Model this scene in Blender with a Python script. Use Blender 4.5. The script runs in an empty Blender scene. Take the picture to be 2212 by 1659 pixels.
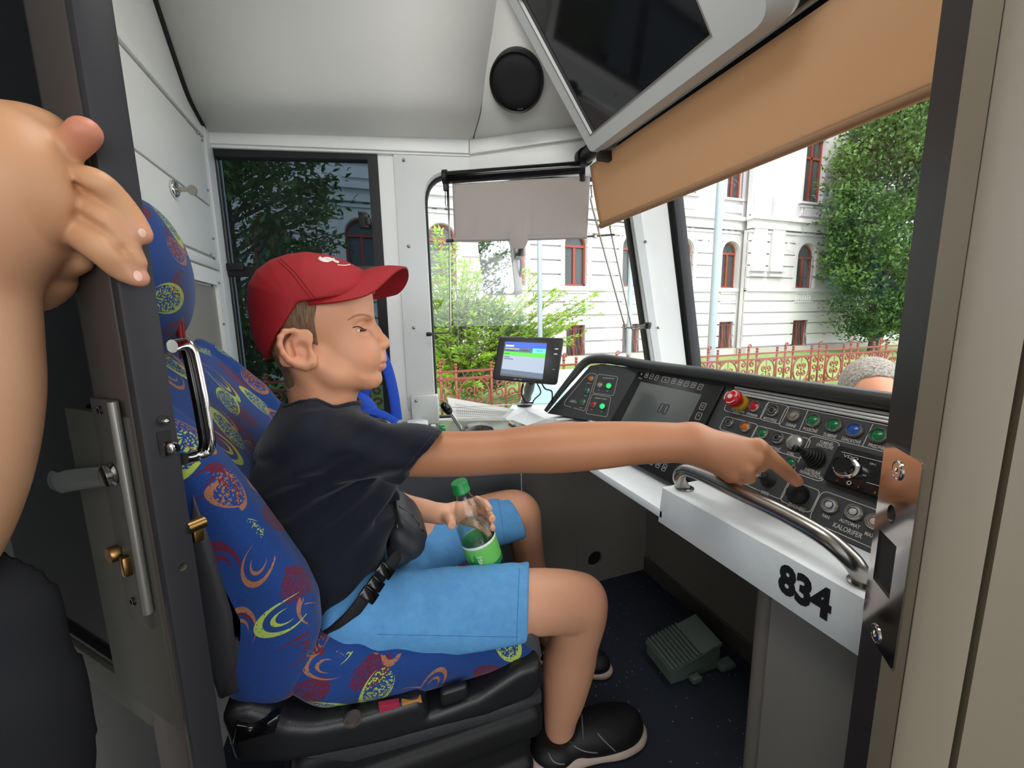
import bpy, bmesh, math, random
import numpy as np
from mathutils import Vector, Matrix
random.seed(7)
rng = np.random.default_rng(7)

# ------------------------------------------------------------------ camera
FOC, PITCH, YAW, ROLL = 880.0, math.radians(8.9), math.radians(19.6), math.radians(1.0)
CAM = Vector((0, 0, 0.97))
_F = Vector((math.sin(YAW)*math.cos(PITCH), math.cos(YAW)*math.cos(PITCH), -math.sin(PITCH)))
_r0 = Vector((math.cos(YAW), -math.sin(YAW), 0)); _u0 = _r0.cross(_F)
_R = _r0*math.cos(ROLL) - _u0*math.sin(ROLL)
_U = _u0*math.cos(ROLL) + _r0*math.sin(ROLL)
cam_data = bpy.data.cameras.new('camera')
cam_data.sensor_fit = 'HORIZONTAL'; cam_data.sensor_width = 36.0
cam_data.lens = 36.0*FOC/2212.0
cam_data.clip_start = 0.02; cam_data.clip_end = 500
camera = bpy.data.objects.new('camera', cam_data)
camera.matrix_world = Matrix((( _R.x, _U.x, -_F.x, CAM.x), (_R.y, _U.y, -_F.y, CAM.y), (_R.z, _U.z, -_F.z, CAM.z), (0, 0, 0, 1)))
C = bpy.context.scene.collection
C.objects.link(camera)
bpy.context.scene.camera = camera

# ------------------------------------------------------------------ sky, sun, exposure
scn = bpy.context.scene
scn.view_settings.view_transform = 'Standard'
scn.view_settings.look = 'None'
scn.view_settings.gamma = 1.0
scn.view_settings.use_curve_mapping = False
scn.cycles.transparent_max_bounces = 24
scn.view_settings.exposure = 0.72
world = bpy.data.worlds.new('overcast_sky'); scn.world = world
world.use_nodes = True
wn = world.node_tree.nodes; wl = world.node_tree.links
wbg = wn['Background']
wtc = wn.new('ShaderNodeTexCoord'); wsep = wn.new('ShaderNodeSeparateXYZ'); wramp = wn.new('ShaderNodeValToRGB')
wl.new(wtc.outputs['Generated'], wsep.inputs[0]); wl.new(wsep.outputs['Z'], wramp.inputs[0])
wramp.color_ramp.elements[0].position = 0.0; wramp.color_ramp.elements[0].color = (0.86, 0.92, 1.0, 1)
wramp.color_ramp.elements[1].position = 0.7; wramp.color_ramp.elements[1].color = (1.0, 1.0, 1.0, 1)
wl.new(wramp.outputs[0], wbg.inputs['Color'])
wbg.inputs['Strength'].default_value = 2.3
sun = bpy.data.lights.new('sun', 'SUN'); sun.energy = 1.1; sun.angle = math.radians(12); sun.color = (1.0, 0.97, 0.92)
sun_o = bpy.data.objects.new('sun', sun); C.objects.link(sun_o)
SUN_DIR = Vector((-0.15, -0.75, 0.85)).normalized()         # towards the sun
sun_o.rotation_euler = SUN_DIR.to_track_quat('Z', 'Y').to_euler()
def area(name, loc, look, sx, sy, power, col=(1, 1, 1)):
    l = bpy.data.lights.new(name, 'AREA'); l.shape = 'RECTANGLE'; l.size = sx; l.size_y = sy; l.energy = power; l.color = col
    o = bpy.data.objects.new(name, l); C.objects.link(o); o.location = loc
    o.rotation_euler = (Vector(loc)-Vector(look)).to_track_quat('Z', 'Y').to_euler()
    return o
area('cab_ceiling_lamp', (0.12, 0.50, 1.70), (0.35, 0.6, 0.5), 0.5, 0.22, 2.3, (1.0, 0.98, 0.95))  # added fill from above, out of view, brightens shelf, arm and thighs
# fill lights added behind the camera, in place of saloon windows and ceiling lamps
area('saloon_window_light', (-0.2, -1.9, 1.5), (0.0, 0.6, 0.9), 2.4, 0.9, 6, (1.0, 0.96, 0.9))
area('saloon_ceiling_lamp', (0.3, -0.9, 2.15), (0.25, -0.4, 0.5), 0.3, 1.4, 2.5, (1.0, 0.93, 0.84))
# ------------------------------------------------------------------ geometry of the view (pixel of the 2212 x 1659 frame -> point at a known distance)
def ray(px, py):
    return _F + _R*((px-1106)/FOC) - _U*((py-829.5)/FOC)
def at(px, py, X=None, Y=None, Z=None, D=None):
    d = ray(px, py)
    if X is not None: t = (X-CAM.x)/d.x
    elif Y is not None: t = (Y-CAM.y)/d.y
    elif Z is not None: t = (Z-CAM.z)/d.z
    else: t = D
    return CAM + d*t
def on(px, py, p0, n):
    d = ray(px, py); return CAM + d*((Vector(p0)-CAM).dot(n)/d.dot(n))
def proj(p):
    q = Vector(p)-CAM; z = q.dot(_F); return 1106+FOC*q.dot(_R)/z, 829.5-FOC*q.dot(_U)/z

def srgb(h):
    if isinstance(h, str):
        h = h.lstrip('#'); c = [int(h[i:i+2], 16)/255 for i in (0, 2, 4)]
    else: c = [v/255 for v in h]
    return tuple(v/12.92 if v <= 0.04045 else ((v+0.055)/1.055)**2.4 for v in c)

# ------------------------------------------------------------------ materials
class NT:
    def __init__(s, name):
        s.m = bpy.data.materials.new(name); s.m.use_nodes = True
        s.t = s.m.node_tree; s.b = s.t.nodes['Principled BSDF']; s.out = s.t.nodes['Material Output']
    def n(s, ty, **kw):
        nd = s.t.nodes.new(ty)
        for k, v in kw.items(): setattr(nd, k, v)
        return nd
    def l(s, a, b): s.t.links.new(a, b)
    def put(s, sock, v):
        if isinstance(v, bpy.types.NodeSocket): s.l(v, sock)
        elif isinstance(v, (int, float)): sock.default_value = v
        else: sock.default_value = tuple(v) + ((1,) if len(v) == 3 and len(sock.default_value) == 4 else ())
    def math(s, op, a, b=0.0, c=None):
        nd = s.n('ShaderNodeMath', operation=op); s.put(nd.inputs[0], a); s.put(nd.inputs[1], b)
        if c is not None: s.put(nd.inputs[2], c)
        return nd.outputs[0]
    def vec(s, op, a, b=(0, 0, 0)):
        nd = s.n('ShaderNodeVectorMath', operation=op); s.put(nd.inputs[0], a); s.put(nd.inputs[1], b)
        return nd.outputs[0]
    def mix(s, f, a, b):
        nd = s.n('ShaderNodeMix', data_type='RGBA'); s.put(nd.inputs[0], f); s.put(nd.inputs[6], a); s.put(nd.inputs[7], b)
        return nd.outputs[2]
    def coord(s, which='Object'): return s.n('ShaderNodeTexCoord').outputs[which]
    def noise(s, scale, detail=2, rough=0.5, vec=None):
        nd = s.n('ShaderNodeTexNoise'); nd.inputs['Scale'].default_value = scale; nd.inputs['Detail'].default_value = detail
        nd.inputs['Roughness'].default_value = rough; s.l(vec if vec is not None else s.coord(), nd.inputs['Vector'])
        return nd.outputs['Fac']
    def ramp(s, f, stops):
        nd = s.n('ShaderNodeValToRGB'); s.put(nd.inputs[0], f); cr = nd.color_ramp
        while len(cr.elements) < len(stops): cr.elements.new(0.5)
        for e, (p, c) in zip(cr.elements, stops): e.position = p; e.color = tuple(c)+(1,) if not isinstance(c, (int, float)) else (c, c, c, 1)
        return nd.outputs[0]
    def bump(s, h, strength=0.3, dist=0.002):
        nd = s.n('ShaderNodeBump'); nd.inputs['Strength'].default_value = strength; nd.inputs['Distance'].default_value = dist
        s.l(h, nd.inputs['Height']); s.l(nd.outputs[0], s.b.inputs['Normal'])
_mats = {}
def mat(name, col, rough=0.5, metal=0.0, bump=None, vary=0.0, spec=0.5, emit=None, es=0.0, vscale=8):
    """plain procedural material: base colour with a slight noise, optional grain bump (scale, strength, distance)"""
    if name in _mats: return _mats[name]
    k = NT(name); c = srgb(col); B = k.b.inputs
    if vary:
        f = k.noise(vscale, 4, 0.6)
        k.l(k.mix(f, tuple(v*(1-vary) for v in c), tuple(min(1, v*(1+vary)) for v in c)), B['Base Color'])
    else: B['Base Color'].default_value = c+(1,)
    B['Roughness'].default_value = rough; B['Metallic'].default_value = metal; B['Specular IOR Level'].default_value = spec
    if bump: k.bump(k.noise(bump[0], 3), bump[1], bump[2])
    if emit: B['Emission Color'].default_value = srgb(emit)+(1,); B['Emission Strength'].default_value = es
    _mats[name] = k.m
    return k.m

M = {}
M['cream'] = mat('cream_wall_paint', '#ecede8', 0.42, vary=0.04, bump=(350, 0.08, 0.0006))
M['ceil'] = mat('grey_cream_ceiling_plastic', '#e2e2da', 0.38, vary=0.03, bump=(600, 0.1, 0.0005))
M['white'] = mat('white_frame_plastic', '#d2d5d2', 0.35, vary=0.03)
M['black'] = mat('black_plastic', '#161617', 0.45)
M['rubber'] = mat('black_rubber', '#0c0c0d', 0.6)
M['blackgloss'] = mat('gloss_black', '#0b0b0c', 0.12)
M['darkframe'] = mat('anthracite_door_frame_paint', '#2f2e31', 0.5, vary=0.08, bump=(900, 0.12, 0.0004), spec=0.3)
M['brownframe'] = mat('brown_anodised_frame', '#4b423e', 0.55, metal=0.1, spec=0.3, vary=0.05)
M['greyframe'] = mat('grey_door_leaf_paint', '#57554f', 0.6, spec=0.25, vary=0.06, bump=(900, 0.1, 0.0004))
M['beige'] = mat('beige_grey_door_surround', '#8c8270', 0.5, vary=0.04, bump=(700, 0.08, 0.0005))
M['chrome'] = mat('polished_chrome', '#e6e4df', 0.08, metal=1.0)
M['steel'] = mat('brushed_steel', '#a7a39c', 0.26, metal=1.0, bump=(300, 0.05, 0.0005))
M['darksteel'] = mat('dark_gunmetal', '#6b6a69', 0.25, metal=1.0)
M['brass'] = mat('worn_brass', '#9b7a4a', 0.3, metal=1.0)
M['deskgrey'] = mat('light_grey_desk_laminate', '#eef4f5', 0.3, vary=0.05, bump=(500, 0.12, 0.0005), vscale=60)
M['panelgrey'] = mat('warm_grey_cabinet_panel', '#75716b', 0.55, vary=0.05, bump=(800, 0.1, 0.0005))
M['console'] = mat('textured_charcoal_console', '#3b3d3f', 0.55, vary=0.12, bump=(1400, 0.5, 0.0006), vscale=900)
M['consolerim'] = mat('soft_black_console_rim', '#3a3c3b', 0.4, vary=0.15, bump=(500, 0.15, 0.0006), vscale=30)
M['caption'] = mat('white_caption_print', '#c9c9c4', 0.6)
M['blind'] = mat('tan_blind_cloth', '#b49476', 0.85, bump=(1500, 0.3, 0.0006), vary=0.06)
M['blindgrey'] = mat('taupe_blind_cloth', '#a0978f', 0.9, bump=(1500, 0.3, 0.0006), vary=0.06)
M['screen'] = mat('dark_glass_screen', '#141417', 0.07, spec=0.7)
M['lcd'] = mat('grey_liquid_crystal_display', '#5b5f5d', 0.18)

def cloth(name, col, tr):
    k = NT(name); c = srgb(col); k.b.inputs['Base Color'].default_value = c+(1,); k.b.inputs['Roughness'].default_value = 0.9
    tl = k.n('ShaderNodeBsdfTranslucent'); tl.inputs[0].default_value = c+(1,); mx = k.n('ShaderNodeMixShader'); mx.inputs[0].default_value = tr
    k.bump(k.noise(1500, 3), 0.3, 0.0006); k.l(k.b.outputs[0], mx.inputs[1]); k.l(tl.outputs[0], mx.inputs[2]); k.l(mx.outputs[0], k.out.inputs[0]); return k.m
M['blind'] = cloth('tan_blind_cloth', '#cbae8f', 0.62); M['blindgrey'] = cloth('taupe_blind_cloth', '#b9b0a9', 0.2)
def glass_mat(name, tint, refl=1.0):
    k = NT(name); t = k.t
    tr = k.n('ShaderNodeBsdfTransparent'); tr.inputs[0].default_value = tuple(tint)+(1,)
    gl = k.n('ShaderNodeBsdfGlossy'); gl.inputs['Roughness'].default_value = 0.01
    fr = k.n('ShaderNodeLayerWeight'); fr.inputs[0].default_value = 0.5
    mx = k.n('ShaderNodeMixShader')
    k.l(k.math('MULTIPLY', k.math('ADD', k.math('POWER', fr.outputs['Facing'], 4.0), 0.04), refl), mx.inputs[0]); k.l(tr.outputs[0], mx.inputs[1]); k.l(gl.outputs[0], mx.inputs[2])
    k.l(mx.outputs[0], k.out.inputs[0])
    return k.m
M['glass'] = glass_mat('clear_window_glass', (0.97, 0.97, 0.97), 0.8)
M['tinted'] = glass_mat('tinted_window_glass', (0.27, 0.32, 0.36), 0.4)

# ------------------------------------------------------------------ mesh helpers
def link(name, me, m=None, parent=None, smooth=False):
    o = bpy.data.objects.new(name, me); C.objects.link(o)
    if m is not None:
        for x in (m if isinstance(m, (list, tuple)) else [m]): me.materials.append(x)
    if parent is not None: o.parent = parent
    if smooth and len(me.polygons): me.polygons.foreach_set('use_smooth', [True]*len(me.polygons))
    return o
def obj(name, bm, m=None, parent=None, smooth=False, sharp=None):
    bmesh.ops.recalc_face_normals(bm, faces=bm.faces)
    me = bpy.data.meshes.new(name); bm.to_mesh(me); bm.free()
    o = link(name, me, m, parent, smooth or sharp is not None)
    if sharp is not None:
        me.set_sharp_from_angle(angle=math.radians(sharp))
    return o
def empty(name, loc=(0, 0, 0)):
    o = bpy.data.objects.new(name, None); C.objects.link(o); o.empty_display_size = 0.05
    return o
def tag(o, label=None, cat=None, group=None, kind=None):
    if label: o['label'] = label
    if cat: o['category'] = cat
    if group: o['group'] = group
    if kind: o['kind'] = kind
    return o
def thing(name, label, cat, group=None):
    return tag(empty(name), label, cat, group)
def struct(o): o['kind'] = 'structure'; return o

def frame_of(n, up=(0, 0, 1)):
    """orthonormal matrix with z = n"""
    z = Vector(n).normalized(); x = Vector(up).cross(z)
    if x.length < 1e-5: x = Vector((1, 0, 0)).cross(z)
    x.normalize(); y = z.cross(x)
    return Matrix((x, y, z)).transposed()
def basis(x, y, z, o=(0, 0, 0)):
    m = Matrix((Vector(x), Vector(y), Vector(z))).transposed().to_4x4(); m.translation = Vector(o); return m

def box(bm, c, s, mtx=None, bev=0.0, seg=2, mi=0):
    """box centred on c, size s, optional 4x4 mtx applied, bevelled edges"""
    r = bmesh.ops.create_cube(bm, size=1.0)
    vs = r['verts']
    bmesh.ops.scale(bm, vec=s, verts=vs); bmesh.ops.translate(bm, vec=c, verts=vs)
    if bev > 0:
        es = list({e for v in vs for e in v.link_edges})
        rr = bmesh.ops.bevel(bm, geom=es, offset=bev, segments=seg, affect='EDGES', profile=0.5)
        vs = list({v for f in rr['faces'] for v in f.verts} | {v for v in vs if v.is_valid})
    fs = {f for v in vs for f in v.link_faces}
    for f in fs: f.material_index = mi
    vs = list({v for f in fs for v in f.verts})
    if mtx is not None: bmesh.ops.transform(bm, matrix=mtx, verts=vs)
    return vs
def prism(bm, pts, vec, bev=0.0, mi=0, seg=2):
    """closed 3-D outline pts extruded along vec"""
    v0 = [bm.verts.new(Vector(p)) for p in pts]; vec = Vector(vec)
    v1 = [bm.verts.new(Vector(p)+vec) for p in pts]
    n = len(pts); fs = [bm.faces.new(v0), bm.faces.new(v1[::-1])]
    for i in range(n): fs.append(bm.faces.new((v0[i], v1[i], v1[(i+1) % n], v0[(i+1) % n])))
    for f in fs: f.material_index = mi
    if bev > 0:
        bmesh.ops.recalc_face_normals(bm, faces=fs)
        es = list({e for f in fs[:2] for e in f.edges})
        bmesh.ops.bevel(bm, geom=es, offset=bev, segments=seg, affect='EDGES', profile=0.5)
def tube(bm, path, r, seg=12, caps=True, mi=0, closed=False, flat=None):
    """round tube along path; r a number or one per point; flat=(vec, factor) squashes the section along vec"""
    P = [Vector(p) for p in path]; n = len(P)
    rr = [r]*n if isinstance(r, (int, float)) else list(r)
    rings = []; T0 = None; X = None
    for i in range(n):
        if closed: T = (P[(i+1) % n]-P[i-1]).normalized()
        else: T = (P[min(i+1, n-1)]-P[max(i-1, 0)]).normalized()
        if X is None:
            X = T.orthogonal().normalized()
        else:
            q = T0.rotation_difference(T); X = q @ X; X = (X - T*X.dot(T)).normalized()
        T0 = T; Yv = T.cross(X); ring = []
        for j in range(seg):
            a = 2*math.pi*j/seg; d = X*(math.cos(a)*rr[i]) + Yv*(math.sin(a)*rr[i])
            if flat: fv = Vector(flat[0]).normalized(); d = d - fv*(d.dot(fv)*(1-flat[1]))
            ring.append(bm.verts.new(P[i]+d))
        rings.append(ring)
    m = n if closed else n-1
    for i in range(m):
        a, b = rings[i], rings[(i+1) % n]
        for j in range(seg):
            f = bm.faces.new((a[j], a[(j+1) % seg], b[(j+1) % seg], b[j])); f.material_index = mi
    if caps and not closed:
        bm.faces.new(rings[0][::-1]).material_index = mi; bm.faces.new(rings[-1]).material_index = mi
def lathe(bm, prof, mtx, seg=28, mi=0):
    """profile [(r, z)...] turned about local z, placed by mtx"""
    rings = []
    for (r, z) in prof:
        if r < 1e-6: rings.append([bm.verts.new(mtx @ Vector((0, 0, z)))])
        else: rings.append([bm.verts.new(mtx @ Vector((r*math.cos(2*math.pi*j/seg), r*math.sin(2*math.pi*j/seg), z))) for j in range(seg)])
    for a, b in zip(rings[:-1], rings[1:]):
        for j in range(seg):
            k = (j+1) % seg
            vs = ([a[0]] if len(a) == 1 else [a[j], a[k]]) + ([b[0]] if len(b) == 1 else [b[k], b[j]])
            if len(vs) >= 3: bm.faces.new(vs).material_index = mi
def smooth_path(pts, k=6, closed=False):
    P = [Vector(p) for p in pts]; n = len(P); out = []
    rngi = range(n if closed else n-1)
    for i in rngi:
        if closed: p0, p1, p2, p3 = P[i-1], P[i], P[(i+1) % n], P[(i+2) % n]
        else: p0, p1, p2, p3 = P[max(i-1, 0)], P[i], P[i+1], P[min(i+2, n-1)]
        for j in range(k):
            t = j/k; t2 = t*t; t3 = t2*t
            out.append(0.5*((2*p1)+(-p0+p2)*t+(2*p0-5*p1+4*p2-p3)*t2+(-p0+3*p1-3*p2+p3)*t3))
    if not closed: out.append(P[-1])
    return out
def plate(bm, pts, n, th, bev=0.0, mi=0): prism(bm, pts, Vector(n)*th, bev, mi)
def grid_surf(bm, rows, mi=0, closed_u=False):
    vs = [[bm.verts.new(p) for p in r] for r in rows]
    for i in range(len(vs)-1):
        m = len(vs[i])
        for j in range(m if closed_u else m-1):
            bm.faces.new((vs[i][j], vs[i][(j+1) % m], vs[i+1][(j+1) % m], vs[i+1][j])).material_index = mi
    return vs
def sheet(bm, rows, th, n=None):
    """a grid of points given real thickness th (offset along n or local normals)"""
    rows = [[Vector(p) for p in r] for r in rows]; R_, K = len(rows), len(rows[0])
    def nrm(i, j):
        if n is not None: return Vector(n)
        a = rows[min(i+1, R_-1)][j]-rows[max(i-1, 0)][j]; b = rows[i][min(j+1, K-1)]-rows[i][max(j-1, 0)]
        return a.cross(b).normalized()
    A = [[bm.verts.new(rows[i][j]) for j in range(K)] for i in range(R_)]
    Bv = [[bm.verts.new(rows[i][j]+nrm(i, j)*th) for j in range(K)] for i in range(R_)]
    for i in range(R_-1):
        for j in range(K-1):
            bm.faces.new((A[i][j], A[i][j+1], A[i+1][j+1], A[i+1][j])); bm.faces.new((Bv[i][j], Bv[i+1][j], Bv[i+1][j+1], Bv[i][j+1]))
    for i in range(R_-1):
        bm.faces.new((A[i][0], A[i+1][0], Bv[i+1][0], Bv[i][0])); bm.faces.new((A[i][-1], Bv[i][-1], Bv[i+1][-1], A[i+1][-1]))
    for j in range(K-1):
        bm.faces.new((A[0][j], Bv[0][j], Bv[0][j+1], A[0][j+1])); bm.faces.new((A[-1][j], A[-1][j+1], Bv[-1][j+1], Bv[-1][j]))
def round_poly(pts, radii, k=6):
    """3-D planar polygon with rounded corners"""
    P = [Vector(p) for p in pts]; n = len(P); out = []
    for i in range(n):
        r = radii[i] if isinstance(radii, (list, tuple)) else radii
        a, b, c = P[i-1], P[i], P[(i+1) % n]
        if r <= 0: out.append(b); continue
        u = (a-b); v = (c-b); ru = min(r, u.length*0.49); rv = min(r, v.length*0.49)
        p = b+u.normalized()*ru; q = b+v.normalized()*rv
        for j in range(k+1):
            t = j/k; out.append(p*(1-t)**2+b*2*t*(1-t)+q*t*t)
    return out
def text_into(bm, body, size, mtx, th=0.0003, align='CENTER', mi=0, bold=0.0):
    """flat raised lettering added to bm"""
    cu = bpy.data.curves.new('lettering', 'FONT'); cu.body = body; cu.size = size; cu.align_x = align; cu.align_y = 'CENTER'
    cu.extrude = th; cu.resolution_u = 3; cu.offset = bold; cu.space_line = 0.8
    o = bpy.data.objects.new('lettering', cu)
    C.objects.link(o); dg = bpy.context.evaluated_depsgraph_get()
    me = bpy.data.meshes.new_from_object(o.evaluated_get(dg))
    me.transform(mtx)
    k0 = len(bm.faces); bm.from_mesh(me); bm.faces.ensure_lookup_table()
    for f in bm.faces[k0:]: f.material_index = mi
    bpy.data.objects.remove(o); bpy.data.curves.remove(cu); bpy.data.meshes.remove(me)
def ring_line(bm, pts, n, w=0.0012, th=0.0004, mi=0, closed=True):
    """thin flat printed line following pts on a surface of normal n"""
    P = [Vector(p) for p in pts]; n = Vector(n).normalized(); m = len(P); L = []
    for i in range(m):
        if closed: T = P[(i+1) % m]-P[i-1]
        else: T = P[min(i+1, m-1)]-P[max(i-1, 0)]
        s = n.cross(T).normalized()*w*0.5; L.append((P[i]-s, P[i]+s))
    A = [(bm.verts.new(a), bm.verts.new(b), bm.verts.new(b+n*th), bm.verts.new(a+n*th)) for a, b in L]
    for i in range(m if closed else m-1):
        a, b = A[i], A[(i+1) % m]
        for j in range(4): bm.faces.new((a[j], b[j], b[(j+1) % 4], a[(j+1) % 4])).material_index = mi

# ------------------------------------------------------------------ distance fields for organic shapes
class Field:
    def __init__(s, lo, hi, res):
        s.lo = np.array(lo, dtype=np.float64); s.res = res
        s.dim = np.maximum(np.ceil((np.array(hi)-s.lo)/res).astype(int)+1, 3)
        s.d = np.full(s.dim, 10.0, dtype=np.float32)
    def sub(s, lo, hi):
        a = np.clip(np.floor((np.array(lo)-s.lo)/s.res).astype(int), 0, s.dim); b = np.clip(np.ceil((np.array(hi)-s.lo)/s.res).astype(int)+1, 0, s.dim)
        if np.any(b <= a): return None
        sl = tuple(slice(a[i], b[i]) for i in range(3))
        g = [(s.lo[i]+s.res*np.arange(a[i], b[i])).astype(np.float32) for i in range(3)]
        return sl, g[0][:, None, None], g[1][None, :, None], g[2][None, None, :]
    def comb(s, lo, hi, fn, k, mode='add'):
        pad = k+3*s.res
        r = s.sub(np.array(lo)-pad, np.array(hi)+pad)
        if r is None: return
        sl, X, Y, Z = r; b = fn(X, Y, Z); a = s.d[sl]
        if mode == 'add':
            h = np.maximum(k-np.abs(a-b), 0)/max(k, 1e-9); s.d[sl] = np.minimum(a, b)-h*h*k*0.25
        else:
            b = -b; h = np.maximum(k-np.abs(a-b), 0)/max(k, 1e-9); s.d[sl] = np.maximum(a, b)+h*h*k*0.25
    def cap(s, a, b, ra, rb=None, k=0.0, mode='add', flat=None):
        rb = ra if rb is None else rb
        a = np.array(a, dtype=float); b = np.array(b, dtype=float); ab = b-a; L2 = max(float(ab@ab), 1e-12); R_ = max(ra, rb)
        def fn(X, Y, Z):
            px, py, pz = X-a[0], Y-a[1], Z-a[2]
            t = np.clip((px*ab[0]+py*ab[1]+pz*ab[2])/L2, 0, 1)
            qx, qy, qz = px-t*ab[0], py-t*ab[1], pz-t*ab[2]
            d2 = qx*qx+qy*qy+qz*qz
            if flat is not None:
                v, fct = np.array(flat[0], dtype=float), flat[1]; v = v/np.linalg.norm(v)
                c = qx*v[0]+qy*v[1]+qz*v[2]; d2 = d2+c*c*(1/(fct*fct)-1)
            return np.sqrt(d2)-(ra+(rb-ra)*t)
        m = R_*(max(1.0, flat[1]) if flat else 1.0)
        s.comb(np.minimum(a, b)-m, np.maximum(a, b)+m, fn, k, mode)
    def chain(s, pts, rs, k=0.01, flat=None):
        for i in range(len(pts)-1): s.cap(pts[i], pts[i+1], rs[i], rs[i+1], k, flat=flat)
    def schain(s, pts, rs, k=0.0015, m=6):
        P4 = np.concatenate([np.array(pts, dtype=float), np.array(rs, dtype=float)[:, None]], 1); n = len(P4); out = []
        for i in range(n-1):
            p0, p1, p2, p3 = P4[max(i-1, 0)], P4[i], P4[i+1], P4[min(i+2, n-1)]
            for j in range(m):
                t = j/m; out.append(0.5*((2*p1)+(-p0+p2)*t+(2*p0-5*p1+4*p2-p3)*t*t+(-p0+3*p1-3*p2+p3)*t**3))
        out.append(P4[-1])
        g = Field.__new__(Field); g.lo, g.res, g.dim = s.lo, s.res, s.dim; g.d = np.full(s.dim, 10.0, dtype=np.float32)
        for a, b in zip(out[:-1], out[1:]): g.cap(tuple(a[:3]), tuple(b[:3]), a[3], b[3], 0.0015)
        if k <= 0: s.d = np.minimum(s.d, g.d)
        else:
            h = np.maximum(k-np.abs(s.d-g.d), 0)/k; s.d = np.minimum(s.d, g.d)-h*h*k*0.25
    def ell(s, c, r, k=0.0, rot=None, mode='add'):
        c = np.array(c, dtype=float); r = np.array(r, dtype=float)
        Rm = np.eye(3) if rot is None else np.array(rot)        # columns = local axes
        ext = np.abs(Rm) @ r
        def fn(X, Y, Z):
            x, y, z = X-c[0], Y-c[1], Z-c[2]
            l = [Rm[0, i]*x+Rm[1, i]*y+Rm[2, i]*z for i in range(3)]
            k0 = np.sqrt(sum((l[i]/r[i])**2 for i in range(3))); k1 = np.sqrt(sum((l[i]/(r[i]*r[i]))**2 for i in range(3)))
            return k0*(k0-1)/np.maximum(k1, 1e-6)
        s.comb(c-ext, c+ext, fn, k, mode)
    def rbox(s, c, h, rad, k=0.0, rot=None, mode='add'):
        c = np.array(c, dtype=float); h = np.array(h, dtype=float); Rm = np.eye(3) if rot is None else np.array(rot)
        ext = np.abs(Rm) @ h
        def fn(X, Y, Z):
            x, y, z = X-c[0], Y-c[1], Z-c[2]
            q = [np.abs(Rm[0, i]*x+Rm[1, i]*y+Rm[2, i]*z)-(h[i]-rad) for i in range(3)]
            out = np.sqrt(sum(np.maximum(v, 0)**2 for v in q)); ins = np.minimum(np.maximum(np.maximum(q[0], q[1]), q[2]), 0)
            return out+ins-rad
        s.comb(c-ext, c+ext, fn, k, mode)
    def extr(s, poly, y0, y1, rad, k=0.0, mode='add', ins=0.0):
        """closed outline poly [(x, z)...] extruded from y0 to y1 with rounded rims"""
        P = np.array(poly, dtype=float); n = len(P); yc, h = (y0+y1)/2, (y1-y0)/2
        def fn(X, Y, Z):
            x = X[:, 0, :] if X.ndim == 3 else X; z = Z[0] if Z.ndim == 3 else Z
            x = X[:, 0, 0][:, None]; z = Z[0, 0, :][None, :]
            d2 = np.full((x.shape[0], z.shape[1]), 1e9); sg = np.ones_like(d2)
            for i in range(n):
                a, b = P[i], P[i-1]; e = b-a; wx, wz = x-a[0], z-a[1]
                t = np.clip((wx*e[0]+wz*e[1])/max(e@e, 1e-12), 0, 1); bx, bz = wx-e[0]*t, wz-e[1]*t
                d2 = np.minimum(d2, bx*bx+bz*bz)
                c1, c2, c3 = z >= a[1], z < b[1], e[0]*wz > e[1]*wx
                sg = np.where((c1 & c2 & c3) | (~c1 & ~c2 & ~c3), -sg, sg)
            d = (sg*np.sqrt(d2)+ins)[:, None, :]; q = np.abs(Y-yc)-h
            u, v = d+rad, q+rad
            return (np.sqrt(np.maximum(u, 0)**2+np.maximum(v, 0)**2)+np.minimum(np.maximum(u, v), 0)-rad).astype(np.float32)
        lo = (P[:, 0].min(), y0, P[:, 1].min()); hi = (P[:, 0].max(), y1, P[:, 1].max())
        s.comb(np.array(lo), np.array(hi), fn, k, mode)
    def cut(s, p, n, k=0.0, lo=None, hi=None):
        """remove everything on the +n side of the plane through p (only inside lo..hi if given)"""
        p = np.array(p, dtype=float); n = np.array(n, dtype=float); n = n/np.linalg.norm(n)
        lo = s.lo if lo is None else lo; hi = s.lo+s.res*s.dim if hi is None else hi
        r = s.sub(lo, hi)
        if r is None: return
        sl, X, Y, Z = r; b = (X-p[0])*n[0]+(Y-p[1])*n[1]+(Z-p[2])*n[2]; a = s.d[sl]
        if k > 0: h = np.maximum(k-np.abs(a-b), 0)/k; s.d[sl] = np.maximum(a, b)+h*h*k*0.25
        else: s.d[sl] = np.maximum(a, b)
    def warp(s, fn, lo=None, hi=None, near=0.03):
        lo = s.lo if lo is None else lo; hi = s.lo+s.res*s.dim if hi is None else hi
        r = s.sub(lo, hi)
        if r is None: return
        sl, X, Y, Z = r; s.d[sl] = s.d[sl]+fn(X, Y, Z)
    def mesh(s):
        d = s.d; d[0], d[-1] = 1, 1; d[:, 0], d[:, -1] = 1, 1; d[:, :, 0], d[:, :, -1] = 1, 1
        S = d < 0
        c = [S[i:S.shape[0]-1+i, j:S.shape[1]-1+j, k:S.shape[2]-1+k] for i in (0, 1) for j in (0, 1) for k in (0, 1)]
        al = c[0].copy(); an = c[0].copy()
        for q in c[1:]: al &= q; an |= q
        mk = an & ~al; I, J, K = np.nonzero(mk)
        idx = np.full(mk.shape, -1, dtype=np.int64); idx[I, J, K] = np.arange(len(I))
        acc = np.zeros((len(I), 3)); cnt = np.zeros(len(I))
        offs = [(i, j, k) for i in (0, 1) for j in (0, 1) for k in (0, 1)]
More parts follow.
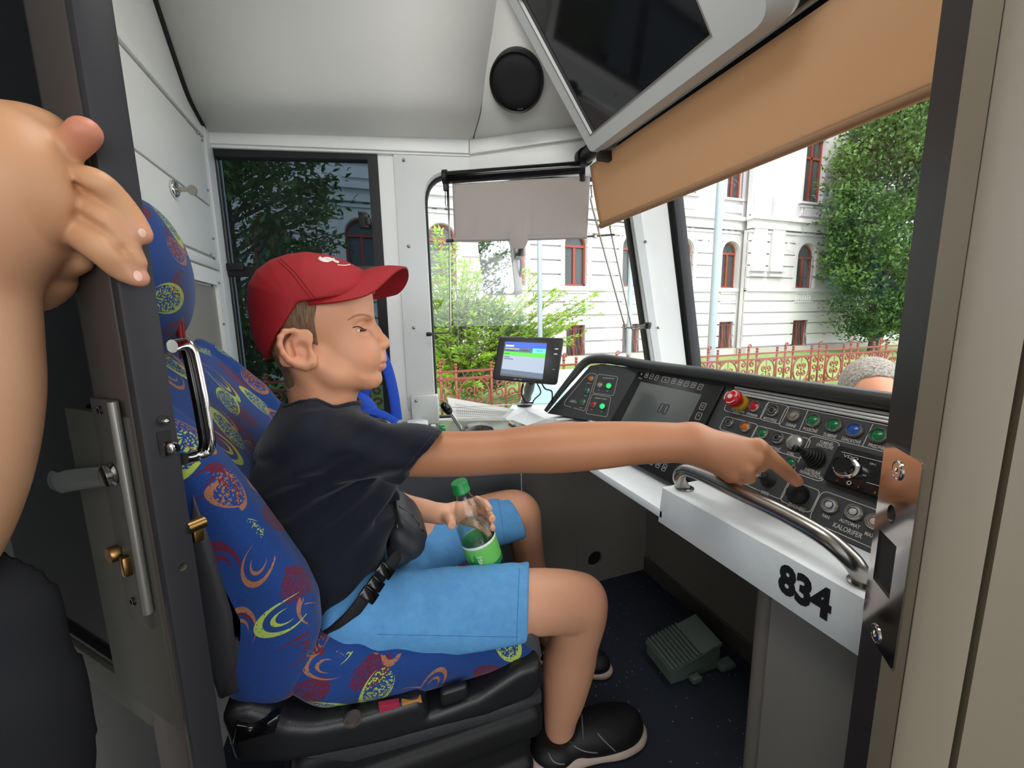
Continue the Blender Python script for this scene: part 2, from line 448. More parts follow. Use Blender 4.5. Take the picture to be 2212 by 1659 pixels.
        for a in offs:
            for ax in range(3):
                if a[ax] == 0:
                    b = list(a); b[ax] = 1
                    va = d[I+a[0], J+a[1], K+a[2]]; vb = d[I+b[0], J+b[1], K+b[2]]
                    m = (va < 0) != (vb < 0); t = np.where(m, va/np.where(m, va-vb, 1), 0)
                    p = np.array(a, dtype=float)[None, :].repeat(len(I), 0); p[:, ax] += t
                    acc[m] += p[m]; cnt[m] += 1
        V = acc/np.maximum(cnt, 1)[:, None]+np.stack([I, J, K], 1); V = V*s.res+s.lo
        Q = []
        for ax in range(3):
            a = [slice(None)]*3; b = [slice(None)]*3; a[ax] = slice(0, -1); b[ax] = slice(1, None)
            sa, sb = S[tuple(a)], S[tuple(b)]
            e = np.argwhere(sa != sb)
            if len(e) == 0: continue
            u, w = [(1, 2), (2, 0), (0, 1)][ax]
            ok = (e[:, u] > 0) & (e[:, w] > 0) & (e[:, u] < mk.shape[u]) & (e[:, w] < mk.shape[w]); e = e[ok]
            def g(du, dw):
                q = e.copy(); q[:, u] += du; q[:, w] += dw; return idx[q[:, 0], q[:, 1], q[:, 2]]
            q = np.stack([g(-1, -1), g(0, -1), g(0, 0), g(-1, 0)], 1)
            fl = sb[e[:, 0], e[:, 1], e[:, 2]]
            q[fl] = q[fl][:, ::-1]
            Q.append(q)
        return V, np.concatenate(Q)
def relax(V, Q, it=2, lam=0.5):
    """a little laplacian smoothing of a quad mesh"""
    n = len(V)
    E = np.concatenate([Q[:, [0, 1]], Q[:, [1, 2]], Q[:, [2, 3]], Q[:, [3, 0]]])
    for _ in range(it):
        acc = np.zeros((n, 3)); cnt = np.zeros(n)
        for ax in range(3):
            acc[:, ax] = np.bincount(E[:, 0], weights=V[E[:, 1], ax], minlength=n)+np.bincount(E[:, 1], weights=V[E[:, 0], ax], minlength=n)
        cnt = np.bincount(E[:, 0], minlength=n)+np.bincount(E[:, 1], minlength=n)
        V = V*(1-lam)+lam*acc/np.maximum(cnt, 1)[:, None]
    return V
def merge(parts):
    Vs, Qs, o = [], [], 0
    for V, Q in parts: Vs.append(V); Qs.append(Q+o); o += len(V)
    return np.concatenate(Vs), np.concatenate(Qs)
def field_obj(name, VQ, m, parent=None, color=None):
    V, Q = VQ
    me = bpy.data.meshes.new(name)
    me.vertices.add(len(V)); me.vertices.foreach_set('co', V.astype(np.float32).ravel())
    me.loops.add(len(Q)*4); me.loops.foreach_set('vertex_index', Q.astype(np.int32).ravel())
    me.polygons.add(len(Q)); me.polygons.foreach_set('loop_start', np.arange(0, len(Q)*4, 4, dtype=np.int32))
    me.update(calc_edges=True); me.validate()
    if color is not None:
        at_ = me.color_attributes.new('tone', 'FLOAT_COLOR', 'POINT')
        at_.data.foreach_set('color', np.concatenate([color, np.ones((len(V), 1))], 1).astype(np.float32).ravel())
    return link(name, me, m, parent, True)
def nrmz(v): v = np.array(v, dtype=float); return v/np.linalg.norm(v)
# ------------------------------------------------------------------ the cab shell
WP = Vector((-0.366, 1.41, 0)); WA = Vector((0.972, -0.235, 0)).normalized(); WN = Vector((0.235, 0.972, 0)).normalized()
WM = basis(WA, WN, (0, 0, 1), WP)                      # local x along the side wall, y outwards, z up
def onW(px, py, off=0.0): return on(px, py, WP+WN*off, WN)
def wl_(px, py, off=0.0):
    q = WM.inverted() @ onW(px, py, off); return q.x, q.z
def rect3(m, x0, x1, z0, z1, y=0.0): return [m @ Vector(p) for p in ((x0, y, z0), (x1, y, z0), (x1, y, z1), (x0, y, z1))]
def holed(bm, outer, holes, vec, mi=0):
    """flat plate with holes, extruded along vec"""
    es = []
    for L in [outer]+holes:
        vs = [bm.verts.new(Vector(p)) for p in L]
        es += [bm.edges.new((vs[i], vs[(i+1) % len(vs)])) for i in range(len(vs))]
    r = bmesh.ops.triangle_fill(bm, use_beauty=True, use_dissolve=False, edges=es)
    fs = [g for g in r['geom'] if isinstance(g, bmesh.types.BMFace)]
    for f in fs: f.material_index = mi
    e = bmesh.ops.extrude_face_region(bm, geom=fs)
    bmesh.ops.translate(bm, vec=Vector(vec), verts=[g for g in e['geom'] if isinstance(g, bmesh.types.BMVert)])
RX = -0.37
# floor
k = NT('dark_blue_speckled_floor'); co = k.coord()
vo = k.n('ShaderNodeTexVoronoi'); vo.inputs['Scale'].default_value = 75; k.l(co, vo.inputs['Vector'])
sp = k.math('LESS_THAN', vo.outputs['Distance'], 0.13)
rn = k.n('ShaderNodeSeparateColor'); k.l(vo.outputs['Color'], rn.inputs[0])
sp = k.math('MULTIPLY', sp, k.math('GREATER_THAN', rn.outputs[0], 0.55))
k.l(k.mix(sp, srgb('#1d2433'), srgb('#8b8f96')), k.b.inputs['Base Color']); k.b.inputs['Roughness'].default_value = 0.55
k.bump(k.noise(500, 3), 0.15, 0.001); M['floor'] = k.m
bm = bmesh.new(); box(bm, (0.3, 0.52, -0.02), (1.6, 1.8, 0.04)); struct(obj('floor', bm, M['floor']))

# rear bulkhead with locker doors
def rearp(px, py): return at(px, py, X=RX)
bm = bmesh.new()
box(bm, (RX-0.03, 1.10, 1.0), (0.05, 0.64, 2.1), mi=0)
wall_rear = struct(obj('wall_rear', bm, M['cream']))
zt = {1: 1.476, 2: 1.452, 3: 1.281, 4: 1.146, 5: 1.112}
def rpanel(name, y0, y1, z0, z1, th=0.008, m=M['cream']):
    bm = bmesh.new(); box(bm, (RX+th/2-0.001, (y0+y1)/2, (z0+z1)/2), (th, y1-y0, z1-z0), bev=0.002); return obj(name, bm, m, wall_rear, sharp=35)
rpanel('upper_panel', 0.79, 1.347, 1.480, 2.02)
rpanel('joint_strip', 0.79, 1.347, 1.455, 1.476, 0.014)
rpanel('locker_door', 0.79, 1.347, 1.285, 1.451)
tag(rpanel('locker_door', 0.79, 1.347, 1.150, 1.280), 'lower locker door with a key lock')
rpanel('joint_strip', 0.79, 1.347, 1.118, 1.141, 0.012)
lowf = bmesh.new()
holed(lowf, [(RX, 0.79, 0.5), (RX, 1.347, 0.5), (RX, 1.347, 1.112), (RX, 0.79, 1.112)], [[(RX, 0.83, 0.6), (RX, 1.31, 0.6), (RX, 1.31, 1.075), (RX, 0.83, 1.075)]], (0.012, 0, 0))
obj('locker_frame', lowf, M['cream'], wall_rear)
bm = bmesh.new(); box(bm, (RX+0.001, 1.07, 0.84), (0.004, 0.48, 0.46)); obj('recess_panel', bm, mat('taupe_recess_paint', '#8d8a80', 0.5), wall_rear)
# corner strip with rivets
bm = bmesh.new(); box(bm, (RX+0.006, 1.384, 1.0), (0.014, 0.062, 1.0), bev=0.002); cs = obj('corner_strip', bm, M['white'], wall_rear, sharp=35)
bm = bmesh.new()
for (px, py) in ((437, 303), (449, 411), (461, 515), (456, 549), (473, 611), (484, 700), (427, 288)):
    p = at(px, py, X=RX+0.014); r = bmesh.ops.create_uvsphere(bm, u_segments=8, v_segments=6, radius=0.0032, matrix=Matrix.Translation(p))
obj('rivet', bm, M['steel'], wall_rear, True)
# key lock
lk = thing('cabinet_lock', 'small round chrome key lock with key in the white locker door', 'lock')
p = rearp(364, 407)+Vector((0.008, 0, 0)); mt = frame_of((1, 0, 0)).to_4x4(); mt.translation = p
bm = bmesh.new(); lathe(bm, [(0, 0), (0.017, 0), (0.017, 0.004), (0.013, 0.008), (0.011, 0.005), (0, 0.005)], mt); obj('lock_rosette', bm, M['chrome'], lk, True)
bm = bmesh.new(); lathe(bm, [(0, 0.004), (0.006, 0.004), (0.005, 0.016), (0, 0.016)], mt); box(bm, (0, 0, 0.02), (0.003, 0.009, 0.014), mt)
prism(bm, [mt @ Vector((0.0012, 0.009*math.cos(a)*1.2, 0.034+0.009*math.sin(a))) for a in [i*math.pi/8 for i in range(16)]], (-0.0, 0.0, 0.0) if False else (mt.to_3x3() @ Vector((-0.0024, 0, 0))))
obj('key', bm, M['steel'], lk, sharp=30)

# side wall with the tinted window and the quarter window
x0 = wl_(462, 420)[0]+0.005; x1 = wl_(818, 400)[0]; zt1 = wl_(640, 321)[1]; zb1 = 0.67
qx0 = wl_(927, 600)[0]; qzt = wl_(1000, 372)[1]; qzb = 0.66
tr = wl_(1352, 390); br = wl_(1409, 782); sl = (br[0]-tr[0])/(br[1]-tr[1])
qxt = tr[0]+(qzt-tr[1])*sl; qxb = br[0]+(qzb-br[1])*sl
qpoly = round_poly([WM @ Vector(p) for p in ((qx0, 0, qzb), (qxb, 0, qzb), (qxt, 0, qzt), (qx0-0.004, 0, qzt))], [0.01, 0.01, 0.02, 0.085], 8)
pe = wl_(1484, 800); pt = wl_(1440, 430); sp_ = (pe[0]-pt[0])/(pe[1]-pt[1])
zT = 1.62
rtop = pt[0]+(zT-pt[1])*sp_; rbot = pe[0]+(0.0-pe[1])*sp_
outer = [WM @ Vector(p) for p in ((-0.02, 0, 0.56), (pe[0], 0, 0.56), (pe[0], 0, pe[1]), (rtop, 0, zT), (-0.02, 0, zT))]
bm = bmesh.new(); holed(bm, outer, [rect3(WM, x0, x1, zb1, zt1), qpoly], WN*0.05)
wall_side = struct(obj('wall_side', bm, M['cream'], sharp=40))
bm = bmesh.new(); box(bm, (0.33, 1.40, 0.28), (1.5, 0.03, 0.58)); struct(obj('wall_side_lower', bm, M['cream']))
# raised pillar cladding and its rivets
bm = bmesh.new()
a0, a1 = wl_(866, 600)[0], qx0
outer2 = [WM @ Vector(p) for p in ((a0, 0, 0.72), (a1+0.0, 0, 0.72), (a1, 0, qzt+0.04), (a0, 0, qzt+0.04))]
ow = round_poly([WM @ Vector(p) for p in ((a0, 0, 0.70), (qxb+0.02, 0, 0.70), (qxt+0.02, 0, qzt+0.055), (a0, 0, qzt+0.055))], [0.004, 0.0, 0.0, 0.004], 4)
qin = round_poly([WM @ Vector(p) for p in ((qx0+0.000, 0, 0.702), (qxb-0.0, 0, 0.702), (qxt-0.0, 0, qzt), (qx0-0.004, 0, qzt))], [0.0, 0.0, 0.02, 0.085], 8)
holed(bm, ow, [qin], -WN*0.008)
obj('pillar_cladding', bm, M['white'], wall_side, sharp=40)
bm = bmesh.new()
g0, g1 = wl_(892, 880)[0], qx0+0.012
box(bm, ((g0+g1)/2, -0.02, 0.70), (g1-g0, 0.035, wl_(905, 851)[1]*2-1.40), WM, 0.004); obj('pillar_foot', bm, M['white'], wall_side, sharp=35)
bm = bmesh.new()
for (px, py) in ((872, 346), (883, 532), (894, 708), (1395, 522), (1422, 708)):
    p = onW(px, py, -0.009); bmesh.ops.create_uvsphere(bm, u_segments=10, v_segments=6, radius=0.005, matrix=Matrix.Translation(p))
p = onW(899, 866, -0.038); bmesh.ops.create_uvsphere(bm, u_segments=10, v_segments=6, radius=0.005, matrix=Matrix.Translation(p))
obj('rivet', bm, M['steel'], wall_side, True)
# tinted side window
w1 = struct(empty('window_1'))
bm = bmesh.new(); fw = 0.026
holed(bm, rect3(WM, x0-0.002, x1+0.002, zb1-0.002, zt1+0.002, -0.004), [rect3(WM, x0+0.008, x1-fw, zb1+fw, zt1-fw, -0.004)], WN*0.03)
obj('window_frame', bm, M['black'], w1)
zmid = wl_(650, 586)[1]
bm = bmesh.new(); box(bm, ((x0+x1)/2, 0.004, zmid), (x1-x0-0.01, 0.022, 0.028), WM, 0.003); box(bm, (x0+0.03, -0.006, zmid+0.012), (0.05, 0.014, 0.02), WM, 0.003)
obj('window_rail', bm, M['black'], w1, sharp=35)
bm = bmesh.new(); box(bm, ((x0+x1)/2, 0.012, (zb1+zt1)/2), (x1-x0-0.02, 0.004, zt1-zb1-0.02), WM); obj('window_pane', bm, M['tinted'], w1)
lx, lz = wl_(788, 479)
bm = bmesh.new(); box(bm, (lx, -0.004, lz), (0.028, 0.022, 0.04), WM, 0.003); box(bm, (lx+0.012, -0.012, lz-0.002), (0.016, 0.016, 0.022), WM, 0.003); box(bm, (lx-0.004, -0.008, lz+0.021), (0.022, 0.012, 0.008), WM, 0.002)
obj('window_latch', bm, M['black'], w1, sharp=35)
# quarter window
w2 = struct(empty('window_2'))
qout = qpoly; cen = sum(qpoly, Vector())/len(qpoly)
qinn = [p+(cen-p).normalized()*0.008 for p in qpoly]
bm = bmesh.new(); holed(bm, [p+WN*0.022 for p in qout], [[p+WN*0.022 for p in qinn]], WN*0.02); obj('window_seal', bm, M['rubber'], w2)
bm = bmesh.new(); prism(bm, [p+WN*0.032 for p in qout], WN*0.004); obj('window_pane', bm, M['glass'], w2)
bm = bmesh.new()   # black outer strip on the raked pillar side
s0 = [WM @ Vector((qxb-0.012, 0.012, qzb)), WM @ Vector((qxb+0.004, 0.012, qzb)), WM @ Vector((qxt+0.004, 0.012, qzt)), WM @ Vector((qxt-0.012, 0.012, qzt))]
prism(bm, s0, WN*0.02); obj('pillar_seal', bm, M['rubber'], w2)

# trims under the ceiling
SEAM = [(1013, 300), (1026, 268), (1038, 225), (1052, 130), (1062, 60), (1076, 0)]
prof_px = [(446, 277), (438, 268), (430, 258), (410, 222), (393, 185), (360, 90), (330, 0)]
prof = [at(px, py, X=RX) for px, py in prof_px]
t_ = (prof[-1]-prof[-2]).normalized()
prof += [prof[-1]+t_*0.22, prof[-1]+t_*0.30+Vector((0, -0.1, 0)), prof[-1]+t_*0.32+Vector((0, -0.9, 0))]
def slide_to(p, d, line):
    """distance to travel from p along d until it projects onto the pixel polyline"""
    lo, hi = 0.05, 2.0
    for _ in range(40):
        m = (lo+hi)/2; x, y = proj(p+d*m); 
        ly = [q[1] for q in line]; lx_ = [q[0] for q in line]
        tx = np.interp(y, ly[::-1], lx_[::-1]) if ly[0] > ly[-1] else np.interp(y, ly, lx_)
        if x < tx: lo = m
        else: hi = m
    return (lo+hi)/2
CB = Vector((0.83, -0.555, 0)).normalized()
ends = []
for i, p in enumerate(prof):
    if i <= 6: ends.append(p+WA*slide_to(p, WA, SEAM))
    else: ends.append(p+WA*(ends[6]-prof[6]).length)
bm = bmesh.new()
rows = [[p.lerp(q, t) for p, q in zip(smooth_path(prof, 4), smooth_path(ends, 4))] for t in (0, 0.33, 0.66, 1)]
sheet(bm, rows, 0.02, None)
ceiling = struct(obj('ceiling', bm, M['ceil'], smooth=True))
bm = bmesh.new(); tube(bm, [p+Vector((0.011, -0.014, -0.014)) for p in smooth_path(prof, 4)], 0.0065, 8); obj('black_seam', bm, M['rubber'], ceiling, True)
# corner panel carrying the loudspeaker
rows = []
se = smooth_path(ends, 4)
for t in (0.006, 0.2, 0.4, 0.62): rows.append([p+CB*t for p in se])
bm = bmesh.new(); sheet(bm, rows, 0.02); corner_panel = struct(obj('ceiling_corner_panel', bm, M['ceil'], smooth=True))
bm = bmesh.new(); tube(bm, [p+CB*0.003+Vector((0, -0.004, -0.001)) for p in se], 0.0045, 8); obj('panel_edge_bead', bm, mat('grey_bead', '#8f9089', 0.4), corner_panel, True)
# bands
def band(m0, pxs, off, th, name, mm, par):
    bm = bmesh.new(); prism(bm, [onW(a, b, off) for a, b in pxs], WN*th, 0.002); return obj(name, bm, mm, par, sharp=35)
trim1 = struct(band(None, [(448, 276), (1013, 299), (1013, 331), (452, 309)], -0.02, 0.03, 'trim_1', M['cream'], None))
band(None, [(452, 309), (1013, 331), (1016, 338), (456, 318)], -0.012, 0.02, 'trim_lip', M['cream'], trim1)
band(None, [(440, 268), (1010, 291), (1013, 299), (446, 276)], -0.03, 0.02, 'trim_flange', M['ceil'], trim1)
bm = bmesh.new()
for px, py in ((491, 274), (741, 285)):
    bmesh.ops.create_uvsphere(bm, u_segments=8, v_segments=6, radius=0.003, matrix=Matrix.Translation(onW(px, py, -0.031)))
obj('screw', bm, M['darksteel'], trim1, True)
BP = onW(1013, 320, -0.018); BN = Vector((0.555, 0.83, 0)).normalized()
def onB(px, py, off=0.0): return on(px, py, BP+BN*off, BN)
bm = bmesh.new()
prism(bm, [onB(*p) for p in ((1013, 299), (1300, 262), (1300, 290), (1014, 331))], BN*0.03, 0.002)
prism(bm, [onB(*p, 0.006) for p in ((1014, 331), (1300, 292), (1300, 340), (1016, 376))], BN*0.03, 0.002)
prism(bm, [onB(*p, -0.006) for p in ((1014, 327), (1300, 286), (1300, 291), (1014, 332))], BN*0.03, 0.001)
trim2 = struct(obj('trim_2', bm, M['cream'], sharp=35))

# A pillar side, windscreen
PB, PT = onW(1490, 795), onW(1450, 440)
wd = (PT-PB).normalized(); WSN = wd.cross(Vector((0, 1, 0))).normalized()
if WSN.x < 0: WSN = -WSN
def onS(px, py, off=0.0): return on(px, py, PB+WSN*off, WSN)
bot = PB-wd*((PB.z-0.62)/wd.z); top = PB+wd*((1.95-PB.z)/wd.z)
bm = bmesh.new()
pr = [bot+Vector((-0.0, 0.03, 0)), top+Vector((0, 0.03, 0)), top+Vector((0, -0.012, 0)), bot+Vector((0, -0.012, 0))]
prism(bm, pr, WSN*0.04, 0.003); w3 = struct(empty('window_3')); obj('windscreen_seal', bm, M['rubber'], w3, sharp=35)
bm = bmesh.new(); prism(bm, [bot+Vector((0, -0.01, 0)), top+Vector((0, -0.01, 0)), top+Vector((0, -1.5, 0)), bot+Vector((0, -1.5, 0))], WSN*0.005)
for f in bm.verts: f.co += WSN*0.02
obj('windscreen_pane', bm, M['glass'], w3)
# cab front below and above the windscreen
bm = bmesh.new(); box(bm, (1.02, 0.1, 0.3), (0.05, 2.0, 0.75)); struct(obj('wall_front', bm, M['panelgrey']))
bm = bmesh.new()
tz = PB+wd*((1.62-PB.z)/wd.z)
box(bm, (tz.x-0.02, 0.1, 1.80), (0.12, 2.1, 0.40)); box(bm, (0.2, 0.2, 2.04), (1.4, 2.6, 0.04)); box(bm, (tz.x-0.12, 0.1, 1.63), (0.28, 2.1, 0.04))
struct(obj('roof_front', bm, M['ceil']))

# overhead screen housing
e_ = ray(2671, 2904).normalized(); e_.y = 0; e_.normalize(); HN = e_.cross(Vector((0, 1, 0))).normalized()
if HN.dot(ray(1400, 100)) > 0: HN = -HN
HP = at(1283, 335, X=0.545)
def onH(px, py, off=0.0): return on(px, py, HP+HN*off, HN)
c0, c1, c2 = onH(1276, 330), onH(1142, 88), onH(1655, 66)
L1 = (c1-c0).length+0.10; L2 = 0.42
u1 = -e_; u2 = Vector((0, -1, 0))
org = c0
hp = [org, org+u1*L1, org+u1*L1+u2*L2, org+u2*L2]
# front outline from the picture, real thickness behind
hm = thing('overhead_monitor', 'white framed dark screen hanging from the cab ceiling above the windscreen blind', 'screen')
def H2(px, py):
    q = onH(px, py)-org; return q.dot(u1), q.dot(u2)
sa = [H2(*p) for p in ((1178, 95), (1275, 292), (1531, 62), (1228, -4))]
sx0, sx1 = sa[1][0], sa[0][0]; sy0 = sa[1][1]; sy1 = sa[2][1]
def Hp(a, b, off=0): return org+u1*a+u2*b+HN*off
L2 = H2(1662, 20)[1]
sx1b = L1-0.035; sy1b = sy1
bm = bmesh.new()
ow = round_poly([Hp(0, 0), Hp(0, L2), Hp(L1, L2), Hp(L1, 0)], [0.012, 0.03, 0.03, 0.012], 6)
holed(bm, ow, [[Hp(sx0, sy0), Hp(sx0, sy1b), Hp(sx1b, sy1b), Hp(sx1b, sy0)]], -HN*0.012)
ow2 = [p-HN*0.012+((org+u1*L1/2+u2*L2/2)-p).normalized()*-0.004 for p in ow]
# chamfer ring and rear box
ctr = org+u1*L1/2+u2*L2/2
rA = [bm.verts.new(p+(p-ctr)*0.0) for p in ow]; 
rB = [bm.verts.new(p-HN*0.03+(p-ctr).normalized()*0.022) for p in ow]; rC = [bm.verts.new(p-HN*0.085+(p-ctr).normalized()*0.016) for p in ow]
n_ = len(ow)
for a, b in ((rA, rB), (rB, rC)):
    for i in range(n_): bm.faces.new((a[i], a[(i+1) % n_], b[(i+1) % n_], b[i]))
bm.faces.new(rC)
bmesh.ops.remove_doubles(bm, verts=bm.verts, dist=0.0003)
obj('screen_housing', bm, M['white'], hm, sharp=25)
bm = bmesh.new(); prism(bm, [Hp(sx0-.002, sy0-.002, -0.008), Hp(sx0-.002, sy1b+.002, -0.008), Hp(sx1b+.002, sy1b+.002, -0.008), Hp(sx1b+.002, sy0-.002, -0.008)], -HN*0.004); obj('screen_panel', bm, M['screen'], hm)
bm = bmesh.new(); ring_line(bm, [Hp(sx0, sy0, 0.0), Hp(sx0, sy1b, 0.0), Hp(sx1b, sy1b, 0.0), Hp(sx1b, sy0, 0.0)], HN, 0.003, 0.001); obj('screen_bezel', bm, mat('pinkish_bezel', '#8d807b', 0.4), hm)
bm = bmesh.new(); q = Hp(-0.005, 0.01, -0.06)
box(bm, q+Vector((-0.005, 0.012, 0.0)), (0.05, 0.02, 0.09), bev=0.003); obj('hinge_bracket', bm, M['black'], hm, sharp=35)

# loudspeaker
from mathutils.bvhtree import BVHTree
_bv = BVHTree.FromPolygons([v.co[:] for v in corner_panel.data.vertices], [p.vertices[:] for p in corner_panel.data.polygons])
def hitp(px, py): return _bv.ray_cast(CAM, ray(px, py).normalized())[0]
h1, h2, h3, h4 = hitp(1110, 125), hitp(1120, 232), hitp(1076, 177), hitp(1146, 190)
lsN = (h2-h1).cross(h4-h3).normalized()
if lsN.dot(ray(1116, 177)) > 0: lsN = -lsN
pc = on(1116, 177, (h1+h2+h3+h4)/4+lsN*0.008, lsN)
mt = frame_of(lsN).to_4x4(); mt.translation = pc+lsN*0.004
ls = thing('loudspeaker', 'round black loudspeaker grille in the pale corner panel beside the overhead screen', 'loudspeaker')
a_ = (on(1116, 107, pc, lsN)-on(1116, 245, pc, lsN)).length/2
bm = bmesh.new(); lathe(bm, [(0, 0.004), (a_*0.5, 0.006), (a_*0.9, 0.004), (a_*0.92, 0.0), (0, -0.004)], mt, 40)
k = NT('speaker_cloth'); v_ = k.n('ShaderNodeTexVoronoi'); v_.inputs['Scale'].default_value = 600; k.l(k.coord(), v_.inputs['Vector'])
k.b.inputs['Base Color'].default_value = (0.008, 0.008, 0.008, 1); k.b.inputs['Roughness'].default_value = 0.8; k.bump(v_.outputs['Distance'], 0.5, 0.001)
obj('speaker_grille', bm, k.m, ls, True)
bm = bmesh.new(); lathe(bm, [(a_*0.91, -0.02), (a_*1.0, -0.02), (a_*1.0, 0.005), (a_*0.96, 0.009), (a_*0.91, 0.005)], mt, 40); obj('speaker_rim', bm, M['black'], ls, sharp=40)
bm = bmesh.new(); mt2 = mt @ Matrix.Translation((0, -a_*0.83, 0.006)); box(bm, (0, 0, 0), (0.016, 0.004, 0.002), mt2); obj('maker_badge', bm, M['steel'], ls)

# quarter window roller blind
q0 = onW(958, 385, -0.05); QD = Vector((0.895, -0.446, 0)).normalized(); QN = Vector((0.446, 0.895, 0)).normalized()
def onQ(px, py, off=0.0): return on(px, py, q0+QN*off, QN)
rb = thing('roller_blind', 'short taupe grey roller blind over the corner window', 'blind', None)
bm = bmesh.new(); ra, rb_ = onQ(962, 384), onQ(1258, 362)
tube(bm, [ra, rb_], 0.0165, 18); obj('roller_tube', bm, M['blackgloss'], rb, sharp=40)
bm = bmesh.new()
bm.free()
for e in (ra, rb_):
    bm = bmesh.new(); mt = frame_of(QD).to_4x4(); mt.translation = e-QD*0.006; lathe(bm, [(0, 0), (0.021, 0), (0.021, 0.012), (0, 0.012)], mt, 18); box(bm, e-Vector((0, 0, 0.012)), (0.012, 0.016, 0.045), bev=0.002)
    obj('roller_bracket', bm, M['black'], rb, sharp=40)
tl, trr, bl, brr = onQ(977, 397), onQ(1275, 380), onQ(981, 521), onQ(1268, 514)
bm = bmesh.new(); rows = []
for i in range(15):
    v = i/14; row = []
    for j in range(61):
        u = j/60; p = (tl.lerp(trr, u)).lerp(bl.lerp(brr, u), v)
        w = v**1.5*(0.0028*math.sin(u*9+1.5)+0.003*math.exp(-((u-0.56)/0.05)**2)*math.sin((u-0.56)*90)+0.0012*math.sin(u*43+v*3))
        row.append(p+QN*w)
    rows.append(row)
sheet(bm, rows, 0.0012, QN); obj('blind_cloth', bm, M['blindgrey'], rb, True)
bm = bmesh.new(); tube(bm, smooth_path([bl+Vector((0, 0, .004)), bl.lerp(brr, 0.5)+Vector((0, 0, 0.003)), brr+Vector((0, 0, .004))], 6), 0.0062, 10); 
mt = frame_of(-QN).to_4x4(); mt.translation = onQ(1120, 512)-QN*0.004
obj('bottom_hem', bm, M['blindgrey'], rb, sharp=50)
bm = bmesh.new(); prism(bm, round_poly([onQ(*p, -0.012) for p in ((1102, 500), (1139, 500), (1141, 520), (1133, 536), (1109, 538), (1100, 520))], 0.006, 3), QN*0.003, 0.0008); obj('pull_tab', bm, M['blindgrey'], rb, sharp=40)
bm = bmesh.new(); tube(bm, [onQ(1268, 511), onQ(1328, 507)], 0.003, 8); box(bm, onQ(1286, 510), (0.014, 0.008, 0.011), bev=0.002); obj('bottom_rod', bm, M['steel'], rb, sharp=40)
bm = bmesh.new(); box(bm, onQ(972, 520), (0.022, 0.012, 0.009), bev=0.003); obj('rod_clip', bm, M['black'], rb, sharp=40)
bm = bmesh.new(); tube(bm, [onQ(962, 398), onQ(962, 440), onQ(964, 455), onQ(967, 440), onQ(965, 402)], 0.0012, 6); obj('pull_cord', bm, M['black'], rb, True)
rod = thing('guide_rod', 'thin bent steel blind rod at the left edge of the corner window', 'rod', None)
bm = bmesh.new(); tube(bm, [onQ(968, 400), onQ(971, 520), onQ(973, 700)]+[onQ(973, 700).lerp(onQ(972, 716), .7)]+[onQ(966, 719), onQ(940, 720), onQ(930, 721)], 0.0028, 8); obj('rod_wire', bm, M['steel'], rod, True)
bm = bmesh.new(); mt = frame_of(QD).to_4x4(); mt.translation = onQ(922, 722); lathe(bm, [(0, 0), (0.006, 0), (0.006, 0.012), (0.004, 0.016), (0, 0.016)], mt, 12); obj('rod_socket', bm, M['black'], rod, sharp=40)
for nm, lab, pts in (('guide_rod', 'longer bent steel rod slanting from blind roller to the windscreen pillar', [(1277, 400), (1279, 425), (1281, 452), (1346, 690), (1351, 703), (1362, 708), (1397, 701)]),
                     ('guide_rod', 'shorter bent steel rod hanging from the blind tip beside the longer rod', [(1318, 490), (1322, 510), (1361, 690), (1364, 708), (1372, 712), (1396, 706)])):
    rd = thing(nm, lab, 'rod')
    bm = bmesh.new(); off = 0.015 if 'shorter' in lab else 0.0
    tube(bm, smooth_path([onQ(*p, off) for p in pts], 4), 0.0028, 8); obj('rod_wire', bm, M['steel'], rd, True)
    bm = bmesh.new(); box(bm, onQ(pts[-1][0]+2, pts[-1][1], off), (0.012, 0.02, 0.012), bev=0.002); obj('rod_socket', bm, M['black'], rd, sharp=40)

# windscreen roller blind
bt = at(1274, 358, Y=1.02); bb = at(1298, 492, Y=1.02)
ws = thing('windscreen_blind', 'long tan roller blind pulled down over the top of the windscreen', 'blind')
bm = bmesh.new(); rows = []
for i in range(12):
    v = i/11; row = []
    for j in range(41):
        u = j/40; p = bt.lerp(bb, v); p = Vector((p.x, 1.02-0.80*u-0.004*math.sin(v*3), p.z))
        row.append(p+Vector((-1, 0, 0))*(0.004*math.sin(v*math.pi)+0.002*math.sin(u*7+v*2)))
    rows.append(row)
sheet(bm, rows, 0.0012, (1, 0, 0.2)); obj('blind_cloth', bm, M['blind'], ws, True)
bm = bmesh.new(); tube(bm, [bb+Vector((0, 0.0, 0.005)), bb+Vector((0, -0.80, 0.005))], 0.0075, 10); obj('bottom_hem', bm, M['blind'], ws, sharp=50)
bm = bmesh.new(); rc = at(1261, 341, Y=1.045); tube(bm, [rc, rc+Vector((0, -0.84, 0))], 0.019, 18); box(bm, rc+Vector((0.02, -0.42, 0.016)), (0.05, 0.83, 0.022), bev=0.003)
obj('roller_tube', bm, M['black'], ws, sharp=40)
bm = bmesh.new(); box(bm, (rc.x+0.045, 0.60, rc.z+0.165), (0.03, 0.80, 0.36), bev=0.004); struct(obj('trim_header', bm, M['black'], sharp=40))
bm = bmesh.new(); pl = bt+Vector((-0.006, 0, 0.012)); tube(bm, [pl, pl+Vector((0, -0.80, 0))], 0.004, 8); obj('cloth_lip', bm, M['blind'], ws, True)
bm = bmesh.new(); mt = frame_of((0, 1, 0)).to_4x4(); mt.translation = rc; lathe(bm, [(0, -0.01), (0.024, -0.01), (0.024, 0.008), (0, 0.008)], mt, 20); obj('end_bracket', bm, M['black'], ws, sharp=40)
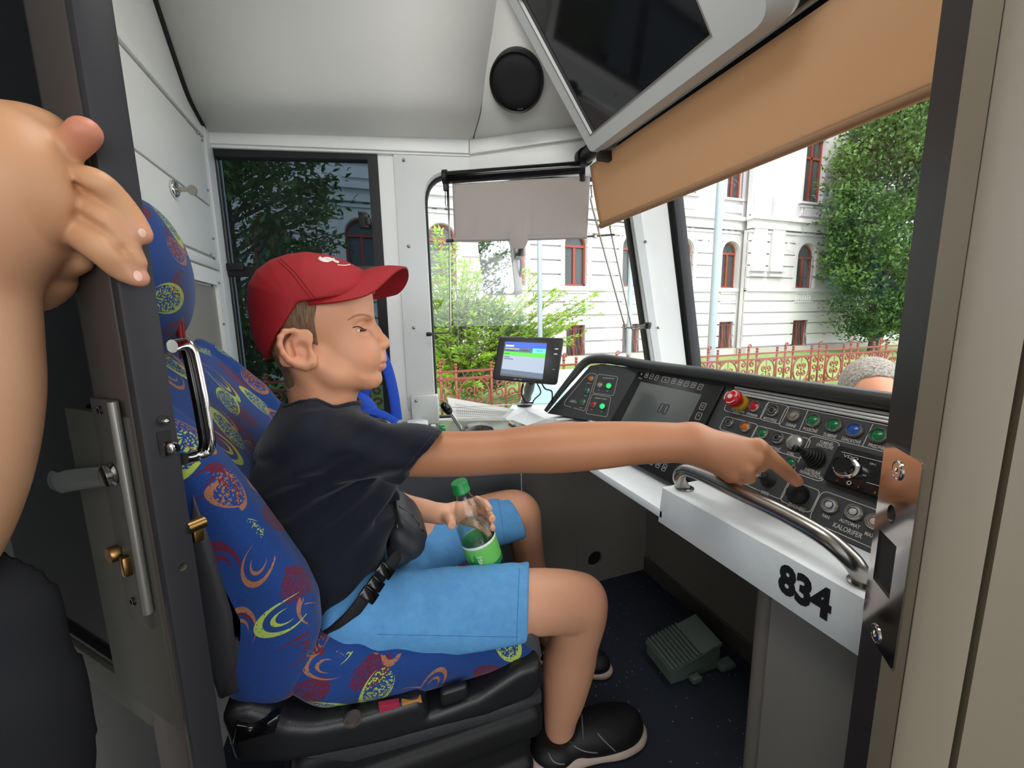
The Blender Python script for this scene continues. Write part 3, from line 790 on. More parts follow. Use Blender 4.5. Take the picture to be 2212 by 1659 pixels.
# ------------------------------------------------------------------ desk, console and cabinets
DZ, LZ, HZ = 0.655, 0.625, 0.668          # side desk, low shelf, raised shelf heights
FX = 0.485                                # front edge of the desk
Nc = Vector((-math.sin(math.radians(60)), 0, math.cos(math.radians(60)))); CP = Vector((0.69, 0, 0.8465))
CU = Vector((0, -1, 0)); CV = Vector((0.807, 0, 0.59)).normalized()
CV = Nc.cross(CU).normalized()
def onC(px, py, off=0.0): return on(px, py, CP+Nc*off, Nc)
def uv(px, py): q = onC(px, py)-CP; return q.dot(CU), q.dot(CV)
def Cp(u, v, off=0.0): return CP+CU*u+CV*v+Nc*off
CM = basis(CU, CV, Nc)
def cm(px, py, off=0.0): m = CM.copy(); m.translation = onC(px, py, off); return m

# footwell
fw_y = 1.205
bm = bmesh.new()
sx = at(1130, 1200, Y=fw_y).x
hole = at(1285, 1207, Y=fw_y); hr = 0.031
holed(bm, [(sx+0.003, fw_y, 0), (0.985, fw_y, 0), (0.985, fw_y, 0.62), (sx+0.003, fw_y, 0.62)], [[(hole.x+hr*math.cos(a), fw_y, hole.z+hr*math.sin(a)) for a in [i*math.pi/14 for i in range(28)]]], (0, 0.012, 0))
fp = thing('footwell_panel', 'dark grey footwell side panel with a round cable hole behind the knees', 'panel')
obj('panel_sheet', bm, M['panelgrey'], fp)
bm = bmesh.new(); box(bm, (hole.x, fw_y+0.02, hole.z), (0.09, 0.004, 0.09)); obj('hole_backing', bm, M['rubber'], fp)
bm = bmesh.new(); hq = [at(*p, Y=fw_y-0.001) for p in ((1247, 1178), (1318, 1158), (1318, 1228), (1250, 1255))]; 
x0_, x1_, z0_, z1_ = hq[0].x, hq[1].x, hq[2].z-0.01, hq[0].z+0.01
ow = [(x0_, fw_y-0.002, z0_), (x1_, fw_y-0.002, z0_), (x1_, fw_y-0.002, z1_), (x0_, fw_y-0.002, z1_)]
holed(bm, ow, [[(hole.x+(hr-0.001)*math.cos(a), fw_y-0.002, hole.z+(hr-0.001)*math.sin(a)) for a in [i*math.pi/14 for i in range(28)]]], (0, 0.002, 0)); obj('hole_cover', bm, M['panelgrey'], fp)
bm = bmesh.new(); box(bm, ((sx-0.003-0.366)/2, fw_y+0.006, 0.31), (sx-0.003+0.366, 0.012, 0.62), bev=0.002)
lp = tag(obj('side_cabinet', bm, mat('blue_grey_cabinet', '#6f7277', 0.5, vary=0.04)), 'blue grey cabinet cabinet front under the side desk behind the water bottle', 'cabinet')
bm = bmesh.new(); box(bm, (0.975, 0.80, 0.28), (0.02, 0.81, 0.60)); obj('front_panel_sheet', bm, M['panelgrey'], None)
fr = C.objects[-1]; fr.name = 'wall_footwell'; struct(fr)
bm = bmesh.new(); box(bm, (0.962, 0.80, 0.03), (0.012, 0.80, 0.06), bev=0.002); bb_ = obj('baseboard_front', bm, mat('dark_skirting', '#4a4743', 0.6)); struct(bb_)
bm = bmesh.new()
for px, py in ((1403, 1203),): bmesh.ops.create_uvsphere(bm, u_segments=8, v_segments=6, radius=0.004, matrix=Matrix.Translation(at(px, py, X=0.965)))
obj('screw', bm, M['darksteel'], fr, True)

# front cabinet under the raised shelf
cab = thing('console_cabinet', 'grey metal cabinet under the white shelf marked 834', 'cabinet')
cy = at(1604, 1500, X=0.515).y
bm = bmesh.new(); box(bm, (0.735, (cy+0.2)/2, 0.298), (0.44, cy-0.2, 0.596), bev=0.02, seg=4); obj('cabinet_body', bm, M['panelgrey'], cab, sharp=50)
sy = at(1650, 1450, X=0.512).y
bm = bmesh.new(); box(bm, (0.512, (sy+0.2)/2-0.002, 0.298), (0.008, sy-0.2-0.004, 0.58), bev=0.002); obj('cabinet_door', bm, mat('cabinet_door_grey', '#7b7975', 0.5, vary=0.05, bump=(800, .1, .0005)), cab, sharp=35)

# shelf / desk
dk = thing('driver_desk', 'pale grey L-shaped desk carrying the console, black number 834 on its front', 'desk')
bm = bmesh.new()
ys = at(1422, 1085, X=FX).y; yl = 1.10
pts = [(FX, ys-0.01, LZ), (FX, yl, LZ), (FX-0.03, 1.165, LZ), (FX-0.1, 1.19, LZ), (-0.34, 1.19, LZ), (-0.34, 1.38, LZ), (0.92, 1.09, LZ), (0.92, ys-0.01, LZ)]
prism(bm, [Vector(p)-Vector((0, 0, 0.018)) for p in pts], (0, 0, 0.018), 0.003)
pts = [(0.10, 1.195, LZ), (-0.34, 1.195, LZ), (-0.34, 1.385, LZ), (0.80, 1.113, LZ), (0.62, 1.10, LZ), (0.40, 1.185, LZ)]
prism(bm, [Vector(p) for p in pts], (0, 0, DZ-LZ), 0.003)
obj('side_desktop', bm, M['deskgrey'], dk, sharp=35)
bm = bmesh.new()
zf = at(1640, 1248, X=FX).z
pts = [(FX, ys, LZ-0.018), (FX, -0.3, LZ-0.018), (FX, -0.3, HZ), (FX, ys-0.004, HZ)]
prism(bm, [(FX, ys, 0.598), (FX, 0.2, 0.598), (FX, 0.2, HZ), (FX, ys-0.008, HZ)], (0.30, 0, 0), 0.003)
obj('raised_shelf', bm, M['deskgrey'], dk, sharp=35)
# number 834
bm = bmesh.new()
nA, nB = at(1672, 1240, X=FX), at(1800, 1318, X=FX)
mt = basis((0, -1, 0), (0, 0, 1), (-1, 0, 0), at(1736, 1279, X=FX)+Vector((-0.0005, 0, 0)))
nw = abs(nA.y-nB.y)
text_into(bm, '834', 0.056, mt @ Matrix.Diagonal((nw/0.098*1.0, 0.92, 1, 1)), 0.0002, bold=0.0028)
obj('number_lettering', bm, M['black'], dk)

# side desk inlay, lever, papers
bm = bmesh.new(); q = [at(*p, Z=DZ+0.001) for p in ((868, 912), (1120, 909), (1166, 926), (1150, 948), (868, 948))]
prism(bm, round_poly(q, 0.01, 3), (0, 0, 0.002)); 
k = NT('green_grey_glass_plate'); k.b.inputs['Base Color'].default_value = srgb('#59624f')+(1,); k.b.inputs['Roughness'].default_value = 0.15
obj('glass_plate', bm, k.m, dk)
cl_ = thing('control_lever', 'chrome drive control lever with black knob on the side desk', 'lever')
cdl = at(1030, 929, Z=DZ+0.003)
mt = Matrix.Translation(cdl+Vector((0, 0.0, 0))) 
bm = bmesh.new(); m2 = basis((1, 0, 0), (0, 0, 1), (0, -1, 0), cdl)
# half-round quadrant
prism(bm, [m2 @ Vector((0.045*math.cos(a), 0.022*math.sin(a), -0.02)) for a in [i*math.pi/16 for i in range(17)]], (0, -0.045, 0), 0.003)
obj('lever_quadrant', bm, M['darksteel'], cl_, sharp=35)
bm = bmesh.new(); bmesh.ops.create_cone(bm, segments=16, radius1=0.0045, radius2=0.0045, depth=0.003, cap_ends=True, matrix=basis((1, 0, 0), (0, 0, 1), (0, -1, 0), cdl+Vector((0.004, -0.024, 0.012)))); obj('quadrant_screw', bm, M['brass'], cl_, sharp=35)
l0, l1, l2 = at(1000, 932, Y=cdl.y-0.0), at(973, 893, Y=cdl.y), at(960, 876, Y=cdl.y)
bm = bmesh.new(); tube(bm, [l0, l1], 0.0055, 14); obj('lever_shaft', bm, M['chrome'], cl_, sharp=40)
bm = bmesh.new(); tube(bm, smooth_path([l1, l1.lerp(l2, .4), l2, l2+(l2-l1)*0.35], 4), [0.007, .0085, .0105, .0115, .012, .0125, .0125, .012, .012, .0115, .010, .008, .004], 16); obj('lever_knob', bm, M['blackgloss'], cl_, True)
bm = bmesh.new(); mt = frame_of((0.2, -1, 0.1)).to_4x4(); mt.translation = l1.lerp(l2, 0.3)+Vector((0.001, -0.009, 0)); lathe(bm, [(0, 0.004), (0.004, 0.004), (0.006, 0.002), (0.006, -0.004)], mt, 14); obj('knob_button', bm, M['rubber'], cl_, True)
for i, (px, py, w_, c_, lab) in enumerate([(936, 920, 0.014, '#e8e8e4', 'small white slide button on the side desk plate'), (954, 920, 0.016, '#2fae63', 'small green slide button on the side desk plate'), (958, 926, 0.01, '#2fae63', None), (915, 923, 0.01, '#3aa765', None)]):
    bm = bmesh.new(); box(bm, at(px, py, Z=DZ+0.006), (w_, 0.012, 0.008), bev=0.002)
    nm = ['white_button', 'green_button', 'indicator_lens', 'indicator_lens'][i]
    obj(nm, bm, mat('desk_button_%d' % i, c_, 0.4), dk, sharp=35)
bm = bmesh.new(); w0 = [at(*p, Z=DZ+0.012) for p in ((880, 915), (905, 909), (925, 914), (925, 922), (880, 922))]
prism(bm, round_poly(w0, 0.008, 4), (0, 0, 0.01), 0.003); obj('desk_pad', bm, M['deskgrey'], dk, sharp=40)
# monitor platform (wedge) and paper sheet
wz = DZ+0.028
wpts = [at(1088, 905, Z=DZ), at(1118, 874, Z=wz), at(1150, 884, Z=wz)]
bm = bmesh.new()
topq = [at(1120, 872, Z=wz), at(1205, 876, Z=wz), at(1238, 906, Z=wz), at(1150, 884, Z=wz)]
A_ = at(1150, 886, Z=wz); B_ = at(1100, 876, Z=wz)
tp = [at(*p, Z=wz) for p in ((1108, 873), (1235, 880), (1275, 914), (1180, 905), (1142, 888))]
bt_ = [at(1086, 903, Z=DZ), at(1235, 885, Z=DZ), at(1300, 925, Z=DZ), at(1166, 925, Z=DZ), at(1132, 921, Z=DZ)]
vt = [bm.verts.new(p) for p in tp]; vb = [bm.verts.new(p) for p in bt_]
bm.faces.new(vt); bm.faces.new(vb[::-1])
for i in range(5): bm.faces.new((vt[i], vb[i], vb[(i+1) % 5], vt[(i+1) % 5]))
obj('monitor_platform', bm, M['deskgrey'], dk)
bm = bmesh.new(); box(bm, at(1218, 905, Z=wz+0.006), (0.05, 0.022, 0.002), Matrix.Identity(4)); 
tag(obj('paper_card', bm, mat('white_paper', '#f1f1ec', 0.7)), 'small white card lying on the desk beside the console corner', 'card')
ppn = Vector((-0.1, -0.75, 0.62)).normalized(); pp0 = at(1040, 905, Z=DZ+0.003)
pc_ = [on(*p, pp0, ppn) for p in ((966, 858), (1112, 884), (1090, 904), (975, 903))]
bm = bmesh.new(); prism(bm, pc_, -ppn*0.001); pp = tag(empty('log_sheet'), 'white paper form with a printed grid leaning against the corner window sill', 'paper')
obj('paper_sheet', bm, mat('white_paper', '#f1f1ec', 0.7), pp)
bm = bmesh.new()
g = [on(*p, pp0+ppn*0.0006, ppn) for p in ((985, 873), (1095, 890), (1082, 902), (988, 899))]
for i in range(25): a, b = g[0].lerp(g[1], i/24), g[3].lerp(g[2], i/24); ring_line(bm, [a, b], ppn, 0.0005, 0.0002, closed=False)
for i in range(5): a, b = g[0].lerp(g[3], i/4), g[1].lerp(g[2], i/4); ring_line(bm, [a, b], ppn, 0.0006, 0.0002, closed=False)
obj('printed_grid', bm, mat('print_grey', '#5d6064', 0.8), pp)
bm = bmesh.new(); a, b = at(1100, 912, Z=DZ+0.007), at(1116, 922, Z=DZ+0.007); tube(bm, [a, a.lerp(b, .7)], 0.004, 10, mi=0); tube(bm, [a.lerp(b, .7), b], [0.0042, 0.0025], 10, mi=1)
tag(obj('pen', bm, [mat('pale_wood_barrel', '#c8b48c', 0.5), mat('blue_tip', '#4a5fa5', 0.4)], sharp=40), 'short pale wooden pen lying on desk before the monitor platform', 'pen')

# display terminal on its arm
tn = Vector((-0.30, -0.93, 0.16)).normalized(); t0 = at(1145, 775, Y=1.03)
def onT(px, py, off=0.0): return on(px, py, t0+tn*off, tn)
tm = thing('display_terminal', 'black driver terminal with lit colour screen on a ball arm above the desk', 'display')
fo = [onT(*p) for p in ((1079, 725), (1219, 730), (1204, 832), (1063, 820))]
bm = bmesh.new(); prism(bm, round_poly(fo, 0.01, 5), -tn*0.035, 0.004); obj('terminal_case', bm, mat('terminal_black', '#1b1b1d', 0.35), tm, sharp=35)
bm = bmesh.new(); sc_ = [onT(*p, 0.0008) for p in ((1090, 737), (1182, 740), (1172, 820), (1080, 811))]; prism(bm, round_poly([p for p in sc_], 0.003, 3), -tn*0.002); obj('screen_surround', bm, M['blackgloss'], tm)
s4 = [onT(*p, 0.0014) for p in ((1092, 738), (1181, 742), (1172, 818), (1082, 806))]
def T2(u, v, off=0.0006): a = s4[0].lerp(s4[1], u); b = s4[3].lerp(s4[2], u); return a.lerp(b, v)+tn*off
def tile(bm, u0, v0, u1, v1, off, mi): prism(bm, [T2(u0, v0, off), T2(u1, v0, off), T2(u1, v1, off), T2(u0, v1, off)], -tn*0.0004, mi=mi)
lit = [mat('screen_light_grey', '#8f9aa8', 0.3, emit='#93a1b4', es=0.55), mat('screen_blue', '#2f55b5', 0.3, emit='#2a50c0', es=0.55), mat('screen_green', '#4fc02f', 0.3, emit='#46c02a', es=0.5),
       mat('screen_teal', '#5fc3cf', 0.3, emit='#57c0cf', es=0.5), mat('screen_dark_text', '#26303f', 0.3), mat('screen_slate', '#56657a', 0.3, emit='#4c5d76', es=0.4), mat('screen_pale', '#c5ccd6', 0.3, emit='#c0c8d6', es=0.4)]
bm = bmesh.new()
tile(bm, 0, 0, 1, 1, 0.0004, 0); tile(bm, 0, 0, 1, 0.17, 0.0007, 1); tile(bm, 0.0, 0.17, 0.68, 0.30, 0.0007, 5); tile(bm, 0.68, 0.16, 1, 0.29, 0.001, 3)
tile(bm, 0, 0.30, 1, 0.42, 0.0007, 2); tile(bm, 0, 0.86, 1, 1, 0.0007, 5); tile(bm, 0.02, 0.09, 0.22, 0.15, 0.001, 6); tile(bm, 0.02, 0.2, 0.35, 0.22, 0.001, 6)
for (u0, v0, u1) in ((0.03, 0.06, 0.2), (0.4, 0.23, 0.6), (0.03, 0.25, 0.25), (0.02, 0.36, 0.14), (0.02, 0.46, 0.16), (0.02, 0.52, 0.24)): tile(bm, u0, v0, u1, v0+0.02, 0.0012, 4)
c_ = T2(0.05, 0.92, 0.001)
ux = (s4[1]-s4[0]).normalized(); uy = tn.cross(ux)
mt = basis(ux, uy, tn, T2(0.845, 0.225, 0.0014)); text_into(bm, '10:01:42', 0.0052, mt, 0.0001, mi=4)
obj('terminal_screen', bm, lit, tm)
for px, py in ((1202, 754), (1200, 765)): bm = bmesh.new(); box(bm, (0, 0, 0), (0.010, 0.004, 0.003), basis(ux, uy, tn, onT(px, py, 0.001)), 0.001); obj('terminal_key', bm, M['caption'], tm)
bm = bmesh.new()
text_into(bm, 'BAFTER', 0.003, basis(ux, uy, tn, onT(1137, 730, 0.0006)), 0.0001) if False else None
for px, py, w_ in ((1196, 798, 0.006), (1113, 819, 0.008), (1124, 820, 0.008), (1137, 729, 0.01)): box(bm, (0, 0, 0), (w_, 0.0012, 0.0004), basis(ux, uy, tn, onT(px, py, 0.0004)))
obj('terminal_lettering', bm, M['caption'], tm)
bm = bmesh.new()
ba = at(1133, 877, Z=wz); b1_ = onT(1148, 822, -0.03)
mt = Matrix.Translation(ba); lathe(bm, [(0, 0.002), (0.026, 0.002), (0.026, 0.008), (0.012, 0.012), (0.012, 0.02), (0, 0.022)], mt, 24)
tube(bm, [ba+Vector((0, 0, 0.015)), ba.lerp(b1_, 0.35), ba.lerp(b1_, 0.5), ba.lerp(b1_, 0.7), b1_], [0.010, 0.015, 0.012, 0.015, 0.012], 14, flat=(tn, 0.8))
obj('ball_arm', bm, M['black'], tm, sharp=40)
bm = bmesh.new()
tube(bm, smooth_path([onT(1130, 830, -0.02), at(1127, 850, Y=1.03), at(1135, 868, Y=1.04), at(1150, 870, Y=1.04)], 6), 0.0022, 6)
tube(bm, smooth_path([onT(1160, 828, -0.02), at(1168, 848, Y=1.03), at(1155, 862, Y=1.03), at(1150, 872, Y=1.04)], 6), 0.0018, 6)
tube(bm, smooth_path([onT(1170, 828, -0.02), at(1178, 840, Y=1.05), at(1192, 846, Y=1.06), at(1192, 870, Y=1.06)], 6), 0.0022, 6)
obj('cable', bm, M['rubber'], tm, True)

# ------------------------------------------------------------------ console
con = thing('control_console', 'sloping charcoal tram control console with rows of round push buttons', 'control panel')
conm = M['console']
# body: main slope
uR, vR = uv(1950, 1230)
BY = 0.20
mt_top = 0.0
main_top = Vector((0.79, 0, 0.8255))
bx = 0.595
vb_ = uv(1877, 1191)[1]; 
yw = onC(1395, 797).y
bm = bmesh.new()
prof_c = [Cp(0, 0.0), Cp(0, vb_), Cp(0, vb_)+Vector((0.0, 0, -0.02)), Vector((0.86, 0, 0.632)), Vector((0.80, 0, 0.79))]
prism(bm, [Vector((p.x, yw-0.006, p.z)) for p in prof_c], (0, BY-yw, 0))
obj('console_body', bm, conm, con)
# left wing, turned towards the driver
wT, wB = onC(1395, 797), onC(1327, 917)
wdv = Vector((-0.52, 0.85, 0.0)).normalized(); wN = (wT-wB).cross(wdv).normalized()
if wN.dot(ray(1290, 840)) > 0: wN = -wN
def onG(px, py, off=0.0): return on(px, py, wT+wN*off, wN)
bm = bmesh.new()
wing = [wT, onG(1300, 786), onG(1275, 790), onG(1240, 830), onG(1182, 893), wB]
prism(bm, wing, Vector((0.10, 0.02, -0.02)))
obj('console_wing', bm, conm, con)
gx = (onG(1320, 845)-onG(1250, 835)); gx = (gx-wN*gx.dot(wN)); gx = Vector((-wdv.x, -wdv.y, 0)).normalized(); gx = (gx-wN*gx.dot(wN)).normalized(); gy = wN.cross(gx).normalized()
def gm(px, py, off=0.0): return basis(gx, gy, wN, onG(px, py, off))
# padded rim
rimp = [onG(1180, 889), onG(1208, 852), onG(1240, 812), onG(1268, 782), onG(1300, 776), onG(1345, 781)]
zr = 0.850
r1 = at(1407, 789, Z=zr); r2 = at(1488, 802, Z=zr)
rx = r2.x
rimp = [p+wN*0.004 for p in rimp]+[Vector((r2.x-0.004, r1.y-0.02, zr)), Vector((rx, r2.y, zr)), Vector((rx, 0.6, zr)), Vector((rx, 0.4, zr)), Vector((rx, 0.2, zr))]
sp2 = smooth_path(rimp, 6); nn = len(sp2)
bm = bmesh.new(); tube(bm, sp2, [0.006+0.009*min(1, i/24) for i in range(nn)], 16, flat=((0.5, 0, 0.85), 0.85))
obj('padded_rim', bm, M['consolerim'], con, sharp=60)
# aluminium strip
bm = bmesh.new(); a, b = onC(1592, 836, 0.004), onC(1915, 907, 0.004)
v0 = (uv(1592, 836)[1]+uv(1915, 900)[1])/2; u0 = uv(1592, 836)[0]
for j, (dv, th) in enumerate(((0.0, 0.006), (-0.006, 0.005), (-0.011, 0.004))):
    box(bm, ((u0-0.205)/2, v0+dv, th/2), (-0.205-u0, 0.0045, th), CM.copy() @ Matrix.Identity(4) if False else basis(CU, CV, Nc, CP), 0.001)
obj('aluminium_strip', bm, mat('ridged_aluminium', '#c9cbcb', 0.35, metal=0.35), con, sharp=35)

RING = mat('satin_ring', '#b5b4ae', 0.28, metal=0.85)
LENS = {n: mat('lens_'+n, c, 0.22, emit=e, es=s) for n, c, e, s in (('green', '#0d6a3c', '#0d6a3c', 0.06), ('blue', '#1f4fa0', '#1f4fa0', 0.06), ('red', '#b3172a', '#b3172a', 0.05), ('orange', '#b8681c', '#b8681c', 0.05),
        ('black', '#20262a', '#000000', 0), ('grey', '#9a958c', '#000000', 0), ('white', '#c9c7c0', '#000000', 0), ('lit', '#15d060', '#15e060', 1.2))}
def button(mtx, r, lens, par=con, ring=True, inner=None, name='push_button', deep=0.006):
    bm = bmesh.new(); lathe(bm, [(r, -0.001), (r, 0.002), (r*0.93, deep*0.8), (r*0.80, deep), (r*0.74, deep*0.75), (r*0.70, deep*0.3), (0, deep*0.3)], mtx, 28)
    b = obj(name, bm, RING if ring else M['black'], par, sharp=50)
    bm = bmesh.new(); lathe(bm, [(r*0.68, deep*0.3), (r*0.68, deep*0.55), (r*0.5, deep*0.8), (0, deep*0.9)], mtx, 24); obj('button_lens', bm, LENS[lens], b, sharp=50)
    if inner:
        bm = bmesh.new(); lathe(bm, [(r*0.52, deep*0.80), (r*0.52, deep*0.98), (r*0.42, deep*1.0), (r*0.42, deep*0.8)], mtx, 24); obj('lens_ring', bm, mat('lens_ring_'+inner, inner, 0.4), b)
    return b
lam = {'red': 'red', 'green': 'green', 'blue': 'blue'}
def lab(b, s): b['label'] = s
RB = (onC(1758, 908)-onC(1776, 908)).length*1.0
R1 = 0.0112
for (px, py, lens, inner, s, sc) in ((1631, 879, 'red', None, 'red push button', 1), (1671, 888, 'black', '#7e807d', None, 1), (1716, 898, 'grey', '#8a6a4e', 'grey push button with brown ring', 1), (1758, 909, 'green', None, 'green push button', 1.05),
        (1803, 919, 'green', None, 'green push button', 1.05), (1847, 930, 'blue', None, 'blue push button', 1.05), (1899, 942, 'green', None, 'green push button', 1.05), (1577, 913, 'black', '#7e807d', None, 0.85), (1612, 923, 'orange', None, 'orange push button', 0.95),
        (1649, 937, 'green', None, 'green push button', 0.95), (1682, 947, 'black', '#7e807d', None, 0.95), (1794, 1092, 'white', '#2b3c78', 'white push button with blue ring', 1.05), (1846, 1107, 'white', '#1d4a3c', 'white push button with green ring', 1.05), (1892, 1128, 'white', '#8a5a3a', 'white push button with brown ring', 1.05), (1577, 1003, 'green', None, None, 0.9), (1711, 1000, 'green', None, None, 0.8)):
    b = button(cm(px, py), R1*sc, lens, inner=inner)
    if s: lab(b, s)
bm = bmesh.new(); lathe(bm, [(0.0135, -0.001), (0.0135, 0.004), (0.012, 0.006), (0.006, 0.0065), (0, 0.007)], cm(1719, 957), 28); b = obj('selector_knob', bm, RING, con, sharp=50)
for (px, py, lens, r) in ((1277, 818, 'orange', .0078), (1296, 832, 'grey', .0078), (1316, 834, 'lit', .0078), (1268, 844, 'green', .0078), (1259, 869, 'green', .0078), (1282, 874, 'red', .0078), (1302, 878, 'lit', .0078)):
    b = button(gm(px, py), r*1.15, lens, deep=0.005)
    if lens == 'lit': lab(b, 'lit green push button')
# emergency stop
es = cm(1601, 872)
bm = bmesh.new(); lathe(bm, [(0.0155, 0), (0.0155, 0.007), (0.013, 0.010), (0, 0.010)], es, 28); eb = obj('emergency_stop', bm, mat('safety_yellow', '#c79a22', 0.4), con, sharp=50); lab(eb, 'red mushroom emergency stop with yellow collar')
bm = bmesh.new(); lathe(bm, [(0.009, 0.01), (0.009, 0.016), (0.0155, 0.019), (0.0165, 0.024), (0.0155, 0.029), (0.011, 0.0325), (0, 0.034)], es, 32); obj('mushroom_cap', bm, mat('signal_red', '#c2161f', 0.25), eb, True)
bm = bmesh.new()
for a0_ in (0.3, 2.4, 4.5): ring_line(bm, [es @ Vector((0.0125*math.cos(a0_+t*0.14), 0.0125*math.sin(a0_+t*0.14), 0.0322)) for t in range(11)], Nc, 0.0016, 0.0006, closed=False)
lathe(bm, [(0.0045, 0.0330), (0.0045, 0.0345), (0, 0.0348)], es, 16)
obj('arrow_marks', bm, mat('white_mark', '#e6dcd8', 0.5), eb)
# joystick with bellows
def bellows(px, py, tipx, tipy, lift, name, shaft_m, s_, r=0.019):
    c = onC(px, py); tip = onC(tipx, tipy, lift); ax = (tip-c).normalized(); ax = (ax+Nc*0.6).normalized()
    bm = bmesh.new(); n = 6; pts = []; rs = []
    for i in range(n):
        t = i/n; rr = r*(1-0.62*t)
        for q, f in ((0, .86), (.25, 1.0), (.55, 1.0), (.8, .84)):
            tt = (i+q)/n; pts.append(c+(tip-c)*(tt*0.5)+Nc*(tt*0.004)); rs.append(rr*f)
    tube(bm, pts, rs, 22); b = obj(name, bm, M['rubber'], con, sharp=60); lab(b, s_)
    bm = bmesh.new(); m = pts[-1]; tube(bm, [m-(tip-c)*0.1, m.lerp(tip, 0.75)], 0.0035, 12); obj('lever_shaft', bm, shaft_m, b, sharp=40)
    bm = bmesh.new(); tube(bm, smooth_path([m.lerp(tip, 0.6), m.lerp(tip, .8), tip, tip+(tip-m)*0.08], 3), [0.0036, .0046, .0052, .0058, .006, .0062, .0062, .006, .0055, 0.003][:10], 14); obj('lever_knob', bm, M['blackgloss'] if 'knob' in s_ else shaft_m, b, True)
    return b
bellows(1762, 990, 1716, 968, 0.032, 'joystick', M['blackgloss'], 'black joystick with ribbed boot and glossy knob', 0.0165)
bellows(1660, 1037, 1636, 1022, 0.030, 'toggle_lever', M['chrome'], 'chrome toggle lever with black ribbed boot', 0.0125)
# bell push
zb = cm(1725, 1068)
bm = bmesh.new(); lathe(bm, [(0.0155, -0.001), (0.0155, 0.003), (0.0140, 0.009), (0.010, 0.0125), (0.005, 0.0140), (0, 0.0143)], zb, 36); bq = obj('bell_push', bm, M['rubber'], con, sharp=60); lab(bq, 'black rubber dome bell push under the finger')
# radio
ra_ = [onC(*p, 0.001) for p in ((1820, 966), (1784, 1040))]
u0_, v0_ = uv(1820, 968)[0], uv(1820, 968)[1]; u1_ = u0_+0.178; v1_ = uv(1784, 1040)[1]
u0_ = (uv(1820, 968)[0]+uv(1784, 1040)[0])/2
bm = bmesh.new(); prism(bm, round_poly([Cp(u0_, v1_, 0), Cp(u1_, v1_, 0), Cp(u1_, v0_, 0), Cp(u0_, v0_, 0)], 0.004, 4), Nc*0.012, 0.002); rd_ = obj('car_radio', bm, mat('radio_black', '#101012', 0.2), con, sharp=35)
bm = bmesh.new(); mk = cm(1830, 1012, 0.012); lathe(bm, [(0.0155, 0), (0.0155, 0.003), (0.0128, 0.004), (0.0122, 0.014), (0.0118, 0.0155)], mk, 32); obj('volume_knob_ring', bm, M['chrome'], rd_, sharp=40)
bm = bmesh.new(); lathe(bm, [(0.0118, 0.0150), (0.0105, 0.0135), (0, 0.0135)], mk, 32); obj('volume_knob', bm, M['blackgloss'], rd_, sharp=40)
bm = bmesh.new()
def cap(s, px, py, size, off=0.0005, sx=0.74, bold=0.0): text_into(bm, s, size*0.95, cm(px, py, off) @ Matrix.Diagonal((sx, 1, 1, 1)), 0.00012, bold=bold)
cap('VDO', 1838, 988, 0.0062, 0.0135, 1.5); cap('SRC', 1886, 1003, 0.0038, 0.0135, 1.3); cap('1', 1808, 1038, 0.004, 0.0135); cap('1', 1854, 1052, 0.004, 0.0135); cap('2', 1890, 1064, 0.004, 0.0135); cap('O/N', 1867, 1027, 0.0034, 0.0135); cap('RST', 1813, 997, 0.0026, 0.0135)
lathe(bm, [(0.003, 0), (0.003, 0.0003), (0.0018, 0.0003), (0.0018, 0)], cm(1834, 1043, 0.0135), 14)
a, b = onC(1822, 981, 0.0135), onC(1905, 1003, 0.0135); ring_line(bm, [onC(1818, 976, .0135), Cp(uv(1818, 976)[0]+0.14, uv(1818, 976)[1], .0125)], Nc, 0.0008, 0.0002, closed=False)
ring_line(bm, [onC(1872, 1042, .0135), Cp(uv(1872, 1042)[0]+0.06, uv(1872, 1042)[1], .0135)], Nc, 0.0008, 0.0002, closed=False)
obj('radio_lettering', bm, M['caption'], rd_)
# captions and outlines
bm = bmesh.new()
def outline(tl, brp, r=0.007):
    (a, d), (c, b) = uv(*tl), uv(*brp)
    ring_line(bm, round_poly([Cp(a, d, .0004), Cp(c, d, .0004), Cp(c, b, .0004), Cp(a, b, .0004)], r, 4), Nc, 0.0011, 0.0003)
for tl_, br_ in (((1582, 848), (1643, 906)), ((1659, 868), (1687, 917)), ((1567, 899), (1624, 948)), ((1636, 919), (1733, 992)), ((1640, 992), (1688, 1080)), ((1706, 1036), (1750, 1109)), ((1572, 985), (1617, 1050)), ((1752, 941), (1776, 1042))):
    outline(tl_, br_)
(a, d), (c, b) = uv(1701, 877), uv(1731, 932); ring_line(bm, round_poly([Cp(a, d, .0004), Cp(-.205, d, .0004), Cp(-.205, b, .0004), Cp(a, b, .0004)], .008, 4), Nc, 0.0011, 0.0003)
(a, d), (c, b) = uv(1777, 1059), uv(1877, 1181); ring_line(bm, round_poly([Cp(a, d, .0004), Cp(-.205, d, .0004), Cp(-.205, b, .0004), Cp(a, b, .0004)], .010, 4), Nc, 0.0011, 0.0003)
for p, q in (((1746, 886), (1727, 929)), ((1886, 916), (1863, 964))): ring_line(bm, [onC(*p, .0004), onC(*q, .0004)], Nc, 0.0011, 0.0003, closed=False)
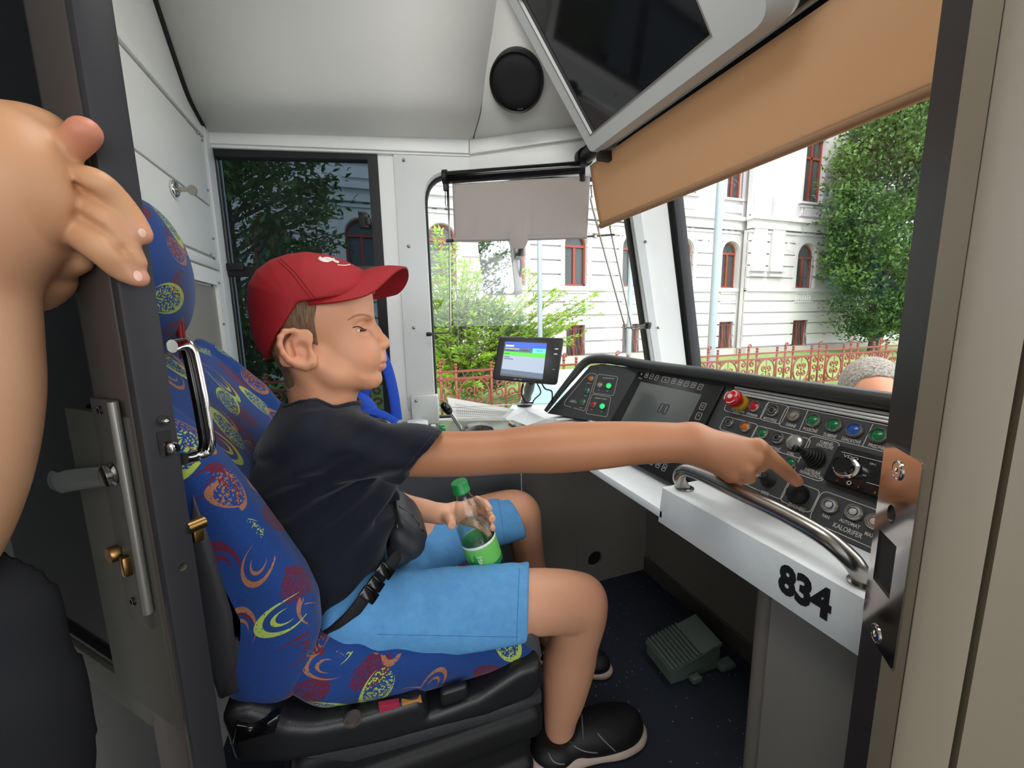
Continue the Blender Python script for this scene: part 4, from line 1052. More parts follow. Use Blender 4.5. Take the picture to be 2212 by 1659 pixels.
for s, px, py, sz in (('ZÁCHRANNÁ\nBRZDA', 1592, 890, .0068), ('VÝSTRAHA', 1624, 896, .0066), ('MYCÍ STROJ', 1663, 906, .0066), ('DENNÉ', 1708, 919, .0072), ('POZIČNÉ', 1750, 929, .0074), ('TLMENÉ', 1792, 941, .0074), ('DIAĽKOVÉ', 1838, 952, .0074), ('PREDNÉ', 1893, 965, .0076),
        ('PIESKOVAČ', 1671, 968, .0066), ('CYKL', 1708, 980, .0068), ('TLMENÉ/\nDIAĽKOVÉ', 1783, 961, .0070), ('SVETELNÁ\nSIGNALIZÁCIA', 1753, 1022, .0072), ('SMER', 1652, 1065, .0080), ('ZVONEC', 1720, 1096, .0090), ('FAN', 1784, 1116, .0072), ('AUTOMAT', 1835, 1131, .0072),
        ('KALORIFER', 1830, 1146, .0100), ('MAX', 1878, 1156, .0072), ('VLAK', 1604, 1043, .0066)):
    cap(s, px, py, sz, bold=0.00012)
obj('console_lettering', bm, M['caption'], con)
bm = bmesh.new()
def capg(s, px, py, size): text_into(bm, s, size, gm(px, py, 0.0005) @ Matrix.Diagonal((0.8, 1, 1, 1)), 0.00012)
for s, px, py, sz in (('OVLÁDANIE BATÉRIE', 1314, 817, .0046), ('RADENIE VOZIDLA', 1298, 861, .0052), ('ZBERAČ\nODPOJOVAČ', 1238, 867, .0052), ('VYP', 1293, 842, .0038), ('ZAP', 1312, 845, .0038), ('VYP', 1278, 885, .0038), ('ZAP', 1299, 889, .0038), ('ZDVIHNÚŤ', 1273, 828, .0034), ('ZNÍŽIŤ', 1265, 855, .0034), ('SPUSTIŤ', 1255, 881, .0034)): capg(s, px, py, sz)
def og(pts, r=0.006): ring_line(bm, round_poly([onG(*p, .0004) for p in pts], r, 4), wN, 0.001, 0.0003)
og(((1292, 808), (1335, 814), (1325, 855), (1280, 849))); og(((1279, 851), (1320, 858), (1311, 901), (1265, 893))); og(((1274, 806), (1289, 808), (1263, 888), (1218, 875), (1221, 866), (1266, 812)))
obj('wing_lettering', bm, M['caption'], con)
for px, py in ((1290, 795), (1352, 803), (1237, 880)): bm = bmesh.new(); mt = gm(px, py, 0.0003); lathe(bm, [(0, 0.001), (0.0025, 0.001), (0.003, 0)], mt, 12); obj('screw', bm, M['darksteel'], con)
# display unit
ul, ur = uv(1368, 798), uv(1586, 834); ub = uv(1446, 1043)[1]
ut = (ul[1]+ur[1])/2-0.004
uL = ul[0]+0.002; uR_ = (ur[0]+uv(1452, 1043)[0])/2
bm = bmesh.new(); prism(bm, round_poly([Cp(uL, ub), Cp(uR_, ub), Cp(uR_, ut), Cp(uL, ut)], 0.003, 3), Nc*0.007, 0.002); du = obj('display_unit', bm, mat('unit_black', '#17181a', 0.3), con, sharp=35)
la, lb = uv(1389, 827), uv(1521, 856)
lu0, lu1 = la[0], lb[0]; lv1 = (la[1]+lb[1])/2; lv0 = ub+0.030
bm = bmesh.new(); prism(bm, [Cp(lu0, lv0, .0072), Cp(lu1, lv0, .0072), Cp(lu1, lv1, .0072), Cp(lu0, lv1, .0072)], Nc*0.0006); obj('lcd_panel', bm, M['lcd'], du)
bm = bmesh.new()
cc = uv(1438, 886)
def seg7(x, y, w, h, on_):
    t = 0.0026
    S = {'a': (x, y+h, x+w, y+h), 'g': (x, y+h/2, x+w, y+h/2), 'd': (x, y, x+w, y), 'f': (x, y+h/2, x, y+h), 'b': (x+w, y+h/2, x+w, y+h), 'e': (x, y, x, y+h/2), 'c': (x+w, y, x+w, y+h/2)}
    for q in on_: a0, b0, a1_, b1 = S[q]; ring_line(bm, [Cp(a0, b0, 0.0080), Cp(a1_, b1, .0080)], Nc, t, 0.0003, closed=False)
seg7(cc[0]-0.013, cc[1]-0.011, 0.010, 0.022, 'abcdef'); seg7(cc[0]+0.003, cc[1]-0.011, 0.010, 0.022, 'abcdef')
obj('lcd_digits', bm, mat('lcd_dark', '#2f3433', 0.4), du)
bm = bmesh.new()
def key(px, py, w, h, s): 
    u, v = uv(px, py); u = u; ring_line(bm, round_poly([Cp(u-w/2, v-h/2, .0072), Cp(u+w/2, v-h/2, .0072), Cp(u+w/2, v+h/2, .0072), Cp(u-w/2, v+h/2, .0072)], 0.0015, 3), Nc, 0.0009, 0.0003)
    text_into(bm, s, h*0.62, basis(CU, CV, Nc, Cp(u, v, .0072)), 0.00012)
for px, py, w, s in ((1401, 813, .0105, 'W'), (1412, 816, .0105, '≡'), (1423, 819, .0105, 'i'), (1442, 823, .023, '△'), (1460, 826, .0105, 'H'), (1474, 829, .0105, 'H'), (1488, 832, .011, '*'), (1503, 835, .011, 'O'), (1518, 839, .011, 'F')): key(px, py, w, .0125, s if s not in '≡△' else ('=' if s == '≡' else 'A'))
for px, py, s in ((1523, 881, 'C'), (1514, 902, '↑'), (1500, 925, '↓')): key(px, py, .0125, .0145, 'C' if s == 'C' else ('^' if s == '↑' else 'v'))
for px, py, s in ((1440, 1013, '0'), (1427, 1006, '8'), (1413, 1000, '4'), (1399, 995, '7')): key(px, py, .010, .0135, s)
text_into(bm, 'ŠKODA', 0.0042, cm(1383, 817, .0072), 0.00012); lathe(bm, [(0.003, 0), (0.003, .0002), (0, .0002)], cm(1386, 808, .0072), 14)
obj('key_lettering', bm, M['caption'], du)

# handrail
hr_ = thing('handrail', 'curved brushed steel grab handle fixed along the raised desk shelf', 'handle')
y_a, y_b = 0.545, 0.245
hx = FX+0.022
pA, pB = at(1478, 1056, Z=HZ), at(1868, 1262, Z=HZ)
qs = [at(1478, 1055, Z=HZ), at(1467, 1034, Z=HZ+.022), at(1474, 1018, Z=HZ+.042), at(1500, 1020, Z=HZ+.050), at(1600, 1066, Z=HZ+.052), at(1700, 1114, Z=HZ+.050), at(1780, 1160, Z=HZ+.045), at(1832, 1203, Z=HZ+0.032), at(1856, 1234, Z=HZ+.016), at(1868, 1262, Z=HZ)]
bm = bmesh.new(); tube(bm, smooth_path(qs, 6), 0.0106, 20); obj('handle_bar', bm, M['steel'], hr_, sharp=60)
bm = bmesh.new()
mt = Matrix.Translation(qs[0]); lathe(bm, [(0, -0.0), (0.016, -0.0), (0.0165, 0.002), (0.012, 0.003)], mt, 20); obj('mounting_foot', bm, M['steel'], hr_, sharp=40)
bm = bmesh.new(); mt = Matrix.Translation(qs[-1]); lathe(bm, [(0, -0.0), (0.016, -0.0), (0.0165, 0.002), (0.012, 0.003)], mt, 20); obj('mounting_foot', bm, M['steel'], hr_, sharp=40)

# foot pedal
pd = thing('foot_pedal', 'green grey ribbed foot pedal box on the dark speckled floor', 'pedal')
P0, P1, P2, P3 = at(1396, 1378, Z=0.055), at(1450, 1462, Z=0.045), at(1562, 1392, Z=0.055), at(1497, 1322, Z=0.075)
pu = (P1-P0); pu.z = 0
pa, pb_, pc2, pd2 = [at(*q, Z=z) for q, z in (((1395, 1383), .040), ((1450, 1452), .040), ((1560, 1388), .078), ((1502, 1325), .078))]
pm = mat('hammered_green_grey', '#66736b', 0.45, vary=0.1, bump=(250, 0.3, 0.001))
bm = bmesh.new(); lowz = 0.012
prism(bm, [pa, pb_, pc2, pd2], (0, 0, -0.012), 0.002)
nrib = 9
ed = (pd2-pa)
for i in range(nrib):
    t0_, t1_ = 0.02+i*0.068, 0.02+i*0.068+0.034
    a, b = pa.lerp(pd2, t0_), pa.lerp(pd2, t1_); c, d = pb_.lerp(pc2, t1_), pb_.lerp(pc2, t0_)
    prism(bm, [a, b, c, d], (0, 0, 0.006), 0.001)
obj('pedal_plate', bm, pm, pd, sharp=35)
bm = bmesh.new()
foot = [Vector((p.x, p.y, 0.0)) for p in (pa, pb_, pc2, pd2)]; tp2 = [p-Vector((0, 0, 0.013)) for p in (pa, pb_, pc2, pd2)]
cen = sum(foot, Vector())/4; foot = [p+(cen-p)*0.04 for p in foot]; tp2 = [p+(cen-p)*0.04 for p in tp2]; 
vb = [bm.verts.new(p) for p in foot]; vt = [bm.verts.new(p) for p in tp2]; bm.faces.new(vb[::-1]); bm.faces.new(vt)
for i in range(4): bm.faces.new((vb[i], vb[(i+1) % 4], vt[(i+1) % 4], vt[i]))
obj('pedal_base', bm, pm, pd)
bm = bmesh.new(); q = pb_.lerp(pc2, 0.35); box(bm, (q.x+0.012, q.y-0.012, 0.008), (0.03, 0.02, 0.016), bev=0.003); obj('base_lug', bm, pm, pd, sharp=35); bm = bmesh.new(); q = pb_.lerp(pc2, 0.9); box(bm, (q.x+0.03, q.y-0.004, 0.008), (0.05, 0.03, 0.016), bev=0.003); obj('base_lug', bm, pm, pd, sharp=35)
# ------------------------------------------------------------------ seat fabric: royal blue with swirled ovals
def swirl_fabric():
    k = NT('blue_seat_fabric_with_swirls')
    sp = k.n('ShaderNodeSeparateXYZ'); k.l(k.coord(), sp.inputs[0])
    wob = k.noise(9, 1)
    gn = k.n('ShaderNodeNewGeometry'); na = k.n('ShaderNodeSeparateXYZ'); k.l(k.vec('ABSOLUTE', gn.outputs['True Normal']), na.inputs[0])
    fx_ = k.math('GREATER_THAN', na.outputs[0], k.math('MAXIMUM', na.outputs[1], k.math('MULTIPLY', na.outputs[2], 0.8)))
    fz_ = k.math('MULTIPLY', k.math('GREATER_THAN', na.outputs[2], na.outputs[1]), k.math('SUBTRACT', 1.0, fx_))
    u = k.math('ADD', sp.outputs[0], k.math('MULTIPLY', fx_, k.math('SUBTRACT', sp.outputs[1], sp.outputs[0]))); v = k.math('ADD', sp.outputs[2], k.math('MULTIPLY', fz_, k.math('SUBTRACT', sp.outputs[1], sp.outputs[2])))
    def layer(scale, off, thick, c_out, dens, fill):
        cb = k.n('ShaderNodeCombineXYZ'); k.l(k.math('ADD', u, off), cb.inputs[0]); k.l(k.math('ADD', v, off*1.7), cb.inputs[1])
        vo = k.n('ShaderNodeTexVoronoi', voronoi_dimensions='2D'); vo.inputs['Scale'].default_value = scale; vo.inputs['Randomness'].default_value = 0.75
        k.l(cb.outputs[0], vo.inputs['Vector'])
        d = k.vec('SUBTRACT', cb.outputs[0], vo.outputs['Position'])
        rc = k.n('ShaderNodeSeparateColor'); k.l(vo.outputs['Color'], rc.inputs[0])
        ds = k.n('ShaderNodeSeparateXYZ'); k.l(d, ds.inputs[0])
        a = k.math('MULTIPLY', rc.outputs[0], 6.283); ca, sa = k.math('COSINE', a), k.math('SINE', a)
        x = k.math('ADD', k.math('MULTIPLY', ds.outputs[0], ca), k.math('MULTIPLY', ds.outputs[1], sa))
        y = k.math('SUBTRACT', k.math('MULTIPLY', ds.outputs[1], ca), k.math('MULTIPLY', ds.outputs[0], sa))
        R0 = 0.36/scale
        y2 = k.math('MULTIPLY', y, 1.75)
        r = k.math('DIVIDE', k.math('SQRT', k.math('ADD', k.math('MULTIPLY', x, x), k.math('MULTIPLY', y2, y2))), R0)
        ang = k.math('DIVIDE', x, k.math('MULTIPLY', r, R0))           # cos of the angle
        wid = k.math('MULTIPLY', k.math('ADD', ang, 0.75), thick)       # tapers to nothing on one side
        ring = k.math('LESS_THAN', k.math('ABSOLUTE', k.math('SUBTRACT', r, 1.0)), wid)
        ring2 = k.math('LESS_THAN', k.math('ABSOLUTE', k.math('SUBTRACT', r, 0.48)), k.math('MULTIPLY', k.math('ADD', ang, 0.35), thick*0.8))
        grain = k.n('ShaderNodeTexNoise'); grain.inputs['Scale'].default_value = 330; k.l(k.coord(), grain.inputs['Vector'])
        sel = k.math('GREATER_THAN', rc.outputs[1], 0.55)
        inner = k.math('MULTIPLY', k.math('MULTIPLY', k.math('LESS_THAN', r, 0.9), sel), k.math('GREATER_THAN', grain.outputs['Fac'], 1.0-fill))
        m = k.math('MAXIMUM', ring, k.math('MAXIMUM', k.math('MULTIPLY', ring2, k.math('LESS_THAN', rc.outputs[1], 0.55)), inner))
        m = k.math('MULTIPLY', m, k.math('LESS_THAN', rc.outputs[2], dens))
        m = k.math('MULTIPLY', m, k.math('GREATER_THAN', grain.outputs['Fac'], 0.36))
        return m, rc
    base = k.mix(k.noise(420, 2), srgb('#08306c'), srgb('#0c418c'))
    m3, _ = layer(11.0, 3.31, 0.13, None, 0.85, 0.56); c = k.mix(m3, base, srgb('#5e1233'))
    m2, _ = layer(11.5, 7.77, 0.08, None, 0.6, 0.44); c = k.mix(m2, c, srgb('#a06848'))
    m1, _ = layer(9.5, 1.23, 0.09, None, 0.8, 0.46); c = k.mix(m1, c, srgb('#a9bd4e'))
    k.l(c, k.b.inputs['Base Color']); k.b.inputs['Roughness'].default_value = 0.9; k.b.inputs['Sheen Weight'].default_value = 0.15
    k.bump(k.noise(900, 2), 0.35, 0.0008)
    return k.m
M['fabric'] = swirl_fabric()
M['seatplastic'] = mat('black_grained_seat_plastic', '#1c1c1e', 0.38, bump=(700, 0.35, 0.0008))
M['seatshell'] = mat('dark_grey_seat_shell', '#37373a', 0.5, bump=(600, 0.2, 0.0008))

seat = thing('driver_chair', 'tram driver seat in blue fabric with yellow and red swirls on a black base', 'seat')
YN, YF = 0.615, 1.10
def xz(pxs, Y=YN): return [(lambda q: (q.x, q.z))(at(a, b, Y=Y)) for a, b in pxs]
f = Field((-0.42, 0.56, 0.36), (0.0, 1.16, 1.0), 0.005)
front = [(-0.345, 0.945), (-0.312, 0.925), (-0.275, 0.885), (-0.235, 0.83), (-0.205, 0.78), (-0.175, 0.72), (-0.148, 0.66), (-0.122, 0.60), (-0.108, 0.55), (-0.108, 0.50), (-0.125, 0.45), (-0.150, 0.405)]
rear = [(-0.215, 0.40), (-0.24, 0.50), (-0.27, 0.62), (-0.31, 0.75), (-0.35, 0.86), (-0.362, 0.92)]
f.extr([(x-0.012, z) for x, z in front]+rear, 0.66, 1.06, 0.045, 0.0)
bolf = [(x+0.012*(1 if z < 0.86 else 0.2), z) for x, z in front]+rear
f.extr(bolf, YN-0.012, 0.70, 0.04, 0.018); f.extr(bolf, 1.03, YF+0.01, 0.04, 0.018)
lq = at(258, 658, D=0.362)+Vector((0.70, 0.71, 0))*0.040; f.cut((lq.x, lq.y, 0.7), (-0.70, -0.71, 0), 0.02)
V, Q = f.mesh(); field_obj('backrest', (relax(V, Q, 2), Q), M['fabric'], seat)
f = Field((-0.45, 0.60, 0.85), (-0.10, 1.12, 1.30), 0.005)
hc = at(362, 592, Y=0.80)
f.ell((-0.318, 0.82, hc.z), (0.048, 0.125, 0.115), 0.0)
V, Q = f.mesh(); field_obj('headrest', (relax(V, Q, 1), Q), M['fabric'], seat)
bm = bmesh.new(); a, b = at(388, 690, Y=0.82), at(392, 735, Y=0.82); tube(bm, [a+Vector((0, 0, .03)), b-Vector((0, 0, .03))], 0.006, 10); obj('headrest_post', bm, mat('red_post_sleeve', '#8e2024', 0.4), seat, sharp=40)
f = Field((-0.20, 0.56, 0.26), (0.34, 1.16, 0.50), 0.005)
cus = xz([(590, 1440), (640, 1418), (720, 1408), (850, 1406), (1000, 1402), (1090, 1385), (1140, 1385), (1168, 1405), (1160, 1440), (1100, 1462), (980, 1500), (900, 1522), (800, 1536), (650, 1536), (585, 1515)])
f.extr(cus, YN, YF, 0.035, 0.0)
f.rbox((0.0, YN+0.045, 0.40), (0.12, 0.045, 0.03), 0.03, 0.03)
V, Q = f.mesh(); field_obj('seat_cushion', (relax(V, Q, 2), Q), M['fabric'], seat)
# shell and base
bm = bmesh.new(); prism(bm, [at(p, q, Y=YN-0.012) for p, q in ((408, 1062), (432, 1100), (470, 1190), (505, 1260), (541, 1335), (541, 1375), (531, 1440), (524, 1500), (470, 1522), (440, 1400), (415, 1250))], (0, 0.05, 0), 0.012)
obj('back_shell', bm, M['seatshell'], seat, sharp=50)
bm = bmesh.new(); prism(bm, [at(p, q, Y=YN-0.018) for p, q in ((412, 1065), (455, 1180), (500, 1330), (512, 1440), (470, 1520), (430, 1400), (405, 1200))], (0, 0.02, 0), 0.008); obj('shell_cover', bm, M['seatshell'], seat, sharp=50)
f = Field((-0.30, 0.54, 0.16), (0.36, 1.16, 0.45), 0.005)
basep = xz([(478, 1545), (500, 1528), (545, 1520), (585, 1532), (625, 1556), (680, 1560), (760, 1545), (850, 1520), (905, 1502), (925, 1520), (925, 1537), (985, 1516), (1035, 1496), (1120, 1440), (1168, 1425), (1172, 1470), (1150, 1500), (1050, 1540), (930, 1570), (820, 1600), (700, 1625), (620, 1640), (560, 1640), (510, 1640)], 0.60)
f.extr(basep, 0.590, 1.11, 0.012, 0.0)
f.rbox(tuple(at(980, 1497, Y=0.597)), (0.024, 0.008, 0.014), 0.004, 0.003)
V, Q = f.mesh(); field_obj('seat_base', (relax(V, Q, 1), Q), M['seatplastic'], seat)
bm = bmesh.new(); fb = [at(p, q, Y=0.625) for p, q in ((1118, 1380), (1150, 1366), (1168, 1385), (1174, 1420), (1160, 1455), (1130, 1478), (1108, 1470))]
prism(bm, fb, (0, 0.46, 0), 0.01, seg=3); obj('front_bumper', bm, mat('grey_bumper_plastic', '#4b4d50', 0.3), seat, sharp=50)
bm = bmesh.new(); dp = at(762, 1553, Y=0.588); mt = frame_of((0, -1, 0)).to_4x4(); mt.translation = dp; lathe(bm, [(0, 0.001), (0.008, 0.001), (0.009, 0.003), (0.013, 0.003), (0.0135, -0.002)], mt, 24); obj('pivot_disc', bm, mat('brownish_disc', '#4a4340', 0.5), seat, sharp=40)
bm = bmesh.new(); mt = frame_of((0, -1, 0)).to_4x4()
rr = at(548, 1578, Y=0.580); prism(bm, [rr+Vector(p) for p in ((-0.028, 0, -0.014), (0.024, 0, -0.016), (0.034, 0, 0.012), (0.012, 0, 0.004), (-0.004, 0, 0.002), (-0.02, 0, 0.014))], (0, 0.02, 0), 0.005); obj('recline_lever', bm, M['blackgloss'], seat, sharp=50)
bm = bmesh.new(); prism(bm, [at(p, q, Y=0.594) for p, q in ((818, 1527), (862, 1519), (866, 1534), (820, 1546))], (0, 0.01, 0), 0.001); obj('red_tag', bm, mat('dark_pink_tag', '#9c1f40', 0.8), seat)
bm = bmesh.new(); prism(bm, [at(p, q, Y=0.594) for p, q in ((868, 1521), (910, 1511), (912, 1518), (869, 1529))], (0, 0.01, 0), 0.001); obj('orange_tag', bm, mat('orange_tag', '#b87a35', 0.8), seat)
# suspension below
f = Field((-0.26, 0.60, -0.01), (0.36, 1.12, 0.34), 0.006)
for i in range(4): f.rbox((0.03+0.01*i, 0.86, 0.05+0.055*i), (0.24-0.012*(i % 2), 0.21-0.012*(i % 2), 0.034), 0.02, 0.006)
V, Q = f.mesh(); field_obj('suspension_bellows', (V, Q), M['rubber'], seat)
bm = bmesh.new(); prism(bm, [at(p, q, Y=0.62) for p, q in ((640, 1640), (900, 1580), (1100, 1525), (1172, 1500), (1172, 1520), (1100, 1550), (900, 1610), (760, 1650))], (0, 0.42, 0), 0.006); obj('seat_frame', bm, M['seatshell'], seat, sharp=40)
bm = bmesh.new(); box(bm, (0.02, 0.86, 0.012), (0.5, 0.44, 0.024), bev=0.004); obj('floor_plate', bm, M['seatplastic'], seat, sharp=40)

# blue bag hanging behind the boy
bag = thing('blue_bag', 'bright blue fabric bag with straps hanging behind the boy by the side window', 'bag')
bmat = mat('royal_blue_cloth', '#1548b8', 0.8, bump=(900, 0.25, 0.0008), vary=0.1)
f = Field((-0.15, 1.02, 0.60), (0.25, 1.20, 0.85), 0.005)
p = at(800, 905, Y=1.12); f.ell((p.x-0.03, 1.12, p.z-0.005), (0.055, 0.03, 0.075), 0.0); f.warp(lambda X, Y, Z: 0.006*np.sin(X*60+Z*40))
V, Q = f.mesh(); field_obj('bag_body', (relax(V, Q, 1), Q), bmat, bag)
bm = bmesh.new(); st = [at(*p, Y=1.10) for p in ((822, 760), (838, 800), (850, 850), (858, 908))]
tube(bm, smooth_path(st, 5), 0.014, 10, flat=((0.3, -1, 0), 0.2)); obj('bag_strap', bm, bmat, bag, sharp=60)
bm = bmesh.new(); st = [at(*p, Y=1.09) for p in ((768, 893), (800, 888), (830, 896), (856, 912))]
tube(bm, smooth_path(st, 5), 0.010, 10, flat=((0.1, -1, 0.6), 0.25)); obj('bag_strap', bm, bmat, bag, sharp=60)
bm = bmesh.new(); st = [at(*p, Y=1.13) for p in ((824, 765), (806, 800), (790, 850), (785, 890))]
tube(bm, smooth_path(st, 5), 0.011, 10, flat=((0.3, -1, 0), 0.2)); obj('bag_strap', bm, bmat, bag, sharp=60)

# ------------------------------------------------------------------ the open door leaf on the left
LD = Vector((-0.71, 0.70, 0)).normalized(); LW = Vector((0.70, 0.71, 0)).normalized()
l0_ = at(258, 658, D=0.362); l0_ = Vector((l0_.x, l0_.y, 0)); LN = Vector((-0.70, -0.71, 0)).normalized()
def onL(px, py, off=0.0): return on(px, py, l0_+LN*off, LN)
def lt(px, py): q = onL(px, py)-l0_; return q.dot(LD), q.z
LM = basis(LD, LW, (0, 0, 1), l0_)          # x away along the leaf, y through its thickness
def lbox(name, t0, t1, z0, z1, y0, y1, m, par, bev=0.002):
    bm = bmesh.new(); box(bm, ((t0+t1)/2, (y0+y1)/2, (z0+z1)/2), (t1-t0, y1-y0, z1-z0), LM, bev); return obj(name, bm, m, par, sharp=35)
leaf = thing('cab_door', 'open grey cab door seen on its dark edge with chrome lever and brass lock', 'door')
th = 0.0295; ZL0, ZL1 = 0.25, 1.75
lbox('door_edge', -0.001, 0.012, ZL0, ZL1, 0.0, th, M['darkframe'], leaf, 0.004)
ta = lt(243, 658)[0]; tb = lt(167, 658)[0]; te = 0.46
lbox('edge_gasket', 0.012, ta, ZL0, ZL1, 0.003, th-0.003, M['rubber'], leaf, 0.0)
lbox('stile', ta, tb, ZL0, ZL1, 0.0, th, M['brownframe'], leaf)
lbox('glass_seal', tb, tb+0.012, ZL0, ZL1, 0.004, th-0.004, M['rubber'], leaf, 0.0)
zg = lt(200, 1410)[1]; zr0 = lt(235, 1500)[1]
k = NT('dark_door_glass'); k.b.inputs['Base Color'].default_value = (0.006, 0.006, 0.008, 1); k.b.inputs['Roughness'].default_value = 0.12; k.b.inputs['Specular IOR Level'].default_value = 0.15; M['doorglass'] = k.m
lbox('door_glass', tb+0.012, te, zg, ZL1, 0.010, 0.016, M['doorglass'], leaf, 0.0)
lbox('bottom_rail', tb, te, zr0, zg-0.008, -0.001, th, M['greyframe'], leaf)
lbox('rail_seal', tb, te, zg-0.008, zg, 0.004, th-0.004, M['rubber'], leaf, 0.0)
lbox('lower_panel', tb, te, ZL0, zr0, 0.006, th-0.006, M['darkframe'], leaf)
tc, zc1 = lt(155, 880); zc0 = lt(253, 1475)[1]
lbox('lock_case', ta+0.002, (lt(152, 890)[0]+lt(253, 1470)[0])/2, zc0, zc1, -0.003, 0.006, mat('olive_grey_lock_case', '#45433c', 0.6, spec=0.25, vary=0.08), leaf)
bm = bmesh.new(); a, b = onL(243, 868, 0.008), onL(318, 1322, 0.008); b = Vector((a.x, a.y, b.z)); tube(bm, [a, b], 0.0042, 12, flat=(LD, 1.0)); g_ = obj('grip_bar', bm, mat('silver_grip', '#8f8d86', 0.3, metal=0.6), leaf, sharp=40)
bm = bmesh.new()
lbox('grip_plate', lt(262, 880)[0], lt(213, 880)[0], lt(280, 1320)[1], lt(225, 858)[1], -0.006, 0.0, mat('dark_lock_plate', '#3f3d39', 0.55, spec=0.3, vary=0.06), leaf)
bm = bmesh.new()
for i_, (px, py) in enumerate(((218, 886), (289, 1299))):
    bm = bmesh.new(); mt = frame_of(LN).to_4x4(); mt.translation = onL(px, py, 0.006); lathe(bm, [(0.0045, 0.0), (0.0045, 0.0015), (0.0035, 0.002), (0.002, 0.001), (0, 0.001)], mt, 16); obj('plate_screw', bm, M['darksteel'], leaf, sharp=40)
# lever handle
hb = onL(252, 1021, 0.003); bm = bmesh.new(); mt = frame_of(LN).to_4x4(); mt.translation = hb; lathe(bm, [(0.012, 0), (0.012, 0.004), (0.008, 0.006), (0.007, 0.010), (0, 0.011)], mt, 22); obj('handle_rosette', bm, M['darksteel'], leaf, sharp=40)
bm = bmesh.new(); hs = hb+LN*0.011; dirh = (onL(119, 1041, 0.016)-hs); 
hp_ = [hs+dirh*t for t in (-0.06, 0.15, 0.4, 0.62, 0.82, 1.0, 1.01)]; hp_[-2] += Vector((0, 0, 0.002)); hp_[-1] += Vector((0, 0, 0.002)); hp_[-3] += Vector((0, 0, -0.002))
tube(bm, hp_, [0.0105, 0.0112, 0.0118, 0.0122, 0.0122, 0.0115, 0.009], 18, flat=(LN, 0.5)); obj('lever_handle', bm, M['chrome'], leaf, sharp=60)
bm = bmesh.new(); mt = frame_of(LN).to_4x4(); mt.translation = onL(262, 1190, 0.004); lathe(bm, [(0.0085, 0), (0.0085, 0.009), (0.0075, 0.0105), (0, 0.0102)], mt, 24); 
q = onL(275, 1222, 0.008); box(bm, (0, 0, 0), (0.009, 0.022, 0.010), basis(frame_of(LN).col[0], frame_of(LN).col[1], LN, q), 0.003); obj('lock_cylinder', bm, M['brass'], leaf, sharp=40)
bm = bmesh.new(); box(bm, (0, 0, 0), (0.0018, 0.007, 0.001), basis(frame_of(LN).col[0], frame_of(LN).col[1], LN, onL(262, 1190, 0.0146))); obj('keyhole', bm, M['rubber'], leaf)
# latch parts on the door edge
EN = -LD
def onE(px, py, off=0.0): return on(px, py, l0_-LD*0.001+EN*off, EN)
fe = frame_of(EN)
def emx(px, py, off=0.0): return basis(fe.col[0], fe.col[1], EN, onE(px, py, off))
bm = bmesh.new(); m_ = emx(352, 909); lathe(bm, [(0.0055, 0.0), (0.0055, 0.0008), (0, 0.0008)], m_, 20); obj('latch_hole', bm, M['rubber'], leaf)
bm = bmesh.new(); lathe(bm, [(0.0028, 0.0), (0.0026, 0.006), (0.001, 0.008), (0, 0.008)], m_, 16); obj('latch_pin', bm, M['chrome'], leaf, sharp=60)
bm = bmesh.new(); m_ = emx(356, 955); box(bm, (0, 0, 0.0006), (0.011, 0.022, 0.001), m_, 0.0); obj('latch_slot', bm, M['rubber'], leaf)
bm = bmesh.new(); m_ = emx(360, 966); prism(bm, [m_ @ Vector(p) for p in ((-0.004, -0.008, 0), (0.004, -0.008, 0), (0.0045, -0.002, 0.012), (0.003, 0.004, 0.012), (-0.003, 0.008, 0.004), (-0.004, 0.008, 0))], m_.to_3x3() @ Vector((0, 0.0, 0.004)), 0.0006)
box(bm, (0.001, 0, 0.006), (0.008, 0.012, 0.012), m_, 0.003); obj('latch_bolt', bm, M['chrome'], leaf, sharp=50)
bm = bmesh.new(); m_ = emx(394, 1224); lathe(bm, [(0.004, 0.0), (0.004, 0.001), (0.0015, 0.0005), (0, 0.0005)], m_, 16); obj('edge_screw', bm, M['steel'], leaf, sharp=40)
# inner pull loop
bm = bmesh.new(); IO = 0.058
def onI(px, py, off=0.0): return on(px, py, l0_-LN*(th+off), LN)
lp_ = [onI(372, 748, 0.004), onI(398, 744, 0.030), onI(416, 756, 0.036), onI(432, 820, 0.036), onI(447, 900, 0.036), onI(455, 955, 0.036), onI(447, 976, 0.034), onI(420, 986, 0.022), onI(396, 992, 0.004)]
sm_ = smooth_path(lp_, 5); tube(bm, sm_, [0.0065]*len(sm_), 14, flat=((LW.x, LW.y, 0), 0.6)); obj('pull_handle', bm, M['chrome'], leaf, sharp=60)
bm = bmesh.new(); sm2_ = [p-LW*0.006+LD*0.004 for p in sm_[3:-3]]; tube(bm, sm2_, 0.005, 10, flat=((LW.x, LW.y, 0), 0.6)); obj('pull_handle_lining', bm, M['blackgloss'], leaf, sharp=60)
bm = bmesh.new(); m_ = frame_of(LW).to_4x4(); m_.translation = onI(413, 1138, 0.0); lathe(bm, [(0.0065, -0.004), (0.0065, 0.012), (0, 0.013)], m_, 18); box(bm, (0, -0.010, 0.005), (0.007, 0.018, 0.01), m_, 0.002); obj('lock_cylinder', bm, M['brass'], leaf, sharp=40)

